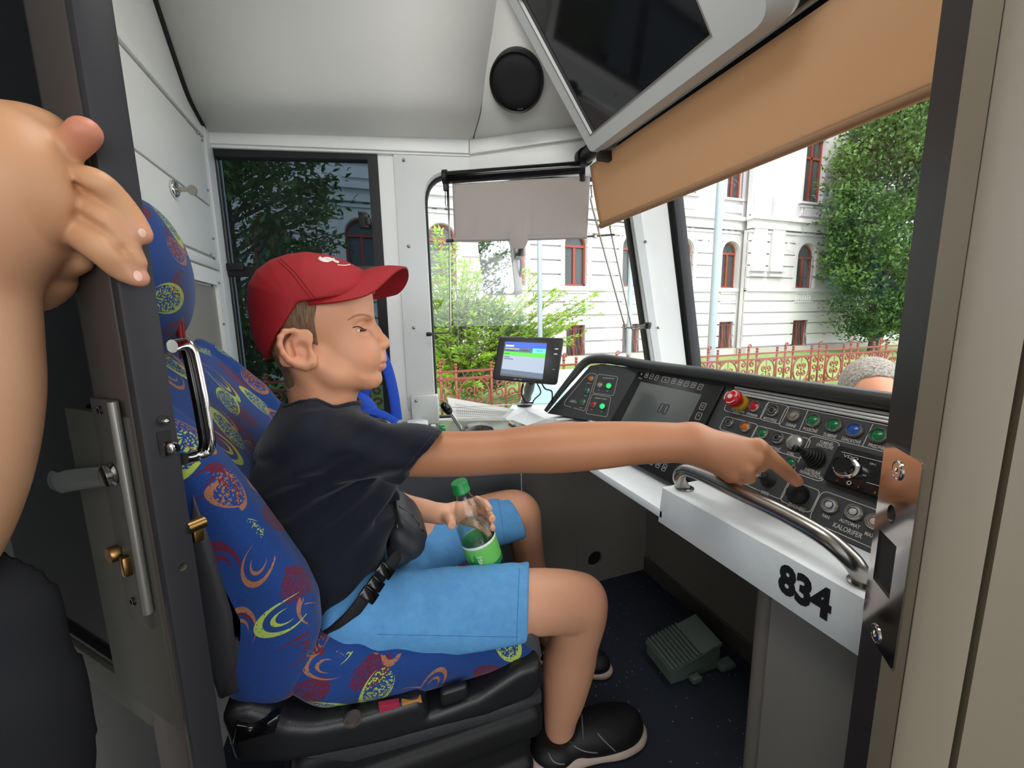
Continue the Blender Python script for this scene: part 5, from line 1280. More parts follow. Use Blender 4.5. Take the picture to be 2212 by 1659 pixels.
# ------------------------------------------------------------------ door jamb on the right with its strike plate
JD = Vector((0.656, 0.755, 0)).normalized(); JN = Vector((-0.755, 0.656, 0)).normalized()
j0 = at(1912, 963, D=0.385); j0 = Vector((j0.x, j0.y, 0))
if JN.dot(CAM-j0) < 0: JN = -JN
def onJ(px, py, off=0.0): return on(px, py, j0+JN*off, JN)
jr = onJ(2024, 900); wj = (jr-j0).dot(-JD)
jm = thing('door_jamb', 'dark door jamb at the right edge holding the chrome strike plate', 'door frame')
bm = bmesh.new(); prism(bm, [j0, j0-JD*wj, j0-JD*wj-JN*0.03, j0-JN*0.05], (0, 0, 1.9), 0.004); obj('jamb_post', bm, M['darkframe'], jm, sharp=50)
bm = bmesh.new(); q = j0-JD*wj; prism(bm, [q, q-JD*0.007, q-JD*0.007-JN*0.02, q-JN*0.02], (0, 0, 1.9)); obj('jamb_gasket', bm, M['rubber'], jm)
q = j0-JD*(wj+0.006); SD = Vector((0.80, -0.60, 0)).normalized(); SN_ = Vector((-0.6, -0.8, 0))
gq = on(2187, 900, q, Vector((SN_.x, SN_.y, 0))); wg = (gq-q).dot(SD)
bm = bmesh.new(); prism(bm, [q+SN_*0.002, q+SD*0.006+SN_*0.006, q+SD*(wg-0.004)+SN_*0.004, q+SD*wg-SN_*0.004, q+SD*wg-SN_*0.03, q-SN_*0.03], (0, 0, 1.9)); s1 = struct(obj('trim_3', bm, M['beige'], sharp=40))
bm = bmesh.new(); q2 = q+SD*(wg+0.004); prism(bm, [q2, q2+SD*0.35, q2+SD*0.35-SN_*0.03, q2-SN_*0.03], (0, 0, 1.9), 0.003); struct(obj('wall_right', bm, M['beige'], sharp=40))
bm = bmesh.new(); prism(bm, [q+SD*(wg-0.01)-SN_*0.012, q+SD*(wg+0.02)-SN_*0.012, q+SD*(wg+0.02)-SN_*0.02, q+SD*(wg-0.01)-SN_*0.02], (0, 0, 1.9)); obj('joint_gasket', bm, M['rubber'], s1)
# strike plate
sk = [onJ(*p, 0.0018) for p in ((1911, 964), (1996, 988), (1944, 1452), (1862, 1362))]
ux_ = -JD; lo_, hi_ = 0.004, (sk[1]-j0).dot(-JD)
z1_, z0_ = (sk[0].z+sk[1].z)/2, (sk[2].z+sk[3].z)/2
JM = basis(-JD, (0, 0, 1), (-JD).cross(Vector((0, 0, 1))), j0)
sgn = 1 if (-JD).cross(Vector((0, 0, 1))).dot(JN) > 0 else -1
def Jp(u, z, off=0.0): return j0-JD*u+Vector((0, 0, z))+JN*off
sa_ = onJ(1948, 1210)
def jc(px, py): r = onJ(px, py)-j0; return r.dot(-JD), r.z
slot = [jc(1903, 1142), jc(1943, 1180), jc(1930, 1285), jc(1893, 1265)]
su0, su1 = (slot[0][0]+slot[3][0])/2, (slot[1][0]+slot[2][0])/2; sz1, sz0 = (slot[0][1]+slot[1][1])/2, (slot[2][1]+slot[3][1])/2
hu, hz = jc(1932, 1112)
bm = bmesh.new()
ow = round_poly([Jp(lo_, z0_, .0), Jp(hi_, z0_, .0), Jp(hi_, z1_, .0), Jp(lo_, z1_, .0)], 0.006, 5)
holed(bm, ow, [[Jp(su0, sz0), Jp(su1, sz0), Jp(su1, sz1), Jp(su0, sz1)], [Jp(hu+0.0075*math.cos(a), hz+0.0085*math.sin(a)) for a in [i*math.pi/12 for i in range(24)]]], JN*0.0022)
stp = thing('strike_plate', 'shiny chrome strike plate screwed to the dark jamb on the right', 'plate')
obj('plate_sheet', bm, mat('mirror_chrome_warm', '#d8cfc8', 0.09, metal=1.0), stp, sharp=40)
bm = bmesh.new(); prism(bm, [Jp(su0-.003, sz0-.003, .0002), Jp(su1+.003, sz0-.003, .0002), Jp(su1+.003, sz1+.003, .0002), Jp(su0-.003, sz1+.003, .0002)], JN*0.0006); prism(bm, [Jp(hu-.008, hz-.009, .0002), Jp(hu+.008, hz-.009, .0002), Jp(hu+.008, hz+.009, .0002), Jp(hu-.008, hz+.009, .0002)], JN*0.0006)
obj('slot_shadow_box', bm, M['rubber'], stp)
for px, py in ((1947, 1017), (1899, 1370)):
    u_, z_ = jc(px, py); m_ = basis(-JD, (0, 0, 1), JN, Jp(u_, z_, 0.0022)) if sgn > 0 else basis(JD, (0, 0, 1), JN, Jp(u_, z_, 0.0022))
    bm = bmesh.new(); lathe(bm, [(0.0088, 0.0), (0.0088, 0.0008), (0.0078, 0.0012), (0.0072, 0.0004), (0.0066, 0.0012), (0.0030, 0.0012), (0.0026, -0.0004), (0, -0.0004)], m_, 28); obj('plate_screw', bm, M['chrome'], stp, sharp=30)
# ------------------------------------------------------------------ people
def skin_mat(name):
    k = NT(name); a = k.n('ShaderNodeVertexColor', layer_name='tone')
    f = k.noise(90, 4); f2_ = k.noise(14, 3); c = k.mix(k.math('MULTIPLY', f, 0.22), a.outputs[0], (0.50, 0.20, 0.12)); c = k.mix(k.math('MULTIPLY', f2_, 0.18), c, (0.72, 0.42, 0.28))
    k.l(c, k.b.inputs['Base Color']); k.b.inputs['Roughness'].default_value = 0.5
    k.b.inputs['Subsurface Weight'].default_value = 0.12; k.b.inputs['Subsurface Radius'].default_value = (0.012, 0.005, 0.003); k.b.inputs['Subsurface Scale'].default_value = 0.6
    k.bump(k.noise(700, 3), 0.12, 0.0005)
    return k.m
M['skin'] = skin_mat('skin')
def tone(V, base, spots=()):
    """skin colour per vertex: base plus blended spots (centre, radius, colour, strength)"""
    col = np.tile(np.array(srgb(base)), (len(V), 1))
    for c, r, h, s in spots:
        d = np.linalg.norm((V-np.array(c))/np.array(r), axis=1) if not np.isscalar(r) else np.linalg.norm(V-np.array(c), axis=1)/r
        w = np.clip(1-d, 0, 1); w = (w*w*(3-2*w)*s)[:, None]; col = col*(1-w)+np.array(srgb(h))*w
    return col
def rp(px, D): return px*D/FOC
def dep(p): return (Vector(p)-CAM).dot(_F)
def pts_at(lst):
    """[(px, py, radius_px, {'Y':..} or {'D':..})] -> world points and radii"""
    P, R = [], []
    for px, py, r, kw in lst:
        q = at(px, py, **kw); P.append(tuple(q)); R.append(r*dep(q)/FOC)
    return P, R

boy = thing('person', 'boy in red cap and navy T-shirt seated in the cab, pointing at the console', 'person')

# ---- head, built in its own frame: u forward, w away from the camera, z up
HY = math.radians(-3.0)
HF = Vector((math.cos(HY), math.sin(HY), 0)); HL = Vector((-math.sin(HY), math.cos(HY), 0)); HC = at(700, 700, Y=0.765)
HMX = basis(HF, HL, (0, 0, 1), HC)
def hl(px, py, w=0.0):
    q = HMX.inverted() @ on(px, py, HC+HL*w, HL); return (q.x, w, q.z)
def hz(px, py): q = hl(px, py); return (q[0], q[2])
def to_world(V, mx):
    m = np.array(mx); return V @ m[:3, :3].T+m[:3, 3]
def skull(f, hair=False):
    c = hl(672, 668); f.ell(c, (0.092, 0.071, 0.090), 0.0)
    face = [hz(*p) for p in ((700, 620), (755, 600), (792, 612), (803, 638), (806, 660), (805, 676), (797, 694), (800, 713), (809, 736), (816, 752), (820, 766), (819, 784), (811, 800), (812, 815), (806, 828), (790, 834), (758, 836), (715, 818), (690, 790), (690, 720))]
    f.extr(face, -0.050, 0.050, 0.043, 0.024)
    for s in (-1, 1):
        f.ell(hl(756, 768, s*0.030), (0.028, 0.019, 0.027), 0.032)
        a, b, c2 = hl(680, 782, s*0.050), hl(725, 812, s*0.044), hl(790, 822, s*0.018)
        f.cap(a, b, 0.016, 0.016, 0.022); f.cap(b, c2, 0.016, 0.012, 0.022)
f = Field((-0.13, -0.11, -0.22), (0.15, 0.11, 0.13), 0.0018)
skull(f)
nk0, nk1, nk2 = hl(676, 780), hl(698, 860), hl(697, 945)
f.cap(nk0, nk1, 0.047, 0.045, 0.028); f.cap(nk1, nk2, 0.050, 0.060, 0.02)
for s in (-1, 1):
    f.cap(hl(650, 800, s*0.045), hl(735, 905, s*0.018), 0.010, 0.010, 0.02)
    f.cap(hl(799, 682, s*0.010), hl(794, 681, s*0.026), 0.0035, 0.0055, 0.012); f.cap(hl(795, 681, s*0.026), hl(768, 688, s*0.043), 0.006, 0.005, 0.012)
    f.ell(hl(794, 710, s*0.036), (0.015, 0.016, 0.0105), 0.016, mode='sub')
    f.ell(hl(774, 712, s*0.0325), (0.0138, 0.0140, 0.0128), 0.005)
    f.ell(hl(782, 714, s*0.0395), (0.0125, 0.0125, 0.0030), 0.0016, mode='sub')
    f.ell(hl(784, 742, s*0.027), (0.014, 0.012, 0.012), 0.024); f.ell(hl(783, 766, s*0.020), (0.021, 0.019, 0.024), 0.020)
# nose
f.cap(hl(801, 694), hl(812, 715), 0.0065, 0.0070, 0.012); f.cap(hl(812, 715), hl(825, 734), 0.0070, 0.0085, 0.008); f.cap(hl(825, 734), hl(831, 741), 0.0085, 0.0095, 0.006)
for s in (-1, 1):
    f.ell(hl(822, 747, s*0.0105), (0.0095, 0.0065, 0.0070), 0.006); f.ell(hl(828, 756, s*0.0065), (0.0048, 0.0032, 0.0032), 0.002, mode='sub')
# lips, mouth
f.ell(hl(824, 768), (0.008, 0.012, 0.010), 0.012)
for s in (-1, 1):
    f.cap(hl(827, 777, s*0.003), hl(822, 778, s*0.011), 0.0070, 0.0064, 0.003); f.cap(hl(822, 778, s*0.011), hl(808, 785, s*0.021), 0.0056, 0.003, 0.006)
    f.cap(hl(825, 789, 0.0), hl(820, 790, s*0.010), 0.0074, 0.0066, 0.003); f.cap(hl(820, 790, s*0.010), hl(807, 788, s*0.020), 0.0058, 0.003, 0.006)
    f.cap(hl(835, 783, 0.0), hl(826, 785, s*0.013), 0.0010, 0.0010, 0.003, mode='sub'); f.cap(hl(826, 785, s*0.013), hl(806, 788, s*0.024), 0.0010, 0.0010, 0.003, mode='sub')
f.ell(hl(807, 818), (0.014, 0.018, 0.013), 0.016)
# ears
HX = [(651, 722), (634, 714), (615, 716), (605, 729), (604, 746), (612, 764), (624, 778), (641, 786), (660, 789), (673, 783), (675, 770), (668, 756)]
for s in (-1, 1):
    pr_ = []
    for i, (a, b) in enumerate(HX):
        t = i/(len(HX)-1); out = 0.070+0.017*math.sin(min(1, t*1.35)*math.pi)
        if t > 0.75: out = 0.070
        pr_.append(hl(a, b, -out) if s < 0 else (hl(a, b, -out)[0], out, hl(a, b, -out)[2]))
    f.chain(pr_, [0.0034, 0.0035, .0036, .0036, .0036, .0038, .0042, .006, .008, .008, .006, .004], 0.005)
    c = hl(640, 752, -0.071); c2 = (c[0], s*0.072, c[2]); rot = np.array(Matrix.Rotation(math.radians(38), 3, 'Y')); f.ell(c2, (0.018, 0.0060, 0.034), 0.006, rot)
    c = hl(652, 757, -0.079); f.ell((c[0], s*0.079, c[2]), (0.010, 0.0075, 0.013), 0.004, mode='sub')
    a = hl(621, 735, -0.082); b = hl(634, 770, -0.078); f.cap((a[0], s*0.078, a[2]), (b[0], s*0.074, b[2]), 0.0022, 0.0022, 0.004, mode='sub')
    a = hl(668, 755, -0.0); f.ell((a[0], s*0.070, a[2]), (0.005, 0.006, 0.006), 0.005)
Vh, Qh = f.mesh(); Vh = relax(Vh, Qh, 3, 0.4)
lipc = '#b25450'
sp = [(hl(825, 778, 0), (0.016, 0.027, 0.0095), lipc, 1.0), (hl(823, 790, 0), (0.016, 0.027, 0.0095), lipc, 1.0)]
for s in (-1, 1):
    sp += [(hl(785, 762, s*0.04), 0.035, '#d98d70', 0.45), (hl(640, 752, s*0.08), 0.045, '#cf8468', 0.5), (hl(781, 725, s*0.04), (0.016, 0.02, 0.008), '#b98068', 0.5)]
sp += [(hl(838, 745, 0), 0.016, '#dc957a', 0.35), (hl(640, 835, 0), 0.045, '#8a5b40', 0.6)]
colh = tone(Vh, '#cd8f68', sp)
VQ_head = (to_world(Vh, HMX), Qh, colh)
# eyes
for s in (-1, 1):
    c = Vector(hl(774, 712, s*0.0325)); m_ = HMX @ Matrix.Translation(c)
    bm = bmesh.new(); bmesh.ops.create_uvsphere(bm, u_segments=20, v_segments=14, radius=0.0119, matrix=m_); e_o = obj('eye', bm, mat('eye_white', '#d8cfc8', 0.15), boy, True)
    d = Vector((0.80, -0.55 if s < 0 else -0.2, -0.14)).normalized(); m2_ = frame_of(d).to_4x4(); m2_.translation = c; m2_ = HMX @ m2_
    bm = bmesh.new(); lathe(bm, [(0.0078, 0.0092), (0.006, 0.0107), (0.003, 0.0118), (0, 0.0122)], m2_, 18); obj('iris', bm, mat('brown_iris', '#2f1d14', 0.1), e_o, True)
# ---- cap
f = Field((-0.16, -0.11, -0.10), (0.15, 0.11, 0.16), 0.0022)
crown = [hz(*p) for p in ((560, 752), (548, 710), (539, 655), (542, 615), (560, 585), (590, 563), (625, 551), (666, 546), (710, 552), (750, 566), (785, 584), (806, 606), (812, 640), (790, 700), (700, 790), (590, 790))]
f.extr(crown, -0.083, 0.083, 0.078, 0.0)
LA = (hz(587, 771), hz(664, 658)); LB = (hz(664, 658), hz(812, 634))
def capcut(X, Y, Z):
    def side(L):
        (x0, z0), (x1, z1) = L; n = math.hypot(x1-x0, z1-z0); return ((X-x0)*(z1-z0)-(Z-z0)*(x1-x0))/n+Y*0
    return np.minimum(side(LA), side(LB))
r_ = f.sub(f.lo, f.lo+f.res*f.dim); f.d[r_[0]] = np.maximum(f.d, capcut(r_[1], r_[2], r_[3]))
V, Q = f.mesh(); V = relax(V, Q, 1, 0.4)
red = mat('red_cap_cloth', '#960c16', 0.75, bump=(1300, 0.25, 0.0007), vary=0.05)
capo = field_obj('baseball_cap', (to_world(V, HMX), Q), red, boy)
_cb = BVHTree.FromPolygons([tuple(v) for v in to_world(V, HMX)], [tuple(int(i) for i in q) for q in Q])
def drape(bvh, pts, off=0.0004):
    out = []
    for px, py in pts:
        d = ray(px, py).normalized(); h = bvh.ray_cast(CAM, d)
        if h[0] is not None: out.append(h[0]-d*off)
    return out
def px_path(pts, k=5): return [(p.x, p.y) for p in smooth_path([(a, b, 0) for a, b in pts], k)]
bm = bmesh.new()
for L in ([(600, 562), (630, 590), (655, 622), (674, 646)], [(606, 559), (636, 586), (662, 618), (680, 642)], [(592, 760), (617, 711), (645, 680), (664, 660)]):
    q = drape(_cb, px_path(L)); 
    if len(q) > 3: tube(bm, q, 0.0008, 6)
obj('cap_seam', bm, mat('dark_red_thread', '#8e0f18', 0.8), capo, True)
# emblem: two interlocked arcs and a short word line
bm = bmesh.new()
def strip(bm, bvh, cl, wd, off=0.0008):
    A, B_ = [], []
    P = px_path(cl, 4)
    for i, (x, y) in enumerate(P):
        x2, y2 = P[min(i+1, len(P)-1)]; x1, y1 = P[max(i-1, 0)]; n = math.hypot(x2-x1, y2-y1); nx, ny = -(y2-y1)/n, (x2-x1)/n; w = wd(i/(len(P)-1))
        a, b = drape(bvh, [(x+nx*w, y+ny*w)], off), drape(bvh, [(x-nx*w, y-ny*w)], off)
        if a and b: A.append(a[0]); B_.append(b[0])
    va = [bm.verts.new(p) for p in A]; vb = [bm.verts.new(p) for p in B_]
    for i in range(len(va)-1): bm.faces.new((va[i], va[i+1], vb[i+1], vb[i]))
strip(bm, _cb, [(689, 556), (699, 562), (712, 563), (722, 558), (728, 558)], lambda t: 3.6-2.2*abs(t-0.1) if t < .5 else 1.8)
strip(bm, _cb, [(696, 559), (706, 557), (717, 560), (727, 565), (732, 566)], lambda t: 2.2)
strip(bm, _cb, [(729, 572), (745, 573), (757, 571)], lambda t: 0.9)
obj('cap_emblem', bm, mat('white_emblem', '#d9cfc6', 0.7), capo)
# brim
AN = [hl(786, 588, 0), hl(775, 597, -.026), hl(745, 612, -.048), hl(705, 636, -.064), hl(666, 656, -.073)]
RN = [hl(878, 581, 0), hl(856, 588, -.042), hl(803, 634, -.070), hl(742, 652, -.080), hl(666, 660, -.077)]
AF = [AN[0]]+[(p[0], -p[1], p[2]) for p in AN[1:]]
RF = [RN[0], hl(882, 603, .036), hl(866, 630, .062), hl(836, 642, .076), (RN[4][0]+0.01, .077, RN[4][2]+.004)]
def brim(s, q):
    """s 0..1 from crown to rim, q -1..1 near to far side"""
    A_, R_ = (AN, RN) if q <= 0 else (AF, RF); oth = (AF, RF) if q <= 0 else (AN, RN)
    a = abs(q); t = a*4; i = min(3, int(t)); fr_ = t-i
    def ip(L, O):
        g = lambda j: np.array(L[j]); p0 = g(i-1) if i > 0 else np.array(O[1]); p1, p2, p3 = g(i), g(i+1), g(min(i+2, 4))
        return 0.5*((2*p1)+(-p0+p2)*fr_+(2*p0-5*p1+4*p2-p3)*fr_**2+(-p0+3*p1-3*p2+p3)*fr_**3)
    p = ip(A_, oth[0])*(1-s)+ip(R_, oth[1])*s
    p[2] += 0.005*math.sin(s*math.pi)*(1-a)
    return HMX @ Vector(p)
rows = [[brim(i/10, -1+2*j/40) for j in range(41)] for i in range(-1, 11)]
bm = bmesh.new(); sheet(bm, rows, 0.0032); obj('cap_brim', bm, red, capo, sharp=60)
# hair under the cap
f = Field((-0.14, -0.10, -0.14), (0.12, 0.10, 0.10), 0.0022); skull(f); f.cap(nk0, nk1, 0.047, 0.045, 0.028); f.d = f.d-np.float32(0.0032)
def strands(X, Y, Z): return -0.0035+0.0012*np.sin((X*0.9+Z*0.35)*1500+np.sin(Z*160)*1.5)+0.0*Y
g = Field(f.lo, f.lo+f.res*(f.dim-1), f.res)
g.extr([hz(*p) for p in ((600, 640), (700, 640), (698, 668), (694, 690), (697, 722), (699, 742), (690, 738), (680, 741), (668, 730), (655, 720), (640, 714), (612, 714), (596, 740), (604, 765), (622, 785), (650, 800), (648, 826), (632, 838), (608, 812), (592, 790), (565, 750))], -0.2, 0.2, 0.001)
n_ = np.minimum(np.array(f.d.shape), np.array(g.d.shape)); f.d = np.maximum(f.d[:n_[0], :n_[1], :n_[2]], g.d[:n_[0], :n_[1], :n_[2]]); f.dim = n_
V, Q = f.mesh()
k = NT('light_brown_hair'); mp = k.n('ShaderNodeMapping'); mp.inputs['Scale'].default_value = (700, 90, 45); mp.inputs['Rotation'].default_value = (0, 0.25, 0); k.l(k.coord(), mp.inputs[0])
k.l(k.ramp(k.noise(1, 3, 0.6, mp.outputs[0]), [(0.3, srgb('#4a3423')), (0.7, srgb('#93714f'))]), k.b.inputs['Base Color']); k.b.inputs['Roughness'].default_value = 0.5; k.bump(k.noise(1, 2, 0.6, mp.outputs[0]), 0.9, 0.004); M['hair'] = k.m
field_obj('hair', (to_world(V, HMX), Q), M['hair'], boy)
_hb = BVHTree.FromPolygons([tuple(v) for v in VQ_head[0]], [tuple(int(i) for i in q) for q in Qh])
bm = bmesh.new()
q = drape(_hb, px_path([(751, 692), (762, 685), (776, 680), (790, 680), (801, 684)]), -0.0004)
if len(q) > 4: tube(bm, q, [0.0014*math.sin(0.35+2.5*i/(len(q)-1))+0.0004 for i in range(len(q))], 8)
obj('eyebrow', bm, mat('brow_hair', '#a5775a', 0.8), boy, True)
bm = bmesh.new()
q = drape(_hb, px_path([(762, 708), (768, 706), (776, 706), (786, 711)]), 0.0004)
if len(q) > 4: tube(bm, q, 0.0009, 6)
obj('eyelashes', bm, mat('lash_hair', '#2a1c14', 0.8), boy, True)

# ---- pointing arm and hand
tipp = onC(1727, 1044, 0.0205); Dt = dep(tipp); DS = Dt-0.53+0.005; Dw = .52+DS
arm = [(px, py, r, {'D': .640+(Dw-.640)*(px-720)/770.0}) for px, py, r in ((760, 972, 44), (830, 976, 47), (900, 980, 49), (1000, 980, 48), (1080, 976, 47), (1130, 971, 50), (1200, 967, 54), (1290, 962, 51), (1370, 957, 46), (1440, 956, 43), (1490, 957, 41))]
P, R = pts_at(arm)
lo = np.min(np.array(P), 0)-0.08; hi = np.maximum(np.max(np.array(P), 0), np.array(tipp))+0.08
lo = np.minimum(lo, np.array(tipp)-0.06)
f = Field(lo, hi, 0.0026)
f.schain(P, R)
def hp(px, py, D): return tuple(at(px, py, D=D))
def hd(px, py, D): return tuple(at(px, py, D=D+DS))
Wd = .52
WR = hd(1490, 957, Wd)
MC = {'index': hd(1634, 964, .512), 'middle': hd(1628, 991, .503), 'ring': hd(1608, 1014, .502), 'pinky': hd(1577, 1026, .508)}
f.ell(hd(1505, 957, .523), (0.030, 0.022, 0.026), 0.02)
for nm_, r1_ in (('index', 0.0098), ('middle', 0.0100), ('ring', 0.0095), ('pinky', 0.0090)):
    m_ = MC[nm_]; w_ = np.array(WR)*0.8+np.array(m_)*0.2; f.cap(tuple(w_), m_, 0.0150, r1_+0.0015, 0.014)
f.ell(hd(1555, 975, .525), (0.034, 0.016, 0.026), 0.02)
# index finger
ix = [MC['index'], hd(1676, 1000, .513), hp(1703, 1024, Dt-0.003), hp(1721, 1040, Dt)]
f.schain(ix, [0.0130, 0.0112, 0.0098, 0.0085])
f.ell(hd(1641, 968, .505), (0.010, 0.010, 0.010), 0.008)
# curled fingers close behind the knuckles, away from the camera
for nm_, a, b, c, r in (('middle', (1643, 1006, .520), (1612, 1022, .545), (1590, 1005, .548), .0090), ('ring', (1618, 1032, .522), (1588, 1038, .545), (1572, 1018, .548), .0088), ('pinky', (1590, 1040, .524), (1562, 1040, .542), (1552, 1022, .545), .0080)):
    f.ell(MC[nm_], (0.0112, 0.0112, 0.0112), 0.005); f.chain([MC[nm_], hd(*a), hd(*b), hd(*c)], [r+.001, r, r*.93, r*.82], 0.003)
f.chain([hd(1520, 975, .545), hd(1575, 985, .562), hd(1612, 990, .558), hd(1632, 994, .545)], [0.013, 0.0115, 0.0095, 0.008], 0.006)
# elbow crease
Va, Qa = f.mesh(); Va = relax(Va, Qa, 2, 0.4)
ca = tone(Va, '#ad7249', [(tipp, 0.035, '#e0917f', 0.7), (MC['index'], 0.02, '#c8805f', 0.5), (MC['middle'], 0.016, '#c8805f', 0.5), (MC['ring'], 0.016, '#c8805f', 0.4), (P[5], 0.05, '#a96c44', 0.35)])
# ---- the hand that holds the bottle
P2, R2 = pts_at([(790, 985, 40, {'D': 0.850}), (800, 1060, 32, {'D': 0.890}), (862, 1092, 28, {'D': 0.880}), (915, 1103, 24, {'D': 0.860}), (952, 1110, 20, {'D': 0.850})])
f = Field(np.min(np.array(P2), 0)-0.07, np.max(np.array(P2), 0)+np.array((0.16, 0.07, 0.08)), 0.0026)
f.schain(P2, R2)
hn = P2[-1]
f.chain([hn, hp(985, 1108, 0.865), hp(1008, 1103, 0.875)], [0.018, 0.021, 0.019], 0.012)
f.chain([hp(960, 1112, 0.840), hp(972, 1122, 0.815), hp(977, 1138, 0.785)], [0.012, 0.0100, 0.0085], 0.006)
for A_, r in ((((1005, 1090, 0.878), (1030, 1080, 0.865), (1048, 1088, 0.835), (1058, 1101, 0.810)), .0080), (((1005, 1104, 0.878), (1034, 1098, 0.865), (1055, 1110, 0.835), (1070, 1130, 0.807)), .0082), (((1003, 1116, 0.878), (1034, 1116, 0.868), (1056, 1128, 0.840), (1066, 1146, 0.815)), .0078), (((1000, 1126, 0.874), (1030, 1134, 0.866), (1050, 1146, 0.850), (1058, 1156, 0.835)), .0070)):
    f.chain([hp(*a) for a in A_], [r*1.15, r*1.05, r, r*.85], 0.003)
Vf, Qf = f.mesh(); Vf = relax(Vf, Qf, 2, 0.4); cf = tone(Vf, '#dda585', [(hp(1065, 1125, .76), 0.03, '#e08c7c', 0.6), (hp(977, 1138, .735), 0.02, '#e08c7c', 0.6)])
# ---- legs and the hidden trunk
LN1 = [(860, 1325, 62, {'Y': .71}), (1000, 1320, 70, {'Y': .69}), (1140, 1300, 66, {'Y': .685}), (1235, 1300, 62, {'Y': .685}), (1252, 1318, 58, {'Y': .685}), (1240, 1385, 52, {'Y': .695}), (1230, 1430, 54, {'Y': .705}), (1220, 1492, 46, {'Y': .71}), (1210, 1555, 34, {'Y': .715}), (1212, 1604, 31, {'Y': .715})]
Pn, Rn = pts_at(LN1)
LF1 = [(860, 1215, 55, {'Y': .90}), (1000, 1140, 52, {'Y': .97}), (1085, 1108, 46, {'Y': 1.0}), (1122, 1107, 43, {'Y': 1.0}), (1132, 1140, 38, {'Y': 1.0}), (1142, 1200, 33, {'Y': 1.0}), (1155, 1260, 31, {'Y': .99}), (1172, 1330, 27, {'Y': .98}), (1192, 1392, 22, {'Y': .97})]
Pf, Rf = pts_at(LF1)
al = np.array(Pn+Pf); f = Field(al.min(0)-0.1, al.max(0)+0.1, 0.004)
f.schain(Pn, Rn); f.schain(Pf, Rf)
f.ell(tuple(at(1262, 1290, Y=.68)), (0.040, 0.036, 0.036), 0.02)
f.ell(tuple(at(1205, 1440, Y=.725)), (0.026, 0.03, 0.06), 0.02)
f.cap(Pn[0], tuple(at(860, 1235, Y=.88)), 0.05, 0.045, 0.03)
f.ell(tuple(at(1228, 1600, Y=.715)), (0.02, 0.02, 0.02), 0.02); f.cap(Pn[-1], tuple(Vector(Pn[-1])+Vector((0.05, 0.01, -0.02))), 0.022, 0.018, 0.02)
Vl, Ql = f.mesh(); Vl = relax(Vl, Ql, 2, 0.5)
cl2 = tone(Vl, '#d69d7c', [(at(1285, 1290, Y=.66), 0.05, '#de9880', 0.55), (at(1130, 1085, Y=.97), 0.05, '#de9880', 0.4), (Pn[-1], 0.06, '#e0957c', 0.3)])
f = Field((-0.25, 0.62, 0.36), (0.12, 0.98, 0.92), 0.007)
tc_ = [tuple(at(700, 1330, Y=.80)), tuple(at(705, 1150, Y=.80)), tuple(at(690, 985, Y=.79))]
f.chain(tc_, [0.068, 0.072, 0.080], 0.03); f.cap(tuple(at(690, 962, D=.66)), tuple(at(775, 960, Y=.92)), 0.045, 0.04, 0.03); f.cap(tc_[2], tuple(at(690, 900, Y=.77)), 0.06, 0.05, 0.02)
Vt, Qt = f.mesh(); ct = tone(Vt, '#d9a482')
V, Q = merge([(VQ_head[0], VQ_head[1]), (Va, Qa), (Vf, Qf), (Vl, Ql), (Vt, Qt)])
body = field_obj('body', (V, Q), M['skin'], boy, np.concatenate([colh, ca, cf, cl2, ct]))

# ---- T-shirt
k = NT('navy_tshirt_cloth'); k.l(k.mix(k.noise(40, 3), srgb('#0d0f18'), srgb('#161a28')), k.b.inputs['Base Color']); k.b.inputs['Roughness'].default_value = 0.85; k.b.inputs['Sheen Weight'].default_value = 0.12; k.b.inputs['Specular IOR Level'].default_value = 0.25
k.bump(k.noise(900, 2), 0.3, 0.0006); M['navy'] = k.m
f = Field((-0.28, 0.54, 0.33), (0.22, 1.02, 0.92), 0.0036)
tors = xz([(645, 872), (700, 884), (758, 900), (800, 935), (835, 985), (856, 1040), (862, 1085), (852, 1130), (842, 1168), (830, 1208), (795, 1262), (745, 1338), (712, 1370), (650, 1402), (628, 1340), (630, 1260), (598, 1180), (556, 1110), (530, 1060), (536, 1020), (566, 955), (608, 893)], 0.745)
f.extr(tors, 0.668, 0.935, 0.085, 0.0)
f.cap(tuple(at(690, 900, Y=.77)), tuple(at(690, 960, D=.665)), 0.055, 0.062, 0.05)
SL, SR = pts_at([(672, 968, 72, {'D': .665}), (760, 970, 66, {'D': .648}), (850, 977, 62, {'D': .632}), (930, 985, 60, {'D': .618}), (990, 988, 60, {'D': .608})])
f.schain(SL, SR, 0.03)
f.cap(tuple(at(790, 950, Y=.90)), tuple(at(800, 1050, Y=.955)), 0.055, 0.045, 0.03)
h1_, h2_ = at(953, 936, D=.615), at(878, 1034, D=.625); hv = (h1_-h2_).normalized(); axv = (Vector(SL[3])-Vector(SL[1])).normalized(); hn_ = ray(878, 1034).cross(ray(953, 936)).normalized(); hn_ = hn_ if hn_.dot(axv) > 0 else -hn_
f.cut(tuple(h1_), tuple(hn_), 0.002, lo=(h2_.x-0.05, 0.5, h2_.z-0.10), hi=(0.3, 0.76, 1.0))
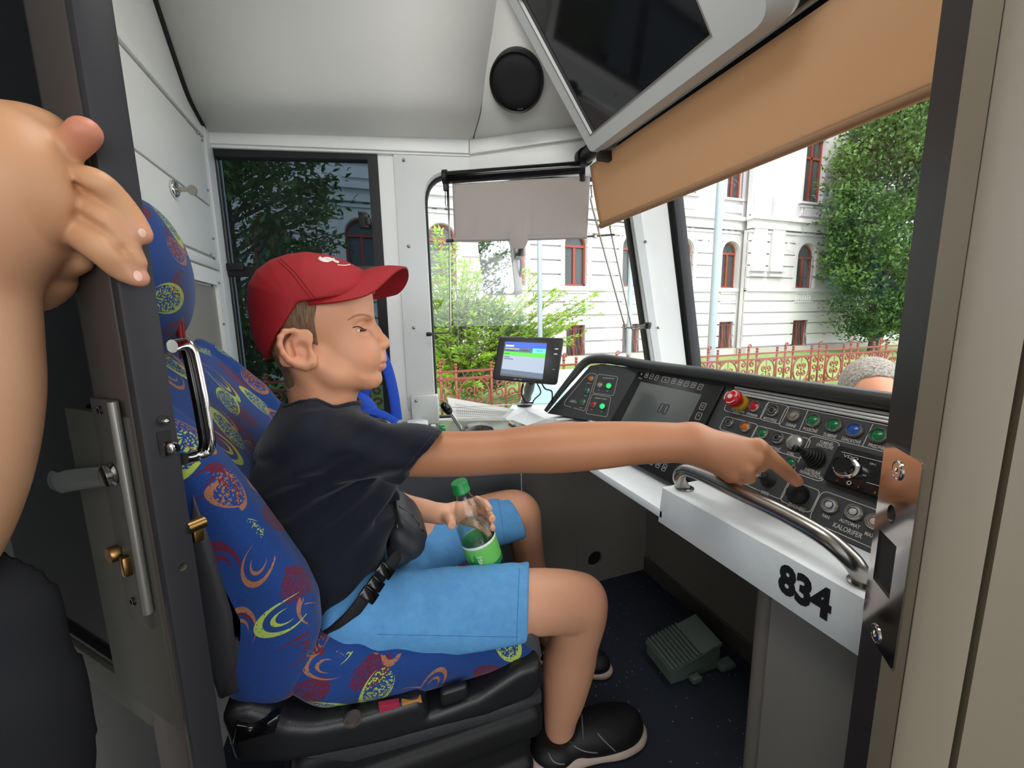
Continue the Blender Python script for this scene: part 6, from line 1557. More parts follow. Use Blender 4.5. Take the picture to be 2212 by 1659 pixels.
# neck opening
nc = at(697, 872, Y=.765); f.ell(tuple(nc+Vector((0, 0, 0.012))), (0.060, 0.062, 0.022), 0.006, mode='sub')
def folds(X, Y, Z):
    a = np.sin((X*0.75-Z*1.0)*95+Y*14+np.sin(Z*22)*1.3); b = np.sin((X*1.0+Z*0.45)*70+np.sin(X*30)*1.2+Y*18); w = np.clip((0.66-Z)*6, 0, 1)
    c = np.sin((X*0.25+Z)*120+Y*10+np.sin(X*25)); arm_ = np.clip((Z-0.72)*14, 0, 1)*np.clip((X+0.12)*10, 0, 1)
    return 0.0050*a*np.clip(1-w, 0.25, 1)+0.0050*b*w+0.0034*c*arm_
f.warp(folds)
f.cut(tuple(h1_), tuple(hn_), 0.001, lo=(h2_.x-0.05, 0.5, h2_.z-0.10), hi=(0.3, 0.76, 1.0))
Vs, Qs = f.mesh(); Vs = relax(Vs, Qs, 1, 0.4); shirt = field_obj('tshirt', (Vs, Qs), M['navy'], boy)
_sb = BVHTree.FromPolygons([tuple(v) for v in Vs], [tuple(int(i) for i in q) for q in Qs])
bm = bmesh.new()
rib = [nc+Vector((0.060*math.cos(a), 0.060*math.sin(a), 0.0)) for a in [i*math.pi/20 for i in range(40)]]
rr_ = []
for p in rib:
    h = _sb.ray_cast(p+Vector((0, 0, 0.12)), Vector((0, 0, -1))); rr_.append(h[0] if h[0] is not None else p)
zs = [p.z for p in rr_]; zs = [(zs[i-1]+zs[i]+zs[(i+1) % 40])/3 for i in range(40)]
rr_ = [Vector((p.x, p.y, min(z, nc.z+0.014))) for p, z in zip(rr_, zs)]
tube(bm, rr_, 0.0052, 10, closed=True); obj('collar', bm, M['navy'], shirt, True)
bm = bmesh.new(); q = drape(_sb, px_path([(936, 938), (916, 962), (892, 992), (862, 1026)], 8), 0.0002)
if len(q) > 4: tube(bm, q, 0.0006, 5)
obj('sleeve_seam', bm, mat('navy_thread', '#232840', 0.9), shirt)
# ---- shorts
k = NT('light_blue_cotton'); k.l(k.mix(k.noise(70, 4, 0.65), srgb('#4a8cc6'), srgb('#67a6d8')), k.b.inputs['Base Color']); k.b.inputs['Roughness'].default_value = 0.85; k.bump(k.noise(650, 3), 0.4, 0.0007); M['shorts'] = k.m
f = Field((-0.20, 0.54, 0.28), (0.42, 1.16, 0.66), 0.0036)
A1, R1_ = pts_at([(770, 1330, 72, {'Y': .70}), (900, 1325, 86, {'Y': .69}), (1030, 1320, 92, {'Y': .685}), (1180, 1318, 94, {'Y': .68})])
f.schain(A1, R1_, 0.02)
A2, R2_ = pts_at([(830, 1260, 62, {'Y': .86}), (930, 1200, 66, {'Y': .92}), (1020, 1145, 62, {'Y': .97}), (1110, 1122, 60, {'Y': 1.0}), (1170, 1110, 60, {'Y': 1.02})])
f.schain(A2, R2_, 0.02)
f.chain([tuple(at(790, 1320, Y=.72)), tuple(at(850, 1250, Y=.84)), tuple(at(800, 1300, Y=.92))], [0.07, 0.065, 0.06], 0.05)
def folds2(X, Y, Z):
    t = np.clip((0.16-X)*7, 0, 1)
    return np.clip((Z-0.405)*16, 0.05, 1)*( 0.0032*np.sin((X*1.0-Z*0.9)*80+np.sin(Y*30))*t+0.0007*np.sin(X*150+np.sin(Z*60)*1.6)+0.0014*np.sin((X*0.4+Z)*90+Y*20))
f.warp(folds2)
h1_, h2_ = at(1143, 1222, Y=.68), at(1139, 1410, Y=.68); hv = (h1_-h2_).normalized(); ax = ray(1139, 1410).cross(ray(1143, 1222)).normalized(); ax = ax if ax.x > 0 else -ax; f.cut(tuple(h1_), tuple(ax), 0.002, lo=(0.05, 0.54, 0.25), hi=(0.45, 0.80, 0.6))
h1_, h2_ = at(1086, 1064, Y=1.0), at(1116, 1185, Y=1.0); hv = (h1_-h2_).normalized(); ax = (Vector(A2[4])-Vector(A2[2])).normalized(); f.cut(tuple(h1_), tuple((ax-hv*ax.dot(hv)).normalized()), 0.002, lo=(0.10, 0.84, 0.25), hi=(0.5, 1.2, 0.7))
cz = at(900, 1409, Y=.66).z; f.cut((0, 0, cz+0.002), (0, 0, -1), 0.02)
V, Q = f.mesh(); V = relax(V, Q, 1, 0.4); sho = field_obj('shorts', (V, Q), M['shorts'], boy)
_shb = BVHTree.FromPolygons([tuple(v) for v in V], [tuple(int(i) for i in q) for q in Q])
bm = bmesh.new()
bm.free()
for L in ([(1122, 1226), (1119, 1300), (1115, 1405)], [(815, 1370), (900, 1372), (1000, 1374), (1120, 1376)], [(1072, 1066), (1080, 1100), (1090, 1170)]):
    bm = bmesh.new(); q = drape(_shb, px_path(L, 8), 0.0002)
    if len(q) > 4: tube(bm, q, 0.0006, 5)
    obj('shorts_seam', bm, mat('blue_thread', '#3f78ac', 0.9), sho)
# ---- shoes and sock
def shoe(A_, B_, name, lab_):
    A_ = Vector((A_.x, A_.y, 0)); B_ = Vector((B_.x, B_.y, 0)); L = (B_-A_).length; fx = (B_-A_).normalized(); fy = Vector((0, 0, 1)).cross(fx)
    mx = basis(fx, fy, (0, 0, 1), A_); s = L/0.23
    def build(prims, res=0.0028):
        f = Field((-0.03, -0.06, -0.01), (0.25, 0.06, 0.13), res); prims(f); V, Q = f.mesh(); V = relax(V, Q, 1, 0.4)*s; return to_world(V, mx), Q
    def upper(f):
        f.ell((0.175, 0, 0.030), (0.055, 0.041, 0.034), 0.0); f.ell((0.115, 0, 0.032), (0.062, 0.038, 0.038), 0.03); f.ell((0.045, 0, 0.024), (0.048, 0.039, 0.028), 0.012)
        f.ell((0.048, 0, 0.066), (0.040, 0.033, 0.026), 0.004, mode='sub'); f.cut((0, 0, 0.012), (0, 0, -1), 0.003)
    def sole(f):
        f.ell((0.165, 0, 0.012), (0.070, 0.045, 0.022), 0.0); f.ell((0.06, 0, 0.012), (0.066, 0.038, 0.024), 0.03); f.cap((0.02, 0, .01), (0.2, 0, .01), 0.034, 0.036, 0.01, flat=((0, 0, 1), 0.5))
        f.cut((0, 0, 0.0), (0, 0, -1), 0.002); f.cut((0.1, 0, 0.024), (0, 0, 1), 0.003)
    u_ = field_obj(name, build(upper), mat('black_mesh_shoe', '#0b0b0c', 0.6, bump=(500, 0.4, 0.001)), boy); u_['label'] = lab_
    field_obj('shoe_sole', build(sole), mat('pinkish_white_sole', '#c9b3a6', 0.6), u_)
    bm = bmesh.new()
    for i in range(4):
        x = 0.095+0.018*i; z = 0.078-0.010*i
        tube(bm, smooth_path([mx @ (Vector(p)*s) for p in ((x-0.004, -0.028, z-0.022), (x, -0.014, z-0.003), (x+0.004, 0, z+0.001), (x, 0.014, z-0.003))], 4), 0.0014*s, 6)
    obj('shoe_lace', bm, mat('dark_lace', '#5a5a60', 0.8), u_, True)
    bm = bmesh.new(); ub_ = BVHTree.FromObject(u_, bpy.context.evaluated_depsgraph_get()) if False else BVHTree.FromPolygons([tuple(v.co) for v in u_.data.vertices], [tuple(p.vertices) for p in u_.data.polygons])
    for L in ([(0.055, 0.055), (0.085, 0.040), (0.115, 0.032)], [(0.12, 0.060), (0.14, 0.040), (0.15, 0.028)], [(0.02, 0.05), (0.03, 0.035), (0.05, 0.028)]):
        q = []
        for p in smooth_path([(a, 0, b) for a, b in L], 4):
            h = ub_.ray_cast(mx @ (Vector((p.x, -0.2, p.z))*s), mx.to_3x3() @ Vector((0, 1, 0)))
            if h[0] is not None: q.append(h[0])
        if len(q) > 3: tube(bm, q, 0.0013, 6)
    obj('shoe_stripe', bm, mat('pale_shoe_stripe', '#8d8b8c', 0.5), u_, True)
    return mx, s
shoe(at(1150, 1648, Z=0.0), at(1384, 1580, Z=0.0), 'shoe', 'black running shoe')
shoe(Vector((Pf[-1][0]-0.045, Pf[-1][1]+0.0, 0)), at(1318, 1455, Z=0), 'shoe', 'farther black running shoe')
bm = bmesh.new(); a = Vector(Pn[-1]); tube(bm, [a+Vector((0.0, 0, 0.020)), a+Vector((-0.002, 0, -0.010)), a+Vector((0.0, 0, -0.045))], [0.0352, 0.0365, 0.040], 24); obj('sock', bm, mat('dark_grey_sock', '#565a64', 0.9, bump=(400, .4, .001)), boy, True)
bm = bmesh.new(); a = Vector(Pf[-1]); tube(bm, [a+Vector((0.0, 0, -0.005)), a+Vector((0.01, 0, -0.07))], [0.030, 0.030], 20); obj('sock', bm, mat('dark_grey_sock', '#2e3036', 0.9), boy, True)

# ---- waist bag with its strap
wb = thing('waist_bag', 'small black zipped waist bag with strap and buckles on the boy\'s hip', 'bag')
f = Field((-0.10, 0.60, 0.42), (0.20, 0.96, 0.72), 0.003)
f.extr(xz([(856, 1088), (880, 1098), (904, 1118), (918, 1140), (916, 1166), (896, 1190), (866, 1204), (842, 1208), (836, 1180), (842, 1130)], 0.745), 0.70, 0.84, 0.022, 0.0)
f.warp(lambda X, Y, Z: 0.0014*np.sin((X+Z)*130)+0*Y)
V, Q = f.mesh(); wo = field_obj('bag_body', (relax(V, Q, 1), Q), mat('black_nylon', '#26272b', 0.5, bump=(900, .3, .0006)), wb)
_wb = BVHTree.FromPolygons([tuple(v) for v in V], [tuple(int(i) for i in q) for q in Q])
bm = bmesh.new(); q = drape(_wb, px_path([(862, 1094), (884, 1106), (902, 1126), (914, 1148)]), 0.0003)
if len(q) > 3: tube(bm, q, 0.0022, 8)
obj('zipper', bm, M['blackgloss'], wb, True)
bm = bmesh.new(); q = drape(_wb, [(853, 1130), (858, 1134), (859, 1140), (854, 1141), (849, 1136)], 0.002)
if len(q) == 5: tube(bm, q, 0.0009, 6, closed=True)
obj('zip_pull', bm, M['steel'], wb, True)
stp_ = []
_all = BVHTree.FromPolygons([tuple(v) for v in np.concatenate([Vs, V])], [tuple(int(i) for i in q) for q in np.concatenate([Qs, Q+len(Vs)])])
q = [at(px, py, Y=y) for px, py, y in ((868, 1185, .715), (846, 1215, .69), (820, 1248, .665), (792, 1285, .648), (762, 1325, .645), (735, 1352, .65), (700, 1375, .67))]
bm = bmesh.new(); tube(bm, smooth_path(q, 5), 0.0115, 14, flat=((0.35, -1, 0.3), 0.25)); obj('waist_strap', bm, mat('black_webbing', '#101012', 0.7, bump=(900, .4, .0006)), wb, sharp=70)
for px, py, y, s_ in ((832, 1233, .668, 1.0), (812, 1262, .650, .9), (797, 1285, .642, 1.0)):
    c = at(px, py, Y=y-0.006); n_ = Vector((0.35, -1, 0.3)).normalized(); t_ = (q[4]-q[2]).normalized(); t_ = (t_-n_*t_.dot(n_)).normalized()
    bm = bmesh.new(); box(bm, (0, 0, 0), (0.018*s_, 0.030*s_, 0.006), basis(t_, n_.cross(t_), n_, c), 0.002); obj('buckle', bm, M['blackgloss'], wb, sharp=35)

# ---- water bottle
bo = thing('water_bottle', 'clear plastic water bottle with green cap and green label held between the legs', 'bottle')
b1, b2 = at(991, 1042, D=.80), at(1052, 1218, D=.845); bax = (b1-b2).normalized(); bmx = frame_of(bax).to_4x4(); bmx.translation = b1-bax*0.205*1.09; bmx = bmx @ Matrix.Scale(1.09, 4)
def thin(name, tint, ior, boost, rough):
    k = NT(name); tr = k.n('ShaderNodeBsdfTransparent'); tr.inputs[0].default_value = tuple(tint)+(1,); gl = k.n('ShaderNodeBsdfGlossy'); gl.inputs['Roughness'].default_value = rough
    lw = k.n('ShaderNodeLayerWeight'); lw.inputs[0].default_value = 0.5; mx = k.n('ShaderNodeMixShader'); k.l(k.math('MULTIPLY', k.math('ADD', k.math('POWER', lw.outputs['Facing'], 3.0), 0.06), boost), mx.inputs[0]); k.l(tr.outputs[0], mx.inputs[1]); k.l(gl.outputs[0], mx.inputs[2])
    bp_ = k.n('ShaderNodeBump'); bp_.inputs['Strength'].default_value = 0.5; bp_.inputs['Distance'].default_value = 0.002; k.l(k.noise(120, 2), bp_.inputs['Height']); k.l(bp_.outputs[0], gl.inputs['Normal'])
    k.l(mx.outputs[0], k.out.inputs[0]); return k.m
M['pet'] = thin('clear_bottle_plastic', (0.95, 0.97, 0.97), 1.45, 0.9, 0.06); M['water'] = thin('bottle_water', (0.88, 0.96, 0.93), 1.3, 0.5, 0.02)
prf = [(0, 0.004), (0.020, 0.0), (0.029, 0.004), (0.0325, 0.014), (0.0325, 0.026), (0.031, 0.030), (0.0325, 0.034), (0.0325, 0.100), (0.031, 0.104), (0.0325, 0.109), (0.0322, 0.122), (0.030, 0.138), (0.025, 0.155), (0.018, 0.168), (0.0135, 0.176), (0.0125, 0.184), (0.0125, 0.190)]
bm = bmesh.new(); lathe(bm, prf, bmx, 36); obj('bottle_body', bm, M['pet'], bo, True)
bm = bmesh.new(); lathe(bm, [(0, 0.006), (0.028, 0.006), (0.0312, 0.016), (0.0312, 0.118), (0, 0.122)], bmx, 36); obj('water', bm, M['water'], bo, True)
bm = bmesh.new(); lathe(bm, [(0.0158, 0.186), (0.0158, 0.190), (0.0150, 0.191), (0.0152, 0.204), (0.0140, 0.2065), (0, 0.2065)], bmx, 36); obj('bottle_cap', bm, mat('green_cap_plastic', '#12853f', 0.35), bo, sharp=40)
k = NT('green_bottle_label'); sp_n = k.n('ShaderNodeSeparateXYZ'); k.l(k.coord('Object'), sp_n.inputs[0])
k.b.inputs['Base Color'].default_value = srgb('#6fbf57')+(1,); k.b.inputs['Roughness'].default_value = 0.4; M['label'] = k.m
bm = bmesh.new(); lathe(bm, [(0.0329, 0.042), (0.0331, 0.043), (0.0331, 0.085), (0.0329, 0.086)], bmx, 48); lab_o = obj('bottle_label', bm, M['label'], bo, True)
bm = bmesh.new(); lathe(bm, [(0.0330, 0.036), (0.0332, 0.037), (0.0332, 0.045), (0.0330, 0.046)], bmx, 48); obj('label_band', bm, mat('deep_green_print', '#1c7a3d', 0.4), bo, True)
bm = bmesh.new(); lathe(bm, [(0.0330, 0.084), (0.0332, 0.0845), (0.0332, 0.089), (0.0330, 0.0895)], bmx, 48); obj('label_band', bm, mat('white_print', '#e8ece6', 0.5), bo, True)
vd = -(b1.lerp(b2, .5)-CAM).normalized(); vl = bmx.to_3x3().inverted() @ vd; a0 = math.atan2(vl.y, vl.x)
bm = bmesh.new(); vs0 = []
def cyl(a, z, r=0.0333): return bmx @ Vector((r*math.cos(a0+a), r*math.sin(a0+a), z))
for i in range(14):
    a = -0.95+0.042*i*1.0
    za, zb = 0.046, 0.078-0.02*abs(math.sin(i*0.33)); vs0.append((bm.verts.new(cyl(a, za)), bm.verts.new(cyl(a, zb))))
for a, b in zip(vs0[:-1], vs0[1:]): bm.faces.new((a[0], b[0], b[1], a[1]))
obj('label_print', bm, mat('mid_green_print', '#2f8f46', 0.4), bo)
tmx = bmx @ Matrix.Rotation(a0-0.28, 4, 'Z') @ Matrix.Translation((0.0336, 0, 0.060)) @ Matrix(((0, 0, 1, 0), (0, 1, 0, 0), (1, 0, 0, 0), (0, 0, 0, 1)))
tm2 = basis((bmx.to_3x3() @ Vector((0, 0, 1))), (bmx.to_3x3() @ Vector((math.sin(a0-0.28), -math.cos(a0-0.28), 0))), (bmx.to_3x3() @ Vector((math.cos(a0-0.28), math.sin(a0-0.28), 0))), cyl(-0.28, 0.060, 0.0337))
bm = bmesh.new(); text_into(bm, 'HG-J', 0.0105, tm2, 0.0002); obj('label_lettering', bm, mat('white_print', '#e8ece6', 0.5), bo)

# ------------------------------------------------------------------ the adult holding the door edge
ad = thing('person', 'adult in dark clothes, bare arm raised and hand gripping the open door edge', 'person')
def ap(px, py, D): return tuple(at(px, py, D=D))
f = Field((-0.52, 0.10, 0.50), (-0.06, 0.52, 1.30), 0.0024)
FA = [(-230, 1300, 110, .33), (-165, 1150, 126, .33), (-118, 1000, 130, .33), (-96, 850, 130, .328), (-98, 720, 128, .325), (-92, 610, 122, .322), (-60, 520, 120, .32)]
P, R = [ap(a, b, D) for a, b, r, D in FA], [r*D/FOC for a, b, r, D in FA]
f.schain(P, R)
hm_ = ap(35, 395, .322); f.ell(hm_, (0.043, 0.045, 0.055), 0.035)
f.cap(ap(-60, 400, .33), ap(10, 340, .325), 0.045, 0.034, 0.02)
f.ell(ap(95, 275, .34), (0.016, 0.02, 0.012), 0.018)
def ach(L, k=0.003): f.schain([ap(a, b, D) for a, b, r, D in L], [r*D/FOC for a, b, r, D in L], k)
ach([(80, 350, 34, .336), (140, 325, 29, .330), (168, 302, 29, .327), (184, 284, 29, .325)], 0.004)
f.cap(ap(70, 430, .345), ap(130, 470, .352), 0.030, 0.022, 0.02)
ach([(110, 385, 28, .342), (160, 384, 27, .336), (208, 394, 27, .333), (248, 430, 26, .343), (282, 474, 25, .352), (306, 508, 20, .356)], 0.0008)
ach([(110, 432, 30, .348), (165, 436, 28, .343), (222, 468, 27, .340), (262, 520, 26, .348), (290, 568, 22, .356)], 0.0008)
ach([(100, 500, 40, .354), (165, 495, 40, .347), (225, 535, 36, .343), (268, 577, 30, .354), (301, 602, 18, .360)], 0.0008)
for L in ([(165, 400, .328), (223, 440, .330), (260, 484, .338), (287, 530, .346)], [(168, 465, .330), (232, 505, .333), (262, 540, .342), (292, 588, .352)]):
    for a, b in zip(L[:-1], L[1:]): f.cap(ap(*a), ap(*b), 0.0022, 0.0022, 0.005, mode='sub')
ach([(60, 560, 50, .37), (115, 560, 46, .366), (168, 562, 26, .36)], 0.006)
ach([(60, 690, 30, .40), (85, 640, 40, .39), (110, 600, 42, .375)], 0.006)
V, Q = f.mesh(); V = relax(V, Q, 1, 0.5)
col = tone(V, '#c99468', [(ap(186, 283, .325), 0.026, '#d06a5c', 0.9), (ap(300, 600, .363), 0.026, '#d88f78', 0.8), (ap(303, 506, .358), 0.022, '#d88f78', 0.7), (ap(303, 510, .33), 0.022, '#dd9a84', 0.7), (ap(-20, 900, .30), 0.2, '#c09a7c', 0.4)])
f2 = Field((-0.75, -0.05, 0.20), (-0.26, 0.50, 1.45), 0.010)
f2.chain([ap(-220, 1330, .36), (-0.48, 0.12, 0.68), (-0.50, 0.15, 0.86)], [0.035, 0.045, 0.05], 0.02)
f2.chain([(-0.56, 0.2, 0.9), (-0.56, 0.2, 1.2), (-0.56, 0.2, 1.25)], [0.10, 0.07, 0.06], 0.03); f2.ell((-0.56, 0.22, 1.37), (0.08, 0.09, 0.0), 0) if False else None
V2, Q2 = f2.mesh(); c2_ = tone(V2, '#cf9c76')
Vx, Qx = merge([(V, Q), (V2, Q2)]); field_obj('body', (Vx, Qx), M['skin'], ad, np.concatenate([col, c2_]))
_ab = BVHTree.FromPolygons([tuple(v) for v in V], [tuple(int(i) for i in q) for q in Q])
nailm = mat('fingernail', '#e6b7a2', 0.25)
for cpx, ax_, w_ in (((307, 503), (10, 14), 8), ((298, 596), (9, 13), 9)):
    bm = bmesh.new(); ax0 = Vector((ax_[0], ax_[1], 0)).normalized(); nx = Vector((-ax0.y, ax0.x, 0)); ring = []
    for i in range(14):
        t = i/14*2*math.pi; p2 = Vector((cpx[0], cpx[1], 0))+ax0*(w_*1.35*math.cos(t))+nx*(w_*math.sin(t)); q = drape(_ab, [(p2.x, p2.y)], 0.0005)
        if q: ring.append(q[0])
    cq = drape(_ab, [cpx], 0.0012)
    if len(ring) > 8 and cq:
        cv = bm.verts.new(cq[0]); rv = [bm.verts.new(p) for p in ring]
        for i in range(len(rv)): bm.faces.new((cv, rv[i], rv[(i+1) % len(rv)]))
    obj('fingernail', bm, nailm, ad, True)
f = Field((-0.85, 0.02, 0.10), (-0.16, 0.50, 1.12), 0.008)
TX = [(-10, 1180, 80, .40), (0, 1300, 130, .40), (0, 1500, 150, .40), (-10, 1660, 160, .40), (-10, 1800, 170, .42)]
f.chain([ap(a, b, D) for a, b, r, D in TX], [r*D/FOC for a, b, r, D in TX], 0.03)
f.cap((-0.55, 0.22, 0.95), (-0.45, 0.26, 0.5), 0.13, 0.13, 0.06); f.cap((-0.55, 0.22, 0.5), (-0.48, 0.26, 0.15), 0.12, 0.10, 0.04)
f.chain([tuple(at(60, 900, D=.44)), tuple(at(85, 1060, D=.44)), tuple(at(100, 1250, D=.43)), tuple(at(112, 1450, D=.43)), tuple(at(128, 1660, D=.44))], [0.008, 0.014, 0.020, 0.024, 0.026], 0.03)
V, Q = f.mesh(); field_obj('dark_jacket', (relax(V, Q, 2), Q), mat('near_black_cloth', '#131419', 0.85, bump=(700, .3, .0008)), ad)
# ------------------------------------------------------------------ the rest of the tram body around the camera (saloon side)
bm = bmesh.new(); box(bm, (-0.7, -0.55, 2.13), (3.6, 4.2, 0.04)); struct(obj('ceiling_saloon', bm, M['ceil']))
bm = bmesh.new(); box(bm, (-0.9, -1.2, -0.12), (3.4, 3.0, 0.04)); struct(obj('floor_saloon', bm, M['floor']))
bm = bmesh.new(); box(bm, (-1.45, 1.15, 1.0), (2.1, 0.05, 2.3)); struct(obj('wall_back_left', bm, mat('dark_grey_partition', '#3d3f3e', 0.6)))
bm = bmesh.new(); box(bm, (0.85, -0.75, 1.0), (0.05, 1.0, 2.3)); struct(obj('wall_saloon_front', bm, M['beige']))

cl_t = thing('ceiling_light', 'flat cab ceiling light above the driver seat', 'lamp')  # fixture made up to carry the added cab fill, out of view
bm = bmesh.new(); box(bm, (0, 0, 0), (0.54, 0.26, 0.03), bpy.data.objects['cab_ceiling_lamp'].matrix_basis @ Matrix.Translation((0, 0, 0.02)), 0.006); obj('lamp_housing', bm, M['white'], cl_t, sharp=35)
bm = bmesh.new(); box(bm, (0.12, 0.56, 1.90), (0.03, 0.03, 0.36)); obj('lamp_bracket', bm, M['white'], cl_t)
# ------------------------------------------------------------------ outside
bm = bmesh.new(); box(bm, (-2.4, -0.7, 1.0), (0.05, 3.8, 2.3)); struct(obj('wall_saloon_rear', bm, M['cream']))
bm = bmesh.new(); box(bm, (-0.75, -2.6, 0.38), (3.3, 0.05, 1.05)); box(bm, (-0.75, -2.6, 2.0), (3.3, 0.05, 0.3)); struct(obj('wall_saloon_side', bm, M['cream']))
GZ = -0.72
bm = bmesh.new(); box(bm, (10, 2.4, GZ-0.06), (90, 8.4, 0.08)); struct(obj('pavement', bm, mat('grey_asphalt', '#8a8882', 0.9, vary=0.1)))
k = NT('lawn_green'); k.l(k.ramp(k.noise(6, 5, 0.7), [(0.3, srgb('#5b7a3c')), (0.7, srgb('#8ba65a'))]), k.b.inputs['Base Color']); k.b.inputs['Roughness'].default_value = 0.9
bm = bmesh.new(); box(bm, (4, 9.95, GZ-0.05), (80, 6.8, 0.1)); lawn = tag(obj('lawn', bm, k.m), 'bright green lawn between the rust red fence and the white building', 'grass', kind='stuff')

# ---- building
FY = 14.0
bld = thing('townhouse_building', 'white stuccoed classical building with arched red-framed windows behind the fence', 'building')
stucco = mat('white_stucco', '#cac6c5', 0.85, vary=0.05, vscale=3); stone = mat('grey_plinth_stone', '#a9a499', 0.9, vary=0.12, vscale=6)
redw = mat('brick_red_window_paint', '#8f3b2c', 0.5); k = NT('dark_window_pane'); k.b.inputs['Base Color'].default_value = (0.05, 0.06, 0.06, 1); k.b.inputs['Roughness'].default_value = 0.06; wpane = k.m
def zf(px, py, Y=FY): return at(px, py, Y=Y).z
CW = 0.47
z_bt, z_bb = zf(1563, 695), zf(1563, 768)           # basement window
z_ab, z_at = zf(1563, 622), zf(1563, 521)           # arched window
z_c0, z_c1 = zf(1500, 492), zf(1500, 464)           # cornice
z_ub = zf(1563, 427); z_ut = z_ub+2.7
XW = [0.1+2.5*k_ for k_ in range(-5, 7)]
def wall_rows(bm, xs, x0, x1, Yf, w=CW):
    """courses of raised blocks with real joints, leaving openings"""
    z = GZ+0.30; zs = []
    while z < z_c0-0.05: zs.append((z, min(z+0.50, z_c0))); z += 0.50
    def openings(za, zb):
        out = []
        for x in xs:
            for (a, b, hw) in ((z_bb, z_bt, w*0.86), (z_ab, z_at, w), ):
                if zb > a+0.02 and za < b-0.02: out.append((x-hw, x+hw))
        return sorted(set(out))
    for (za, zb) in zs:
        # split rows at opening limits
        cuts = sorted({za, zb}|{c for c in (z_bb, z_bt, z_ab, z_at) if za < c < zb})
        for ca, cb in zip(cuts[:-1], cuts[1:]):
            cur = x0
            for (a, b) in openings(ca, cb)+[(x1, x1)]:
                if a > cur+0.01:
                    box(bm, ((cur+a)/2, Yf+0.02, (ca+cb)/2+(0.0 if ca > za else 0.03)), (a-cur, 0.12, cb-ca-(0.06 if ca == za else 0.0)))
                    box(bm, ((cur+a)/2, Yf+0.16, (ca+cb)/2), (a-cur, 0.2, cb-ca))
                cur = max(cur, b)
def arch_fill(bm, x, Yf, hw, zc, ztop, th=0.18):
    """spandrel: rectangle above the spring line with the half round opening cut out"""
    n = 14; arc = [(x+hw*math.cos(math.pi*i/n), zc+hw*math.sin(math.pi*i/n)) for i in range(n+1)]
    for s in (1, -1):
        h = arc[:n//2+1] if s > 0 else arc[n//2:][::-1]
        for i in range(len(h)-1):
            (xa, za), (xb, zb) = h[i], h[i+1]
            prism(bm, [(xa, Yf, za), (xb, Yf, zb), (xb, Yf, ztop), (xa, Yf, ztop)], (0, th, 0))
def arc_band(bm, x, Yf, r0, r1, zc, th):
    n = 18
    for i in range(n):
        a, b = math.pi*i/n, math.pi*(i+1)/n
        prism(bm, [(x+r0*math.cos(a), Yf, zc+r0*math.sin(a)), (x+r1*math.cos(a), Yf, zc+r1*math.sin(a)), (x+r1*math.cos(b), Yf, zc+r1*math.sin(b)), (x+r0*math.cos(b), Yf, zc+r0*math.sin(b))], (0, th, 0))
def arched_window(x, Yf, zb, zt, hw, par):
    zc = zt-hw
    bm = bmesh.new(); t = 0.055
    arc_band(bm, x, Yf+0.14, hw-0.07, hw, zc, 0.08)
    for s in (-1, 1): box(bm, (x+s*(hw-0.035), Yf+0.18, (zb+zc)/2), (0.07, 0.08, zc-zb))
    box(bm, (x, Yf+0.18, zb+0.04), (2*hw, 0.08, 0.08)); box(bm, (x, Yf+0.17, zc-0.02), (2*hw-0.06, 0.09, 0.09)); box(bm, (x, Yf+0.17, (zb+zc)/2), (0.09, 0.07, zc-zb)); 
    w = obj('window', bm, redw, par)
    bm = bmesh.new(); n = 14; pts = [(x-hw, Yf+0.2, zb), (x+hw, Yf+0.2, zb)]+[(x+hw*math.cos(math.pi*i/n), Yf+0.2, zc+hw*math.sin(math.pi*i/n)) for i in range(n+1)]
    prism(bm, pts, (0, 0.02, 0)); obj('pane', bm, wpane, w)
    bm = bmesh.new(); 
    for s in (-1, 1): box(bm, (x+s*hw*0.52, Yf+0.3, (zb+zc)/2), (hw*0.62, 0.02, (zc-zb)*0.98))
    return w
def rect_window(x, Yf, zb, zt, hw, par, bars=False):
    bm = bmesh.new()
    for s in (-1, 1): box(bm, (x+s*(hw-0.04), Yf+0.18, (zb+zt)/2), (0.08, 0.08, zt-zb))
    box(bm, (x, Yf+0.18, zb+0.04), (2*hw, 0.08, 0.08)); box(bm, (x, Yf+0.18, zt-0.04), (2*hw, 0.08, 0.08)); box(bm, (x, Yf+0.17, (zb+zt)/2), (0.09, 0.07, zt-zb))
    if not bars: box(bm, (x, Yf+0.17, zt-(zt-zb)*0.3), (2*hw, 0.07, 0.09))
    w = obj('window', bm, redw, par)
    bm = bmesh.new(); box(bm, (x, Yf+0.21, (zb+zt)/2), (2*hw, 0.02, zt-zb)); obj('pane', bm, wpane, w)
    if bars:
        bm = bmesh.new()
        for i in range(5):
            xx = x-hw*0.8+hw*0.4*i; tube(bm, smooth_path([(xx, Yf+0.03, zb+0.02), (xx+0.05, Yf-0.03, zb+(zt-zb)*0.3), (xx-0.03, Yf+0.0, zb+(zt-zb)*0.6), (xx, Yf+0.03, zt-0.02)], 4), 0.016, 6)
        for zz in (zb+0.15, zt-0.15): box(bm, (x, Yf+0.04, zz), (2*hw, 0.02, 0.03))
        obj('window_grille', bm, mat('rusty_grille', '#6e3e31', 0.7), w)
def baluster_row(x, Yf, hw, z0, z1, par):
    bm = bmesh.new(); n = 7
    box(bm, (x, Yf-0.02, z1), (2*hw+0.1, 0.14, 0.08)); box(bm, (x, Yf-0.02, z0), (2*hw+0.1, 0.14, 0.08))
    for i in range(n):
        xx = x-hw+0.08+(2*hw-0.16)*i/(n-1); h = z1-z0-0.08
        lathe(bm, [(0.03, 0.04), (0.05, 0.04+h*0.1), (0.06, 0.04+h*0.35), (0.03, 0.04+h*0.7), (0.045, 0.04+h)], Matrix.Translation((xx, Yf-0.02, z0)), 8)
    obj('balustrade', bm, stucco, par, sharp=40)
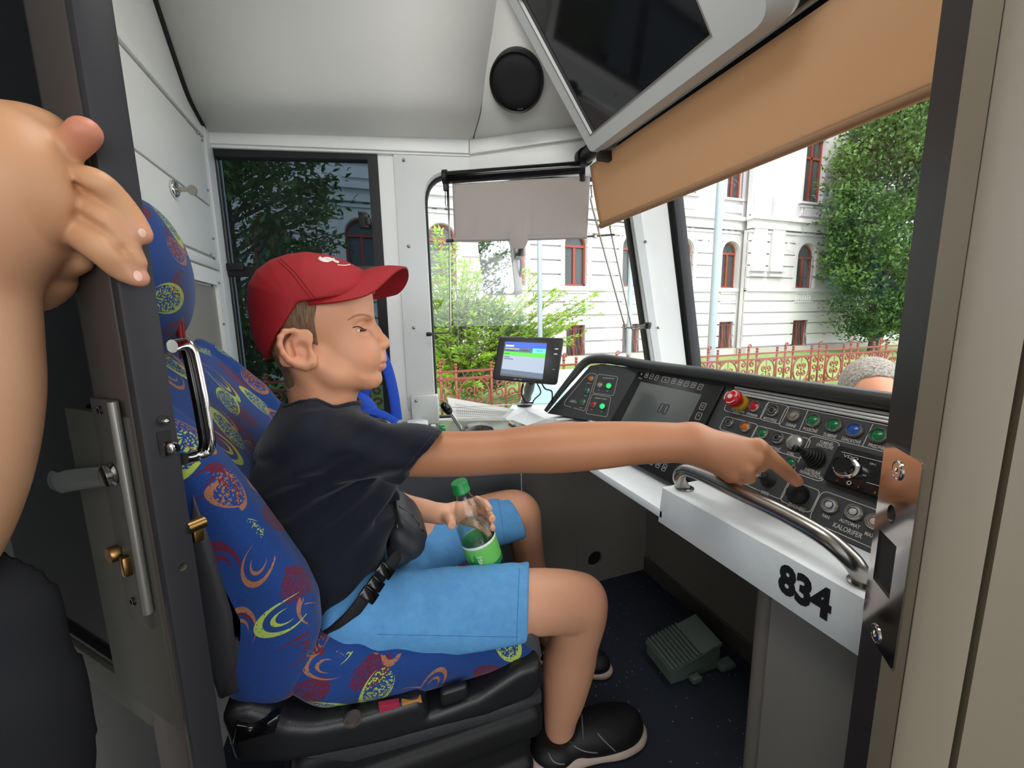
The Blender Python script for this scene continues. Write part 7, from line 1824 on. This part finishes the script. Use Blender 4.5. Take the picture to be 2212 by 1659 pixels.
def facade(xs, x0, x1, Yf, up_hw=0.45, w=CW):
    bm = bmesh.new(); wall_rows(bm, xs, x0, x1, Yf, w)
    zc = z_at-w
    for x in xs:
        arch_fill(bm, x, Yf, w, zc, z_at+0.02)
    # upper storey
    cur = x0
    for x in xs+[None]:
        a = x1 if x is None else x-up_hw
        box(bm, ((cur+a)/2, Yf+0.1, (z_ub+z_ut)/2), (a-cur, 0.2, z_ut-z_ub)); cur = a if x is None else x+up_hw
    box(bm, ((x0+x1)/2, Yf+0.1, (z_c1+z_ub)/2), (x1-x0, 0.2, z_ub-z_c1+0.01)); box(bm, ((x0+x1)/2, Yf+0.1, z_ut+2.0), (x1-x0, 0.2, 4.0))
    box(bm, ((x0+x1)/2, Yf+0.6, 4.0), (x1-x0, 0.4, 12.0))
    obj('facade_wall', bm, stucco, bld)
    bm = bmesh.new(); box(bm, ((x0+x1)/2, Yf-0.10, z_c1-0.08), (x1-x0+0.2, 0.4, 0.16)); box(bm, ((x0+x1)/2, Yf-0.04, (z_c0+z_c1)/2-0.05), (x1-x0+0.1, 0.28, z_c1-z_c0-0.1)); box(bm, ((x0+x1)/2, Yf-0.0, z_c0-0.10), (x1-x0+0.05, 0.2, 0.10)); box(bm, ((x0+x1)/2, Yf-0.02, z_ab-0.11), (x1-x0, 0.22, 0.13)); box(bm, ((x0+x1)/2, Yf-0.02, z_ub-0.75), (x1-x0, 0.16, 0.08))
    obj('cornice', bm, stucco, bld)
    bm = bmesh.new(); box(bm, ((x0+x1)/2, Yf-0.04, GZ+0.04), (x1-x0+0.1, 0.4, 0.50)); obj('plinth', bm, stone, bld)
    bm = bmesh.new()
    for x in xs:
        arc_band(bm, x, Yf-0.07, w+0.02, w+0.17, zc, 0.1)
        for s in (-1, 1): box(bm, (x+s*(w+0.095), Yf-0.02, (z_ab+zc)/2), (0.15, 0.1, zc-z_ab))
        for j in range(7):
            a = math.pi*(0.10+0.8*j/6); d0, d1 = w+0.22, w+0.22+0.30/max(0.5, abs(math.sin(a)))
            ca, sa = math.cos(a), math.sin(a); hh = 0.13
            p0 = (x+d0*math.cos(a-hh), Yf-0.05, zc+d0*math.sin(a-hh)); p1 = (x+d0*math.cos(a+hh), Yf-0.05, zc+d0*math.sin(a+hh)); p2 = (x+d1*math.cos(a+hh), Yf-0.05, zc+d1*math.sin(a+hh)); p3 = (x+d1*math.cos(a-hh), Yf-0.05, zc+d1*math.sin(a-hh))
            prism(bm, [p0, p1, p2, p3], (0, 0.08, 0))
        for s in (-1, 1): box(bm, (x+s*(up_hw+0.07), Yf-0.02, (z_ub+z_ut)/2), (0.14, 0.1, z_ut-z_ub))
        box(bm, (x, Yf-0.05, z_ub-0.05), (2*up_hw+0.35, 0.18, 0.09)); box(bm, (x, Yf-0.04, z_ub-0.42), (0.9, 0.08, 0.32))
    obj('window_surround', bm, stucco, bld)
    for x in xs:
        if x < -6 or x > 24: continue
        arched_window(x, Yf, z_ab, z_at, w, bld)
        rect_window(x, Yf, z_bb, z_bt, w*0.86, bld, True)
        if x > 4: rect_window(x, Yf, z_ub, z_ut, up_hw, bld)
        if x > 2: baluster_row(x, Yf, w*0.9, z_ab-0.62, z_ab-0.22, bld)
facade(XW, -14, 16.3, FY)
BX0 = at(1612, 600, Y=13.5).x
bay = [at(1737, 600, Y=13.5).x]
facade(bay, BX0, 30.0, 13.5, 0.62, 0.58)
z1b, z0b = zf(1737, 447, 13.5), zf(1737, 466, 13.5); baluster_row(bay[0], 13.5, 0.62, z0b, z1b, bld)
bm = bmesh.new(); dx = at(1604, 600, Y=13.85).x
tube(bm, [(dx, 13.85, GZ+0.3), (dx, 13.85, z_c0-0.1)], 0.055, 10); tube(bm, [(dx+0.25, 13.75, z_c1), (dx+0.25, 13.75, 8)], 0.055, 10); obj('downpipe', bm, mat('copper_brown_pipe', '#5d463c', 0.5), bld, sharp=50)
bm = bmesh.new(); tube(bm, [(dx, 13.85, GZ), (dx, 13.85, GZ+0.9)], 0.075, 10); obj('pipe_foot', bm, mat('dark_iron_pipe', '#3a4240', 0.5), bld, sharp=50)
# pilasters on the bay
bm = bmesh.new()
for px in (1650, 1690): x = at(px, 400, Y=13.4).x; box(bm, (x, 13.42, 4.5), (0.75, 0.14, 3.2)); box(bm, (x, 13.38, 2.95), (0.9, 0.24, 0.18)); box(bm, (x, 13.38, 2.7), (0.85, 0.18, 0.1))
obj('pilaster', bm, stucco, bld)

# ---- fence
fen = thing('iron_fence', 'rust red wrought iron garden fence with scrolls and circles', 'fence')
FNY = 6.5; zt_ = zf(1500, 772, FNY); rust = mat('rust_red_iron_paint', '#7f3c2a', 0.55, vary=0.06)
bm = bmesh.new()
for zz, h in ((zt_, 0.035), (zt_-0.12, 0.04), (GZ+0.14, 0.04)): box(bm, (1.5, FNY, zz), (27, 0.03, h))
obj('rail', bm, rust, fen)
bm = bmesh.new()
def bar(x, zt2, r=0.022):
    tube(bm, [(x, FNY, GZ), (x, FNY, zt2)], r, 8)
    lathe(bm, [(0.0, 0.0), (0.03, 0.004), (0.03, 0.02), (0.018, 0.03), (0.022, 0.05), (0.03, 0.06), (0.026, 0.085), (0, 0.095)], Matrix.Translation((x, FNY, zt2-0.02)), 8)
    for zz in (zt_, zt_-0.12, zt_-0.45): lathe(bm, [(0.02, -0.02), (0.03, -0.01), (0.03, 0.01), (0.02, 0.02)], Matrix.Translation((x, FNY, zz)), 8)
def scroll(cx, cz, r, a0_, turns, sgn_, th=0.016):
    pts = []
    for i in range(22):
        t = i/21; rr_ = r*(1-0.72*t); a = a0_+sgn_*turns*2*math.pi*t; pts.append((cx+rr_*math.cos(a), FNY, cz+rr_*math.sin(a)))
    tube(bm, pts, th, 6)
bar(-0.25, zt_+0.06); bar(0.25, zt_+0.06); bar(0.0, zt_+0.10)
scroll(0.035, zt_+0.17, 0.045, math.pi, 0.9, -1, 0.014)
zmid_ = (zt_-0.12+GZ+0.14)/2; H_ = (zt_-0.12-GZ-0.14)/2
for s in (-1, 1):
    scroll(0.125*s, zt_-0.22, 0.07, math.pi/2, 1.1, s); scroll(0.125*s, zt_-0.40, 0.085, -math.pi/2, 1.1, -s); scroll(0.125*s, GZ+0.26, 0.07, -math.pi/2, 1.1, s)
tube(bm, [(0.55+0.26*math.cos(a), FNY, zmid_+0.02+min(H_*0.92, 0.30)*math.sin(a)) for a in [i*math.pi/14 for i in range(28)]], 0.019, 6, closed=True)
for s in (-1, 1):
    scroll(0.55+0.075*s, zmid_+0.10, 0.065, -math.pi/2, 1.0, s); scroll(0.55+0.075*s, zmid_-0.08, 0.065, math.pi/2, 1.0, -s)
    for t in (-1, 1): scroll(0.55+0.21*s, zmid_+0.02+t*0.27, 0.045, -t*math.pi/2, 1.0, s*t)
tube(bm, [(0.55, FNY, zmid_-0.26), (0.55, FNY, zmid_+0.30)], 0.010, 6); lathe(bm, [(0, -0.03), (0.03, 0), (0, 0.03)], Matrix.Translation((0.55, FNY, zmid_+0.02)), 8)
pan = obj('scroll_panel', bm, rust, fen, True)
for i, x in enumerate([-11.0+1.1*j for j in range(23)]):
    o = pan if i == 0 else pan.copy()
    if i: C.objects.link(o)
    o.parent = fen; o.location = (x, 0, 0)

# ---- lamp posts
pole_m = mat('galvanised_pole', '#9aa5a8', 0.5, metal=0.3)
for px, py, Y, r, top, lab_ in ((1545, 600, 7.3, 0.085, 6.5, 'thick grey lamp post seen through windscreen in front of the building'), (1166, 600, 7.0, 0.045, 4.5, 'thin grey pole behind the outside mirror and bright shrub'), (1361, 650, 7.0, 0.05, 5.0, 'slim grey pole seen at the right side of the corner window')):
    p = at(px, py, Y=Y); t = thing('lamp_post', lab_, 'pole')
    bm = bmesh.new(); tube(bm, [(p.x, Y, GZ), (p.x, Y, top)], r, 14); obj('pole', bm, pole_m, t, sharp=60)
    bm = bmesh.new(); mt = Matrix.Translation((p.x, Y, GZ)); lathe(bm, [(0, 0), (r*1.7, 0), (r*1.7, 0.25), (r*1.2, 0.3), (0, 0.3)], mt, 14); obj('pole_foot', bm, pole_m, t, sharp=40)

# ---- plants
def leaf_mat(name, a, b, tr=0.45, sc=3.0):
    k = NT(name); c = k.ramp(k.noise(sc, 4, 0.7), [(0.35, srgb(a)), (0.65, srgb(b))]); k.l(c, k.b.inputs['Base Color']); k.b.inputs['Roughness'].default_value = 0.45
    tl = k.n('ShaderNodeBsdfTranslucent'); k.l(c, tl.inputs[0]); mx = k.n('ShaderNodeMixShader'); mx.inputs[0].default_value = tr
    k.l(k.b.outputs[0], mx.inputs[1]); k.l(tl.outputs[0], mx.inputs[2]); k.l(mx.outputs[0], k.out.inputs[0]); return k.m
def leaves(name, P, D, N_, L, W, m, par, fold=0.25):
    """pointed leaves: P base points, D directions, N_ normals, L length, W width (numpy arrays)"""
    D = D/np.linalg.norm(D, axis=1)[:, None]; S = np.cross(D, N_); S /= np.linalg.norm(S, axis=1)[:, None]; N2 = np.cross(S, D)
    L = np.asarray(L)[:, None]; W = np.asarray(W)[:, None]
    v = np.stack([P, P+D*L*0.45+S*W*0.5+N2*W*fold, P+D*L, P+D*L*0.45-S*W*0.5+N2*W*fold], 1).reshape(-1, 3); n = len(P); i0 = np.arange(n)*4
    tri = np.stack([np.stack([i0, i0+1, i0+2], 1), np.stack([i0, i0+2, i0+3], 1)], 1).reshape(-1, 3)
    me = bpy.data.meshes.new(name); me.vertices.add(len(v)); me.vertices.foreach_set('co', v.astype(np.float32).ravel()); me.loops.add(len(tri)*3); me.loops.foreach_set('vertex_index', tri.astype(np.int32).ravel())
    me.polygons.add(len(tri)); me.polygons.foreach_set('loop_start', np.arange(0, len(tri)*3, 3, dtype=np.int32)); me.update(calc_edges=True)
    return link(name, me, m, par)
def unit(v): return v/np.maximum(np.linalg.norm(v, axis=-1, keepdims=True), 1e-9)
def shrub():
    t = thing('green_shrub', 'bright yellow green leafy shrub behind the fence outside the corner window', 'bush')
    bm = bmesh.new(); Ps, Ds, Ns, Ls, Ws = [], [], [], [], []
    tips = [(940, 500), (952, 560), (975, 545), (1000, 535), (1040, 560), (960, 620), (1010, 600), (1060, 600), (1100, 590), (1140, 590), (1160, 640), (1200, 635), (1240, 645), (1280, 640), (1275, 660), (1220, 680), (1240, 700), (1180, 690), (1150, 700), (1120, 660), (1080, 650), (1040, 660), (1000, 670), (960, 680), (945, 720), (980, 730), (1030, 720), (1080, 710), (1130, 730), (1180, 725), (1210, 715), (950, 770), (990, 780), (1050, 770), (1020, 800), (960, 810), (1000, 830), (1060, 820), (1240, 830), (1200, 810), (940, 640), (935, 600), (1090, 740), (1150, 750), (1210, 740)]
    tips = tips+[(x+rng.uniform(-28, 22), y+rng.uniform(-10, 35)) for x, y in tips for _ in range(3)]
    root = at(1000, 860, Y=7.9)
    for i, (px, py) in enumerate(tips):
        if py < 560 and px > 990: py = 575+rng.uniform(0, 40)
        tip = at(px, min(py, 850), Y=7.2+rng.uniform(0, 1.2)); tip.z = max(tip.z, GZ+0.15)
        base = Vector((root.x+(tip.x-root.x)*0.25+rng.uniform(-.3, .3), 7.8+rng.uniform(-.3, .3), GZ+(tip.z-GZ)*rng.uniform(0.2, 0.6)))
        midp = base.lerp(tip, 0.55)+Vector((0, 0, 0.12)); pth = smooth_path([base, midp, tip], 6); tube(bm, pth, [0.008*(1-j/len(pth))+0.002 for j in range(len(pth))], 4, caps=False)
        for j in range(3, len(pth)):
            p = np.array(pth[j]); d = unit(np.array(pth[j])-np.array(pth[j-1]))
            for s in (-1, 1):
                for _ in range(2):
                    sd = unit(np.cross(d, (0, 0, 1))); dd = unit(d*0.55+sd*s*0.8+np.array((rng.normal(0, .2), rng.normal(0, .35), rng.normal(-0.1, .25))))
                    Ps.append(p+rng.normal(0, 0.015, 3)); Ds.append(dd); Ns.append(unit(np.array((rng.normal(0, .35), -0.45+rng.normal(0, .3), 1)))); Ls.append(rng.uniform(0.09, 0.17)); Ws.append(rng.uniform(0.035, 0.06))
        Ps.append(np.array(tip)); Ds.append(unit(np.array(tip-midp))); Ns.append(np.array((0.1, -.4, 1.0))); Ls.append(0.15); Ws.append(0.05)
    obj('branch', bm, mat('green_brown_twig', '#5b5a35', 0.8), t)
    leaves('foliage', np.array(Ps), np.array(Ds), np.array(Ns), Ls, Ws, leaf_mat('bright_leaf', '#76a52a', '#b3cf50', 0.5, 2.0), t)
    # darker inner mass
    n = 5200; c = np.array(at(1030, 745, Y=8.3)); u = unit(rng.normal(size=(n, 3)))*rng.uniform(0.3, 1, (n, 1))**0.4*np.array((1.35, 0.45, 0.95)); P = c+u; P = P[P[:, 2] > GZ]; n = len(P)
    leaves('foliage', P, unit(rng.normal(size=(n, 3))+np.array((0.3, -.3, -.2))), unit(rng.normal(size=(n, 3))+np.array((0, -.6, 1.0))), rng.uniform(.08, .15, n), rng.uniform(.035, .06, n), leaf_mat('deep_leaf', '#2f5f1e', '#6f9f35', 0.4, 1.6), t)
shrub()
def tree(name, lab_, c, rad, base, n, L, cols, group=None, layers=26, top_cut=None):
    t = thing(name, lab_, 'tree'); c = np.array(c); bm = bmesh.new()
    bz = Vector((base[0], base[1], GZ)); tp = Vector((c[0], c[1], c[2]+rad[2]*0.8))
    tube(bm, smooth_path([bz, bz.lerp(tp, 0.3)+Vector((.1, .05, 0)), tp], 6), [0.18*(1-j/14)+0.02 for j in range(13)], 8)
    Ps, Ds, Ns = [], [], []
    nb = 170
    for i in range(nb):
        z = rng.uniform(-0.98, 0.97); rr_ = math.sqrt(max(0.0, 1-abs(z)**2.4)); a = rng.uniform(0, 2*math.pi)
        end = c+np.array((rad[0]*rr_*math.cos(a), rad[1]*rr_*math.sin(a), rad[2]*z))*rng.uniform(.80, 1.06); st_ = np.array((base[0]+(c[0]-base[0])*.5, base[1]+(c[1]-base[1])*.5, max(GZ+0.6, end[2]-rad[2]*0.28)))
        mid_ = (st_+end)/2+np.array((0, 0, 0.05)); pth = smooth_path([Vector(st_), Vector(mid_), Vector(end)], 3); tube(bm, pth, [0.035*(1-j/len(pth))+0.006 for j in range(len(pth))], 4, caps=False)
        m_ = n//nb; tt = rng.uniform(0.25, 1.03, m_)**0.6; base_p = st_[None]*(1-tt[:, None])+end[None]*tt[:, None]
        d = unit(end-st_); sp_w = 0.20*rad[0]*(1.12-tt)[:, None]+0.05*rad[0]; off = rng.normal(size=(m_, 3))*sp_w*np.array((1, 1, 0.35)); Ps.append(base_p+off); Ds.append(np.tile(d*0.7, (m_, 1))+rng.normal(size=(m_, 3))*0.5+np.array((0, 0, -.15))); Ns.append(rng.normal(size=(m_, 3))*0.5+np.array((0, 0, 1.0)))
    P, D_, N_ = np.concatenate(Ps), np.concatenate(Ds), np.concatenate(Ns); m_ = len(P); P[:, 2] = np.maximum(P[:, 2], GZ+0.3)
    obj('trunk', bm, mat('grey_bark', '#4d463d', 0.9), t)
    leaves('crown', P, D_, N_, rng.uniform(L*.7, L*1.3, m_), rng.uniform(L*.35, L*.6, m_), leaf_mat(name+'_leaf', cols[0], cols[1], 0.35, 0.9), t, 0.15)
tc1 = at(1940, 455, D=17.2)
tree('hornbeam_tree', 'large dense green hornbeam tree covering the right corner of the building', (tc1.x, tc1.y, tc1.z), (3.35, 1.5, 5.4), (tc1.x-0.6, tc1.y), 42000, 0.20, ('#2c4d26', '#66893f'))
tc2 = at(485, 420, Y=9.0)
tree('dark_tree', 'dark leafy tree seen through the tinted side window', (tc2.x, tc2.y, tc2.z), (1.85, 1.5, 3.6), (tc2.x-0.2, tc2.y), 20000, 0.15, ('#33512a', '#62803c'))

o_t = [o for o in C.objects if o.name == 'dark_tree'][0]; t2 = o_t.copy(); C.objects.link(t2); t2['label'] = 'leafy tree farther back along the fence, reflected in the outside mirror'; t2.location = (-7.5, 0.8, 0)
for c_ in o_t.children:
    d_ = c_.copy(); C.objects.link(d_); d_.parent = t2
# ---- outside mirror
om = thing('wing_mirror', 'outside rear view mirror hanging beyond the corner window under the grey blind', 'mirror')
mn = Vector((-1.0, -0.36, -0.02)).normalized(); m0 = at(1078, 580, Y=1.75)
def onM(px, py, off=0.0): return on(px, py, m0+mn*off, mn)
mo = round_poly([onM(*p) for p in ((1031, 522), (1100, 519), (1112, 634), (1046, 634))], 0.03, 6)
bm = bmesh.new(); prism(bm, [p for p in mo], -mn*0.004); obj('mirror_glass', bm, mat('mirror_silver', '#dfe3e4', 0.02, metal=1.0), om)
cn = sum(mo, Vector())/len(mo)
bm = bmesh.new(); ob = [p+(p-cn).normalized()*0.008-mn*0.001 for p in mo]; prism(bm, ob, -mn*0.05+Vector((0.0, 0.01, 0)), 0.008); obj('mirror_shell', bm, mat('grey_mirror_shell', '#8f8e8a', 0.4), om, sharp=50)
bm = bmesh.new(); a = onM(1118, 560, -0.03); tube(bm, smooth_path([a, onM(1126, 530, -0.04), onM(1124, 470, -0.04), onM(1110, 400, -0.05), onW(1100, 330, 0.045)], 5), 0.012, 10); tube(bm, smooth_path([onM(1120, 545, -.04), onM(1126, 570, -.04), onM(1122, 600, -.04)], 4), 0.005, 6); obj('mirror_arm', bm, M['black'], om, True)

# ---- man outside in front of the windscreen
mn_ = thing('person', 'grey-haired man outside, only the top of his head above the console', 'person')
hx = at(1880, 840, D=1.42)
ff = Field((hx.x-0.16, hx.y-0.16, hx.z-0.26), (hx.x+0.16, hx.y+0.16, hx.z+0.18), 0.004)
hc_ = Vector((hx.x, hx.y, hx.z-0.0)); fd = Vector((-0.72, -0.69, 0)).normalized(); fs = Vector((0.69, -0.72, 0)).normalized(); rotm = np.array(basis(fd, fs, (0, 0, 1)).to_3x3())
def mp_(a, b, c): return tuple(hc_+fd*a+fs*b+Vector((0, 0, c)))
ff.ell(mp_(0, 0, 0), (0.100, 0.080, 0.100), 0.0, rotm); ff.ell(mp_(0.03, 0, -0.07), (0.062, 0.060, 0.085), 0.04, rotm); ff.cap(mp_(0.085, 0, -0.02), mp_(0.115, 0, -0.07), 0.010, 0.015, 0.015)
for s in (-1, 1): ff.ell(mp_(-0.005, 0.082*s, -0.045), (0.018, 0.009, 0.032), 0.005, rotm); ff.ell(mp_(0.085, 0.033*s, -0.03), (0.010, 0.015, 0.009), 0.01, rotm, mode='sub')
ff.cap(mp_(0.095, -0.02, -0.105), mp_(0.095, 0.02, -0.105), 0.008, 0.008, 0.01)
ff.cap(mp_(-0.01, 0, -0.1), mp_(-0.02, 0, -0.24), 0.058, 0.062, 0.03)
Vm, Qm = ff.mesh()
fb2 = Field((hx.x-0.42, hx.y-0.42, GZ-0.02), (hx.x+0.42, hx.y+0.5, hx.z-0.08), 0.012)
def bp(a, b, c): return tuple(Vector((hc_.x, hc_.y, c))+fd*a+fs*b)
zh = hc_.z
for s in (-1, 1): fb2.chain([bp(0, 0.17*s, zh-0.33), bp(0.0, 0.24*s, zh-0.62), bp(0.10, 0.22*s, zh-0.86)], [0.05, 0.042, 0.032], 0.03); fb2.ell(bp(0.12, 0.22*s, zh-0.93), (0.03, 0.03, 0.05), 0.02)
fb2.cap(bp(-0.02, 0, zh-0.2), bp(-0.02, 0, zh-0.3), 0.055, 0.06, 0.03)
V2, Q2 = fb2.mesh(); Vx, Qx = merge([(Vm, Qm), (V2, Q2)]); field_obj('body', (Vx, Qx), M['skin'], mn_, tone(Vx, '#d0906f'))
ff = Field((hx.x-0.16, hx.y-0.16, hx.z-0.16), (hx.x+0.16, hx.y+0.16, hx.z+0.18), 0.0032)
ff.ell(mp_(-0.004, 0, 0.008), (0.106, 0.088, 0.104), 0.0, rotm)
ff.ell(mp_(0.095, 0, -0.005), (0.062, 0.075, 0.060), 0.012, rotm, mode='sub'); ff.cut(mp_(0.02, 0, -0.03), (0.25*fd.x, 0.25*fd.y, -1), 0.01)
ff.warp(lambda X, Y, Z: 0.0010*np.sin((X*0.8+Y*0.5)*520+Z*150+np.sin(Y*120)*2))
V, Q = ff.mesh(); k = NT('grey_brown_hair'); k.l(k.ramp(k.noise(160, 4, 0.7), [(0.35, srgb('#55504a')), (0.65, srgb('#a49c90'))]), k.b.inputs['Base Color']); k.b.inputs['Roughness'].default_value = 0.7; field_obj('hair', (V, Q), k.m, mn_)
fb2 = Field((hx.x-0.42, hx.y-0.42, GZ-0.02), (hx.x+0.42, hx.y+0.5, hx.z-0.1), 0.012)
fb2.cap(bp(0, -0.12, zh-0.34), bp(0, 0.12, zh-0.34), 0.085, 0.085, 0.04); fb2.chain([bp(0, 0, zh-0.4), bp(0.02, 0, zh-0.62), bp(0, 0, zh-0.85)], [0.13, 0.125, 0.125], 0.06)
for s in (-1, 1): fb2.cap(bp(0, 0.17*s, zh-0.33), bp(0, 0.22*s, zh-0.52), 0.065, 0.06, 0.03)
V, Q = fb2.mesh(); field_obj('polo_shirt', (V, Q), mat('dark_red_shirt', '#7e2730', 0.8), mn_)
fb2 = Field((hx.x-0.42, hx.y-0.42, GZ-0.02), (hx.x+0.42, hx.y+0.5, hx.z-0.7), 0.012)
for s in (-1, 1): fb2.chain([bp(0, 0.08*s, zh-0.86), bp(0.01, 0.10*s, zh-1.22), bp(0, 0.11*s, GZ+0.06)], [0.11, 0.078, 0.062], 0.03); fb2.cap(bp(-0.03, 0.11*s, GZ+0.035), bp(0.16, 0.13*s, GZ+0.035), 0.045, 0.04, 0.02)
V, Q = fb2.mesh(); field_obj('trousers', (V, Q), mat('dark_trousers', '#2b2d33', 0.85), mn_)

# ---- parked car beside the pavement
car = thing('car', 'pale teal parked car partly hidden behind the display terminal arm', 'car')
cx0 = at(1098, 860, Y=4.2).x+0.05; zr_ = at(1180, 846, Y=2.9).z
f = Field((cx0-0.1, 2.5, GZ-0.02), (cx0+4.2, 4.5, zr_+0.08), 0.03)
bodyp = [(cx0+0.02, GZ+0.25), (cx0, zr_-0.45), (cx0+0.12, zr_-0.34), (cx0+0.9, zr_-0.33), (cx0+3.0, zr_-0.36), (cx0+3.9, zr_-0.48), (cx0+4.0, GZ+0.3)]
cabp = [(cx0+0.06, zr_-0.40), (cx0+0.16, zr_-0.06), (cx0+0.45, zr_), (cx0+1.7, zr_), (cx0+2.1, zr_-0.06), (cx0+2.9, zr_-0.40)]
f.extr(bodyp, 2.75, 4.35, 0.10, 0.0); f.extr(cabp, 2.85, 4.25, 0.10, 0.04)
V, Q = f.mesh(); field_obj('car_body', (relax(V, Q, 2), Q), mat('pale_teal_paint', '#a9cfcb', 0.25), car)
bm = bmesh.new(); g_ = [(cx0+0.20, zr_-0.34), (cx0+0.27, zr_-0.10), (cx0+0.5, zr_-0.06), (cx0+1.65, zr_-0.06), (cx0+2.0, zr_-0.10), (cx0+2.55, zr_-0.34)]
prism(bm, [(x, 2.835, z) for x, z in g_], (0, 0.03, 0), 0.01); obj('car_window', bm, wpane, car, sharp=40)
for x in (cx0+0.75, cx0+3.2):
    for y in (2.74, 4.2):
        bm = bmesh.new(); mt = frame_of((0, -1, 0)).to_4x4(); mt.translation = (x, y+0.16, GZ+0.30); lathe(bm, [(0, 0.02), (0.18, 0.02), (0.20, 0.0), (0.27, 0.0), (0.30, 0.03), (0.30, 0.17), (0.2, 0.19), (0.17, 0.16), (0, 0.17)], mt, 24); obj('car_wheel', bm, M['rubber'], car, sharp=40)
# ------------------------------------------------------------------ every thing's empty goes to its base
bpy.context.view_layer.update()
def kids(o):
    out = []
    for c in o.children: out.append(c); out += kids(c)
    return out
for o in [o for o in C.objects if o.type == 'EMPTY' and o.parent is None]:
    pts = [c.matrix_world @ Vector(b) for c in kids(o) if c.type == 'MESH' for b in c.bound_box]
    if not pts: continue
    lo = [min(p[i] for p in pts) for i in range(3)]; hi = [max(p[i] for p in pts) for i in range(3)]
    base = Vector(((lo[0]+hi[0])/2, (lo[1]+hi[1])/2, lo[2])); d = base-o.location
    if o.rotation_euler[:] != (0, 0, 0) or tuple(o.scale) != (1, 1, 1): continue
    o.location = base
    for c in o.children: c.location = c.location-d
